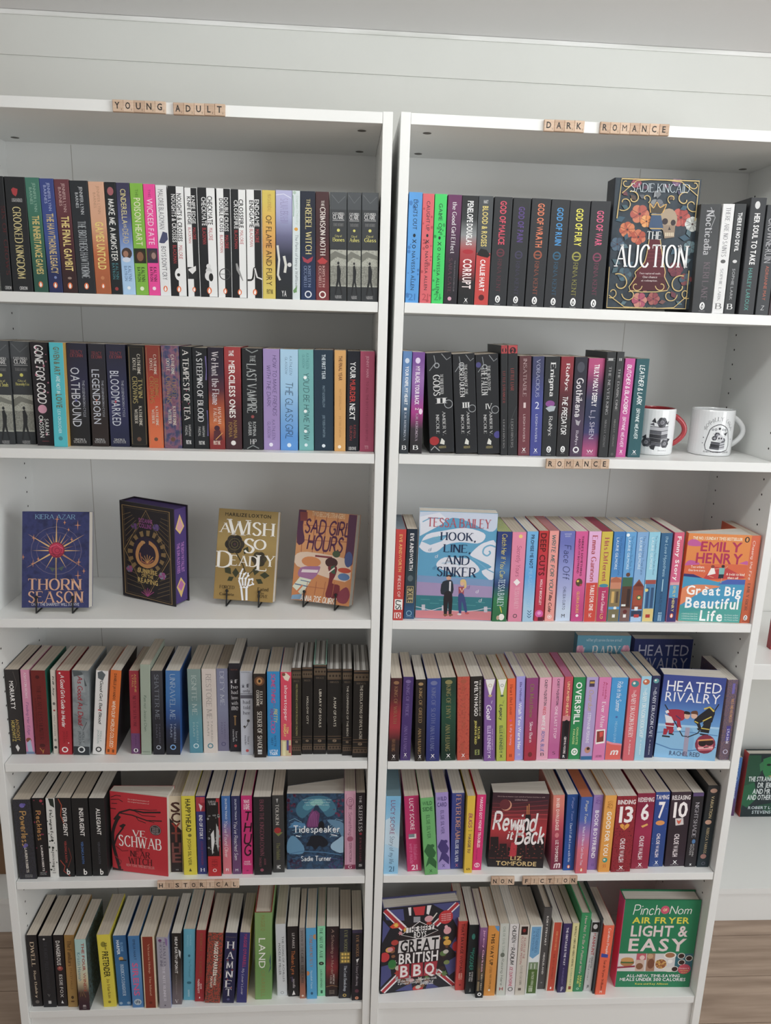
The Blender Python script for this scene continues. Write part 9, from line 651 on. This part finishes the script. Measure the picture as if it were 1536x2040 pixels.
K_(11,'large green cookbook with pink spine and food photos, facing out','0c8054',(.036,.1845,.2476),(.5954,.0462,.1078),(-.0,-.0,-1.598),[('h','Pinch',.133,.467,.056,.165,'f4f0ec','H'),('e',.542,.11,.057,1.092,'d85070'),('h','OF',.517,.568,.096,.125,'f4e8b0','B'),('h','Nom',.605,.879,.066,.154,'f4f0ec','H'),('h','AIR FRYER',.132,.88,.193,.262,'e8d820','B'),('h','LIGHT &',.131,.88,.288,.409,'e8d4d4','B'),('h','EASY',.125,.88,.436,.577,'e8d4d4','B'),('p',[(.011,.609),(.994,.607),(.997,.818),(.011,.814)],'d8d4d4'),('p',[(.246,.607),(.372,.607),(.374,.681),(.247,.682)],'c85868'),('p',[(.761,.608),(.994,.607),(.997,.818),(.769,.816)],'2c6878'),('p',[(.239,.682),(.357,.681),(.367,.813),(.248,.813)],'d0b4a4'),('p',[(.381,.607),(.49,.606),(.503,.812),(.389,.813)],'a87c60'),('e',.133,.712,.093,.675,'b88048'),('e',.129,.682,.084,.464,'d09850'),('l',[(.049,.712),(.218,.714)],'4c6c34',.024),('l',[(.006,.772),(.241,.756)],'9c2c48',.027),('e',.323,.655,.034,1.044,'e8c8c0'),('e',.3,.756,.047,1.077,'8c5c3c'),('e',.448,.726,.047,1.657,'7c4c34'),('e',.427,.639,.04,.967,'c8a078'),('e',.581,.728,.087,1.026,'e8e0d8'),('e',.581,.728,.074,1.002,'9c5c34'),('D',7,26,'d8a850',.008,.014,.51,.652,.68,.777),('e',.688,.629,.084,.65,'e8e4dc'),('e',.688,.626,.064,.611,'a87048'),('e',.705,.792,.084,.464,'e0dcd4'),('e',.699,.698,.034,.928,'f0ece8'),('e',.839,.634,.05,.928,'dcd8d0'),('e',.839,.634,.039,.908,'3c2420'),('e',.945,.661,.05,.928,'dcd8d0'),('e',.945,.661,.039,.908,'3c2420'),('e',.854,.709,.05,.928,'dcd8d0'),('e',.854,.709,.039,.908,'3c2420'),('e',.773,.787,.05,.928,'dcd8d0'),('e',.773,.787,.039,.908,'3c2420'),('e',.901,.787,.084,.928,'d04860'),('h','Recipes &',.835,.965,.769,.787,'f0d0d0','B'),('h','more inside',.845,.958,.793,.81,'e0c850','B'),('h','extra',.87,.945,.817,.832,'e0c850','B'),('h','ALL-NEW, TIME-SAVING',.145,.854,.849,.882,'f0ecf0','B'),('h','MEALS UNDER 500 CALORIES',.062,.938,.891,.927,'f0ecf0','B'),('h','Kate and Kay Allinson',.273,.712,.949,.976,'d8d048','B')],hard=1,edge='0c7048',sidecol='e0407c',spinecol='e0407c',front=1)
# the alcove beside the bookcases
B(dict(label='red paperback on the thick alcove shelf at the edge of the frame', group='books in the alcove', base='b8343c', t=.021, D=.13, h=.198, front=1, loc=(1.1195, .464, .8078), rot=(0, 0, -1.62), spinecol='8c2830', items=[('p', [(.02, .5), (.3, .45), (.3, .6), (.02, .62)], 'd86868'), ('h', 'NINE', .1, .9, .1, .25, 'f4ecec', 'B')]))
B(dict(label='blue to violet paperback beside the green gentleman portrait hardback', group='books in the alcove', base='3c74b8|3c5ca4|4c4884|5c3c68', t=.022, D=.06, h=.215, loc=(1.222, .688, .1142), rot=(0, 0, 0), items=[('l', [(.1, .2), (.8, .35), (.3, .5), (.7, .7)], '8cb0d8', .06), ('t', 'BLUE NOTES', .3, .6, .1, .7, 'a8c4e4', 'S')]))
B(dict(label='dark green hardback with a man\'s face and red spine in the alcove', group='books in the alcove', base='1c2c30', hard=1, spinecol='b03c34', sidecol='203034', t=.03, D=.17, h=.231, front=1, loc=(1.2481, .697, .1142), rot=(0, 0, -1.5708),
  items=[('p', [(.0, .02), (.25, .02), (.3, .3), (.1, .6), (0, .9)], '1c5038'), ('p', [(.3, .08), (.5, .02), (.72, .06), (.76, .3), (.6, .42), (.42, .4), (.33, .28)], '247c44'), ('p', [(.24, .16), (.32, .1), (.34, .24), (.28, .28)], '2c7448'), ('p', [(.5, .06), (.72, .06), (.76, .3), (.6, .4), (.52, .3)], '1c5c38'), ('e', .43, .17, .045, .55, '14241c'), ('e', .62, .17, .045, .55, '14241c'), ('p', [(.5, .2), (.56, .3), (.48, .3)], '14442c'), ('p', [(.45, .34), (.62, .34), (.54, .37)], 'c89058'), ('p', [(0, .5), (.2, .45), (.3, .7), (.12, .85), (0, .8)], '1c6440'), ('p', [(.3, .82), (.8, .75), (1, .9), (.6, .95)], '1c4c38'),
  ('h', 'THE STRANGE CASE OF', .07, .93, .355, .43, 'dce4e4', 'B'), ('h', 'DR JEKYLL', .27, .72, .45, .53, 'dce4e4', 'B'), ('h', 'AND MR HYDE', .19, .82, .55, .63, 'dce4e4', 'B'), ('h', 'AND OTHER STORIES', .1, .92, .645, .725, 'dce4e4', 'B'), ('h', 'ROBERT LOUIS', .15, .82, .83, .875, 'c4d0d4', 'B'), ('h', 'STEVENSON', .24, .76, .9, .95, 'c4d0d4', 'B')]))
crate = thing('cardboard_box', 'brown cardboard box on the low white ledge at the edge of the frame', 'box', None, Matrix.Translation((-1.16, .52, .1142)))
A = Art(); cb = mat('7c5c40', .85); A.add(boxv(-.15, .15, -.075, .075, 0, .078), BOXF, cb); link('body', A.v, A.f, A.mats, A.m, crate)
A = Art(); A.add(boxv(-.153, .153, -.078, .078, .0785, .096), BOXF, cb); link('lid', A.v, A.f, A.mats, A.m, crate)
B(dict(label='black and white patterned book lying on the cardboard box', group='books in the alcove', base='n222,ddd,222,60', t=.03, D=.14, h=.2, loc=(-1.06, .46, .2256), rot=(0, -1.5708, 0), items=[]))
# ---------------------------------------------------------------- wire stands under the display books
WIRE = mat('1a1a1a', .5)
def stand(M, O, X, nv, wd, t, ln, hh, label):
    r = thing('book_stand', label, 'book stand', 'wire book stands on the display shelf', M @ Matrix.Translation(Vector(O)-Vector((0, 0, .0113))))
    X, nv, Z = Vector(X), Vector(nv), Vector((0, 0, 1)); U = Z*math.cos(ln)-nv*math.sin(ln); Nf = nv*math.cos(ln)+Z*math.sin(ln)
    for s in (.23, .77):
        A = Art(); lo = X*wd*s+Z*.0018; bk_ = X*wd*s+Z*(.0113-.5*t*math.sin(ln)); rear = lo-nv*(t/2+.085)
        front = bk_+Nf*(t/2+.0045)
        prong = [tuple(rear), tuple(lo+nv*(t/2+.002)), tuple(lo+nv*(t/2+.006)), tuple(front+U*.003), tuple(front+U*.022)]
        v, f = tube(prong, .0016); A.add(v, f, WIRE); v, f = ball(prong[-1], .0034); A.add(v, f, WIRE)
        back = [tuple(rear), tuple(bk_+U*hh*.6-Nf*(t/2+.003)), tuple(bk_+U*hh*.68-Nf*(t/2+.003))]
        v, f = tube(back, .0016); A.add(v, f, WIRE)
        link('hook', A.v, A.f, A.mats, A.m, r)
    A = Art(); b0 = Z*.0018-nv*(t/2+.085); v, f = tube([tuple(b0+X*wd*.24), tuple(b0+X*wd*.76)], .0015); A.add(v, f, WIRE); link('cross_wire', A.v, A.f, A.mats, A.m, r)
for (mm, *a), lb in zip([('ML', [-0.732, 0.0478, 1.0731], [0.9999, 0.0122, 0.0], [0.0122, -0.9999, 0.0], 0.1338, 0.026, 0.2269, 0.1967), ('ML', [-0.3511, 0.0992, 1.0731], [0.9937, -0.1118, 0.0], [-0.1118, -0.9937, 0.0], 0.1281, 0.028, 0.2269, 0.1931), ('ML', [-0.1839, 0.1016, 1.0731], [0.9584, -0.2853, 0.0], [-0.2853, -0.9584, 0.0], 0.1302, 0.03, 0.2269, 0.1944)], ('black wire stand holding the navy rose starburst book', 'black wire stand holding the gold skeleton hand book', 'black wire stand holding the orange two girls book')): stand(ML if mm == 'ML' else MR, *a, lb)
# ---------------------------------------------------------------- mugs
def mug(x, y, label, inner, art):
    r = thing('mug', label, 'mug', 'printed mugs', MR @ Matrix.Translation((x, y, ZR[4]+.0003)))
    R_, H, n = .0435, .0955, 40; glaze = mat('e4e6e8', .15, .5); ins = mat(inner, .15, .5)
    prof = [(0, .002), (R_-.006, .002), (R_-.004, 0), (R_-.001, .001), (R_, .005), (R_, H-.002), (R_-.0008, H), (R_-.0032, H), (R_-.004, H-.002), (R_-.004, .008), (0, .006)]
    A = Art()
    for j in range(len(prof)-1):
        (r0, z0), (r1, z1) = prof[j], prof[j+1]
        vs = [(q*math.cos(k*2*math.pi/n), q*math.sin(k*2*math.pi/n), z) for q, z in ((r0, z0), (r1, z1)) for k in range(n)]
        A.add(vs, [(k, (k+1) % n, n+(k+1) % n, n+k) for k in range(n)], ins if j >= 6 else glaze)
    W_ = 1.9
    A.paint(art, W_*R_, H, lambda a, b_, l_: ((R_+l_)*math.sin(a/R_-W_/2-.08), -(R_+l_)*math.cos(a/R_-W_/2-.08), b_), 16)
    link('body', A.v, A.f, A.mats, A.m, r)
    pts = [(R_-.001+.027*math.sin(i/14*math.pi)**.8*1.0, 0, .018+.062*(i/14)) for i in range(15)]
    v, f = tube(pts, .0055, 12); link('handle', v, f, [ins if inner != 'e4e6e8' else glaze], None, r, True)
    return r
K = '34343a'; K2 = '5a5a62'; LG = 'b4b4ba'
def bk(v0, u0, u1, h, c1, c2): return [('p', [(u0, v0), (.62*u1+.38*u0, v0+.018), (.62*u1+.38*u0, v0+.018+h), (u0, v0+h)], c1), ('p', [(.62*u1+.38*u0, v0+.018), (u1, v0-.01), (u1, v0-.01+h), (.62*u1+.38*u0, v0+.018+h)], c2), ('l', [(u0, v0), (.62*u1+.38*u0, v0+.018), (u1, v0-.01)], '1c1c22', .014)]
def bloom(u, v, s): return [('e', u+s*.5*math.cos(i*1.05), v+s*.42*math.sin(i*1.05), s*.52, 1, (K, K2)[i % 2]) for i in range(6)]+[('e', u, v, s*.55, 1, K), ('o', u, v, s*.36, 1, 'a8a8b0', .012), ('o', u+.004, v, s*.16, 1, 'a8a8b0', .01)]
stack = [('p', [(.3, .27), (.37, .18), (.42, .3)], K), ('p', [(.68, .3), (.75, .24), (.72, .34)], K), ('p', [(.26, .33), (.36, .29), (.38, .36)], K2)]
for i, (c1, c2) in enumerate(((LG, LG), (K2, LG), (K, K2), (K, LG), (K2, LG))): stack += bk(.37+i*.085, .28, .74, .075, c1, c2)
stack += bloom(.56, .28, .13)+bloom(.22, .72, .12)+bloom(.68, .74, .11)+[('p', [(.1, .62), (.2, .55), (.22, .66)], K), ('p', [(.3, .8), (.45, .76), (.42, .88), (.34, .86)], K), ('p', [(.74, .62), (.84, .64), (.76, .72)], K), ('h', 'BOOKS', .52, .74, .88, .9, '555', 'H')]
mug(0.5625, 0.1065, 'white mug with red handle and lining printed with a rose book stack', 'a82c34', stack)
arch = [('l', [(.22, .86), (.25, .5), (.32, .37), (.5, .3), (.68, .37), (.75, .5), (.77, .86), (.22, .86)], K, .018)]
for i, ch in enumerate('MORALLY GREY'):
    if ch == ' ': continue
    a = math.radians(-68+136*i/11); u, v = .5+.36*math.sin(a), .52-.34*math.cos(a); arch.append(('h', ch, u-.028, u+.028, v-.04, v+.04, K, 'I'))
arch += [('e', .5, .39, .03, 1, K)]+[('o', .5+s*q, .4+q*.1, .022, 1, K2, .012) for s in (-1, 1) for q in (.09, .16)]
for i, (c1, c2) in enumerate(((K2, LG), (K, LG), (K2, LG))): arch += bk(.68+i*.055, .33-i*.01, .68, .048, c1, c2)
arch += bloom(.46, .53, .07)+bloom(.4, .6, .06)+bloom(.62, .64, .06)+[('e', .54, .6, .085, 1.1, 'c8c8cc'), ('e', .51, .6, .022, 1.2, K), ('e', .57, .6, .022, 1.2, K), ('p', [(.62, .5), (.72, .46), (.68, .54)], K), ('h', 'IS MY FAVORITE COLOR', .18, .82, .89, .92, K, 'S'), ('D', 3, 14, K2, .004, .008, .26, .74, .42, .7), ('e', .14, .6, .014, 1, K2), ('e', .13, .72, .012, 1, K2), ('e', .86, .62, .014, 1, K2)]
mug(0.6935, 0.113, 'plain white mug printed with an arch, skull and books', 'e4e6e8', arch)
# ---------------------------------------------------------------- letter tiles on the shelf edges
TW = [noisy('tile_wood_%d' % i, a, b_, 1, .6, (25, 25, 260)) for i, (a, b_) in enumerate((('c6a68a', 'd4b89e'), ('ceae93', 'dac0a8'), ('ba9a80', 'ccae94')))]
PTS = dict(Y=4, G=2, D=2, K=5, M=3, C=3, H=4, F=4)
for k, (ch, loc, rz, w_, label) in enumerate([('Y', (-0.4907, -0.0045, 2.0067), -0.016, 0.0179, 'wooden letter tile Y, first letter of young in the young adult sign'),
('O', (-0.4727, -0.0045, 2.0069), 0.01, 0.0179, 'wooden letter tile O, second letter of young in the young adult sign'),
('U', (-0.4547, -0.0045, 2.0071), -0.0, 0.0179, 'wooden letter tile U, third letter of young in the young adult sign'),
('N', (-0.4366, -0.0045, 2.0073), -0.01, 0.0179, 'wooden letter tile N, fourth letter of young in the young adult sign'),
('G', (-0.4185, -0.0045, 2.0075), 0.016, 0.0179, 'wooden letter tile G, fifth letter of young in the young adult sign'),
('A', (-0.3874, -0.0045, 2.0068), -0.016, 0.0176, 'wooden letter tile A, first letter of adult in the young adult sign'),
('D', (-0.3696, -0.0045, 2.0071), 0.01, 0.0176, 'wooden letter tile D, second letter of adult in the young adult sign'),
('U', (-0.3518, -0.0045, 2.0075), -0.0, 0.0176, 'wooden letter tile U, third letter of adult in the young adult sign'),
('L', (-0.334, -0.0045, 2.0078), -0.01, 0.0176, 'wooden letter tile L, fourth letter of adult in the young adult sign'),
('T', (-0.3161, -0.0045, 2.0082), 0.016, 0.0176, 'wooden letter tile T, fifth letter of adult in the young adult sign'),
('D', (0.2661, -0.0094, 2.0091), 0.005, 0.018, 'wooden letter tile D, first letter of dark in the dark romance sign'),
('A', (0.2843, -0.0095, 2.0094), -0.005, 0.018, 'wooden letter tile A, second letter of dark in the dark romance sign'),
('R', (0.3026, -0.0096, 2.0096), -0.016, 0.018, 'wooden letter tile R, third letter of dark in the dark romance sign'),
('K', (0.3208, -0.0096, 2.0098), 0.01, 0.018, 'wooden letter tile K, fourth letter of dark in the dark romance sign'),
('R', (0.368, -0.0098, 2.0098), 0.016, 0.0178, 'wooden letter tile R, first letter of romance in the dark romance sign'),
('O', (0.386, -0.0099, 2.01), 0.005, 0.0178, 'wooden letter tile O, second letter of romance in the dark romance sign'),
('M', (0.404, -0.0099, 2.0102), -0.005, 0.0178, 'wooden letter tile M, third letter of romance in the dark romance sign'),
('A', (0.422, -0.01, 2.0104), -0.016, 0.0178, 'wooden letter tile A, fourth letter of romance in the dark romance sign'),
('N', (0.44, -0.0101, 2.0106), 0.01, 0.0178, 'wooden letter tile N, fifth letter of romance in the dark romance sign'),
('C', (0.4581, -0.0101, 2.0109), -0.0, 0.0178, 'wooden letter tile C, sixth letter of romance in the dark romance sign'),
('E', (0.4762, -0.0102, 2.0111), -0.01, 0.0178, 'wooden letter tile E, seventh letter of romance in the dark romance sign'),
('R', (0.3199, -0.0096, 1.3978), 0.016, 0.0179, 'wooden letter tile R, first letter of romance in the romance sign below the mugs'),
('O', (0.3379, -0.0097, 1.3981), 0.005, 0.0179, 'wooden letter tile O, second letter of romance in the romance sign below the mugs'),
('M', (0.3559, -0.0098, 1.3985), -0.005, 0.0179, 'wooden letter tile M, third letter of romance in the romance sign below the mugs'),
('A', (0.3739, -0.0098, 1.3988), -0.016, 0.0179, 'wooden letter tile A, fourth letter of romance in the romance sign below the mugs'),
('N', (0.392, -0.0099, 1.3991), 0.01, 0.0179, 'wooden letter tile N, fifth letter of romance in the romance sign below the mugs'),
('C', (0.4101, -0.01, 1.3995), -0.0, 0.0179, 'wooden letter tile C, sixth letter of romance in the romance sign below the mugs'),
('E', (0.4282, -0.01, 1.3998), -0.01, 0.0179, 'wooden letter tile E, seventh letter of romance in the romance sign below the mugs'),
('H', (-0.4702, -0.0045, 0.4379), -0.01, 0.0176, 'wooden letter tile H, first letter of historical in the historical sign'),
('I', (-0.4525, -0.0045, 0.438), 0.016, 0.0176, 'wooden letter tile I, second letter of historical in the historical sign'),
('S', (-0.4347, -0.0045, 0.4382), 0.005, 0.0176, 'wooden letter tile S, third letter of historical in the historical sign'),
('T', (-0.4169, -0.0045, 0.4383), -0.005, 0.0176, 'wooden letter tile T, fourth letter of historical in the historical sign'),
('O', (-0.3991, -0.0045, 0.4385), -0.016, 0.0176, 'wooden letter tile O, fifth letter of historical in the historical sign'),
('R', (-0.3813, -0.0045, 0.4386), 0.01, 0.0176, 'wooden letter tile R, sixth letter of historical in the historical sign'),
('I', (-0.3634, -0.0045, 0.4388), -0.0, 0.0176, 'wooden letter tile I, seventh letter of historical in the historical sign'),
('C', (-0.3456, -0.0045, 0.439), -0.01, 0.0176, 'wooden letter tile C, eighth letter of historical in the historical sign'),
('A', (-0.3277, -0.0045, 0.4391), 0.016, 0.0176, 'wooden letter tile A, ninth letter of historical in the historical sign'),
('L', (-0.3098, -0.0045, 0.4393), 0.005, 0.0176, 'wooden letter tile L, tenth letter of historical in the historical sign'),
('N', (0.2721, -0.0095, 0.4425), -0.01, 0.0175, 'wooden letter tile N, first letter of non in the non fiction sign'),
('O', (0.2898, -0.0095, 0.4423), 0.016, 0.0175, 'wooden letter tile O, second letter of non in the non fiction sign'),
('N', (0.3074, -0.0096, 0.4422), 0.005, 0.0175, 'wooden letter tile N, third letter of non in the non fiction sign'),
('F', (0.3443, -0.0097, 0.4421), 0.016, 0.0177, 'wooden letter tile F, first letter of fiction in the non fiction sign'),
('I', (0.3622, -0.0098, 0.4422), 0.005, 0.0177, 'wooden letter tile I, second letter of fiction in the non fiction sign'),
('C', (0.3801, -0.0099, 0.4423), -0.005, 0.0177, 'wooden letter tile C, third letter of fiction in the non fiction sign'),
('T', (0.398, -0.0099, 0.4424), -0.016, 0.0177, 'wooden letter tile T, fourth letter of fiction in the non fiction sign'),
('I', (0.416, -0.01, 0.4425), 0.01, 0.0177, 'wooden letter tile I, fifth letter of fiction in the non fiction sign'),
('O', (0.434, -0.01, 0.4426), -0.0, 0.0177, 'wooden letter tile O, sixth letter of fiction in the non fiction sign'),
('N', (0.452, -0.0101, 0.4426), -0.01, 0.0177, 'wooden letter tile N, seventh letter of fiction in the non fiction sign')]):
    t_ = thing('letter_tile', label, 'letter tile', 'wooden letter tiles', Matrix.Translation(loc) @ Matrix.Rotation(rz, 4, 'Y'))
    A = Art(); hw = w_/2; hh = .0096; m_ = TW[k % 3]; c = .0007
    A.add([(x, y, z) for y, q in ((.0043, 0), (-.0012, 0), (-.002, c)) for x, z in ((-hw+q, -hh+q), (hw-q, -hh+q), (hw-q, hh-q), (-hw+q, hh-q))], [(0, 1, 5, 4), (1, 2, 6, 5), (2, 3, 7, 6), (3, 0, 4, 7), (4, 5, 9, 8), (5, 6, 10, 9), (6, 7, 11, 10), (7, 4, 8, 11), (8, 9, 10, 11), (0, 3, 2, 1)], m_)
    wl = {'I': .06, 'L': .32, 'F': .34, 'E': .35}.get(ch, .47)
    A.paint([('h', ch, .45-wl/2, .45+wl/2, .2, .74, '302a28', 'B'), ('h', str(PTS.get(ch, 1)), .78, .88 if PTS.get(ch, 1) > 1 else .82, .72, .86, '4c423c', 'N')], w_, 2*hh, lambda a, b_, l_: (a-hw, -.002-l_, b_-hh))
    link('tile', A.v, A.f, A.mats, A.m, t_)
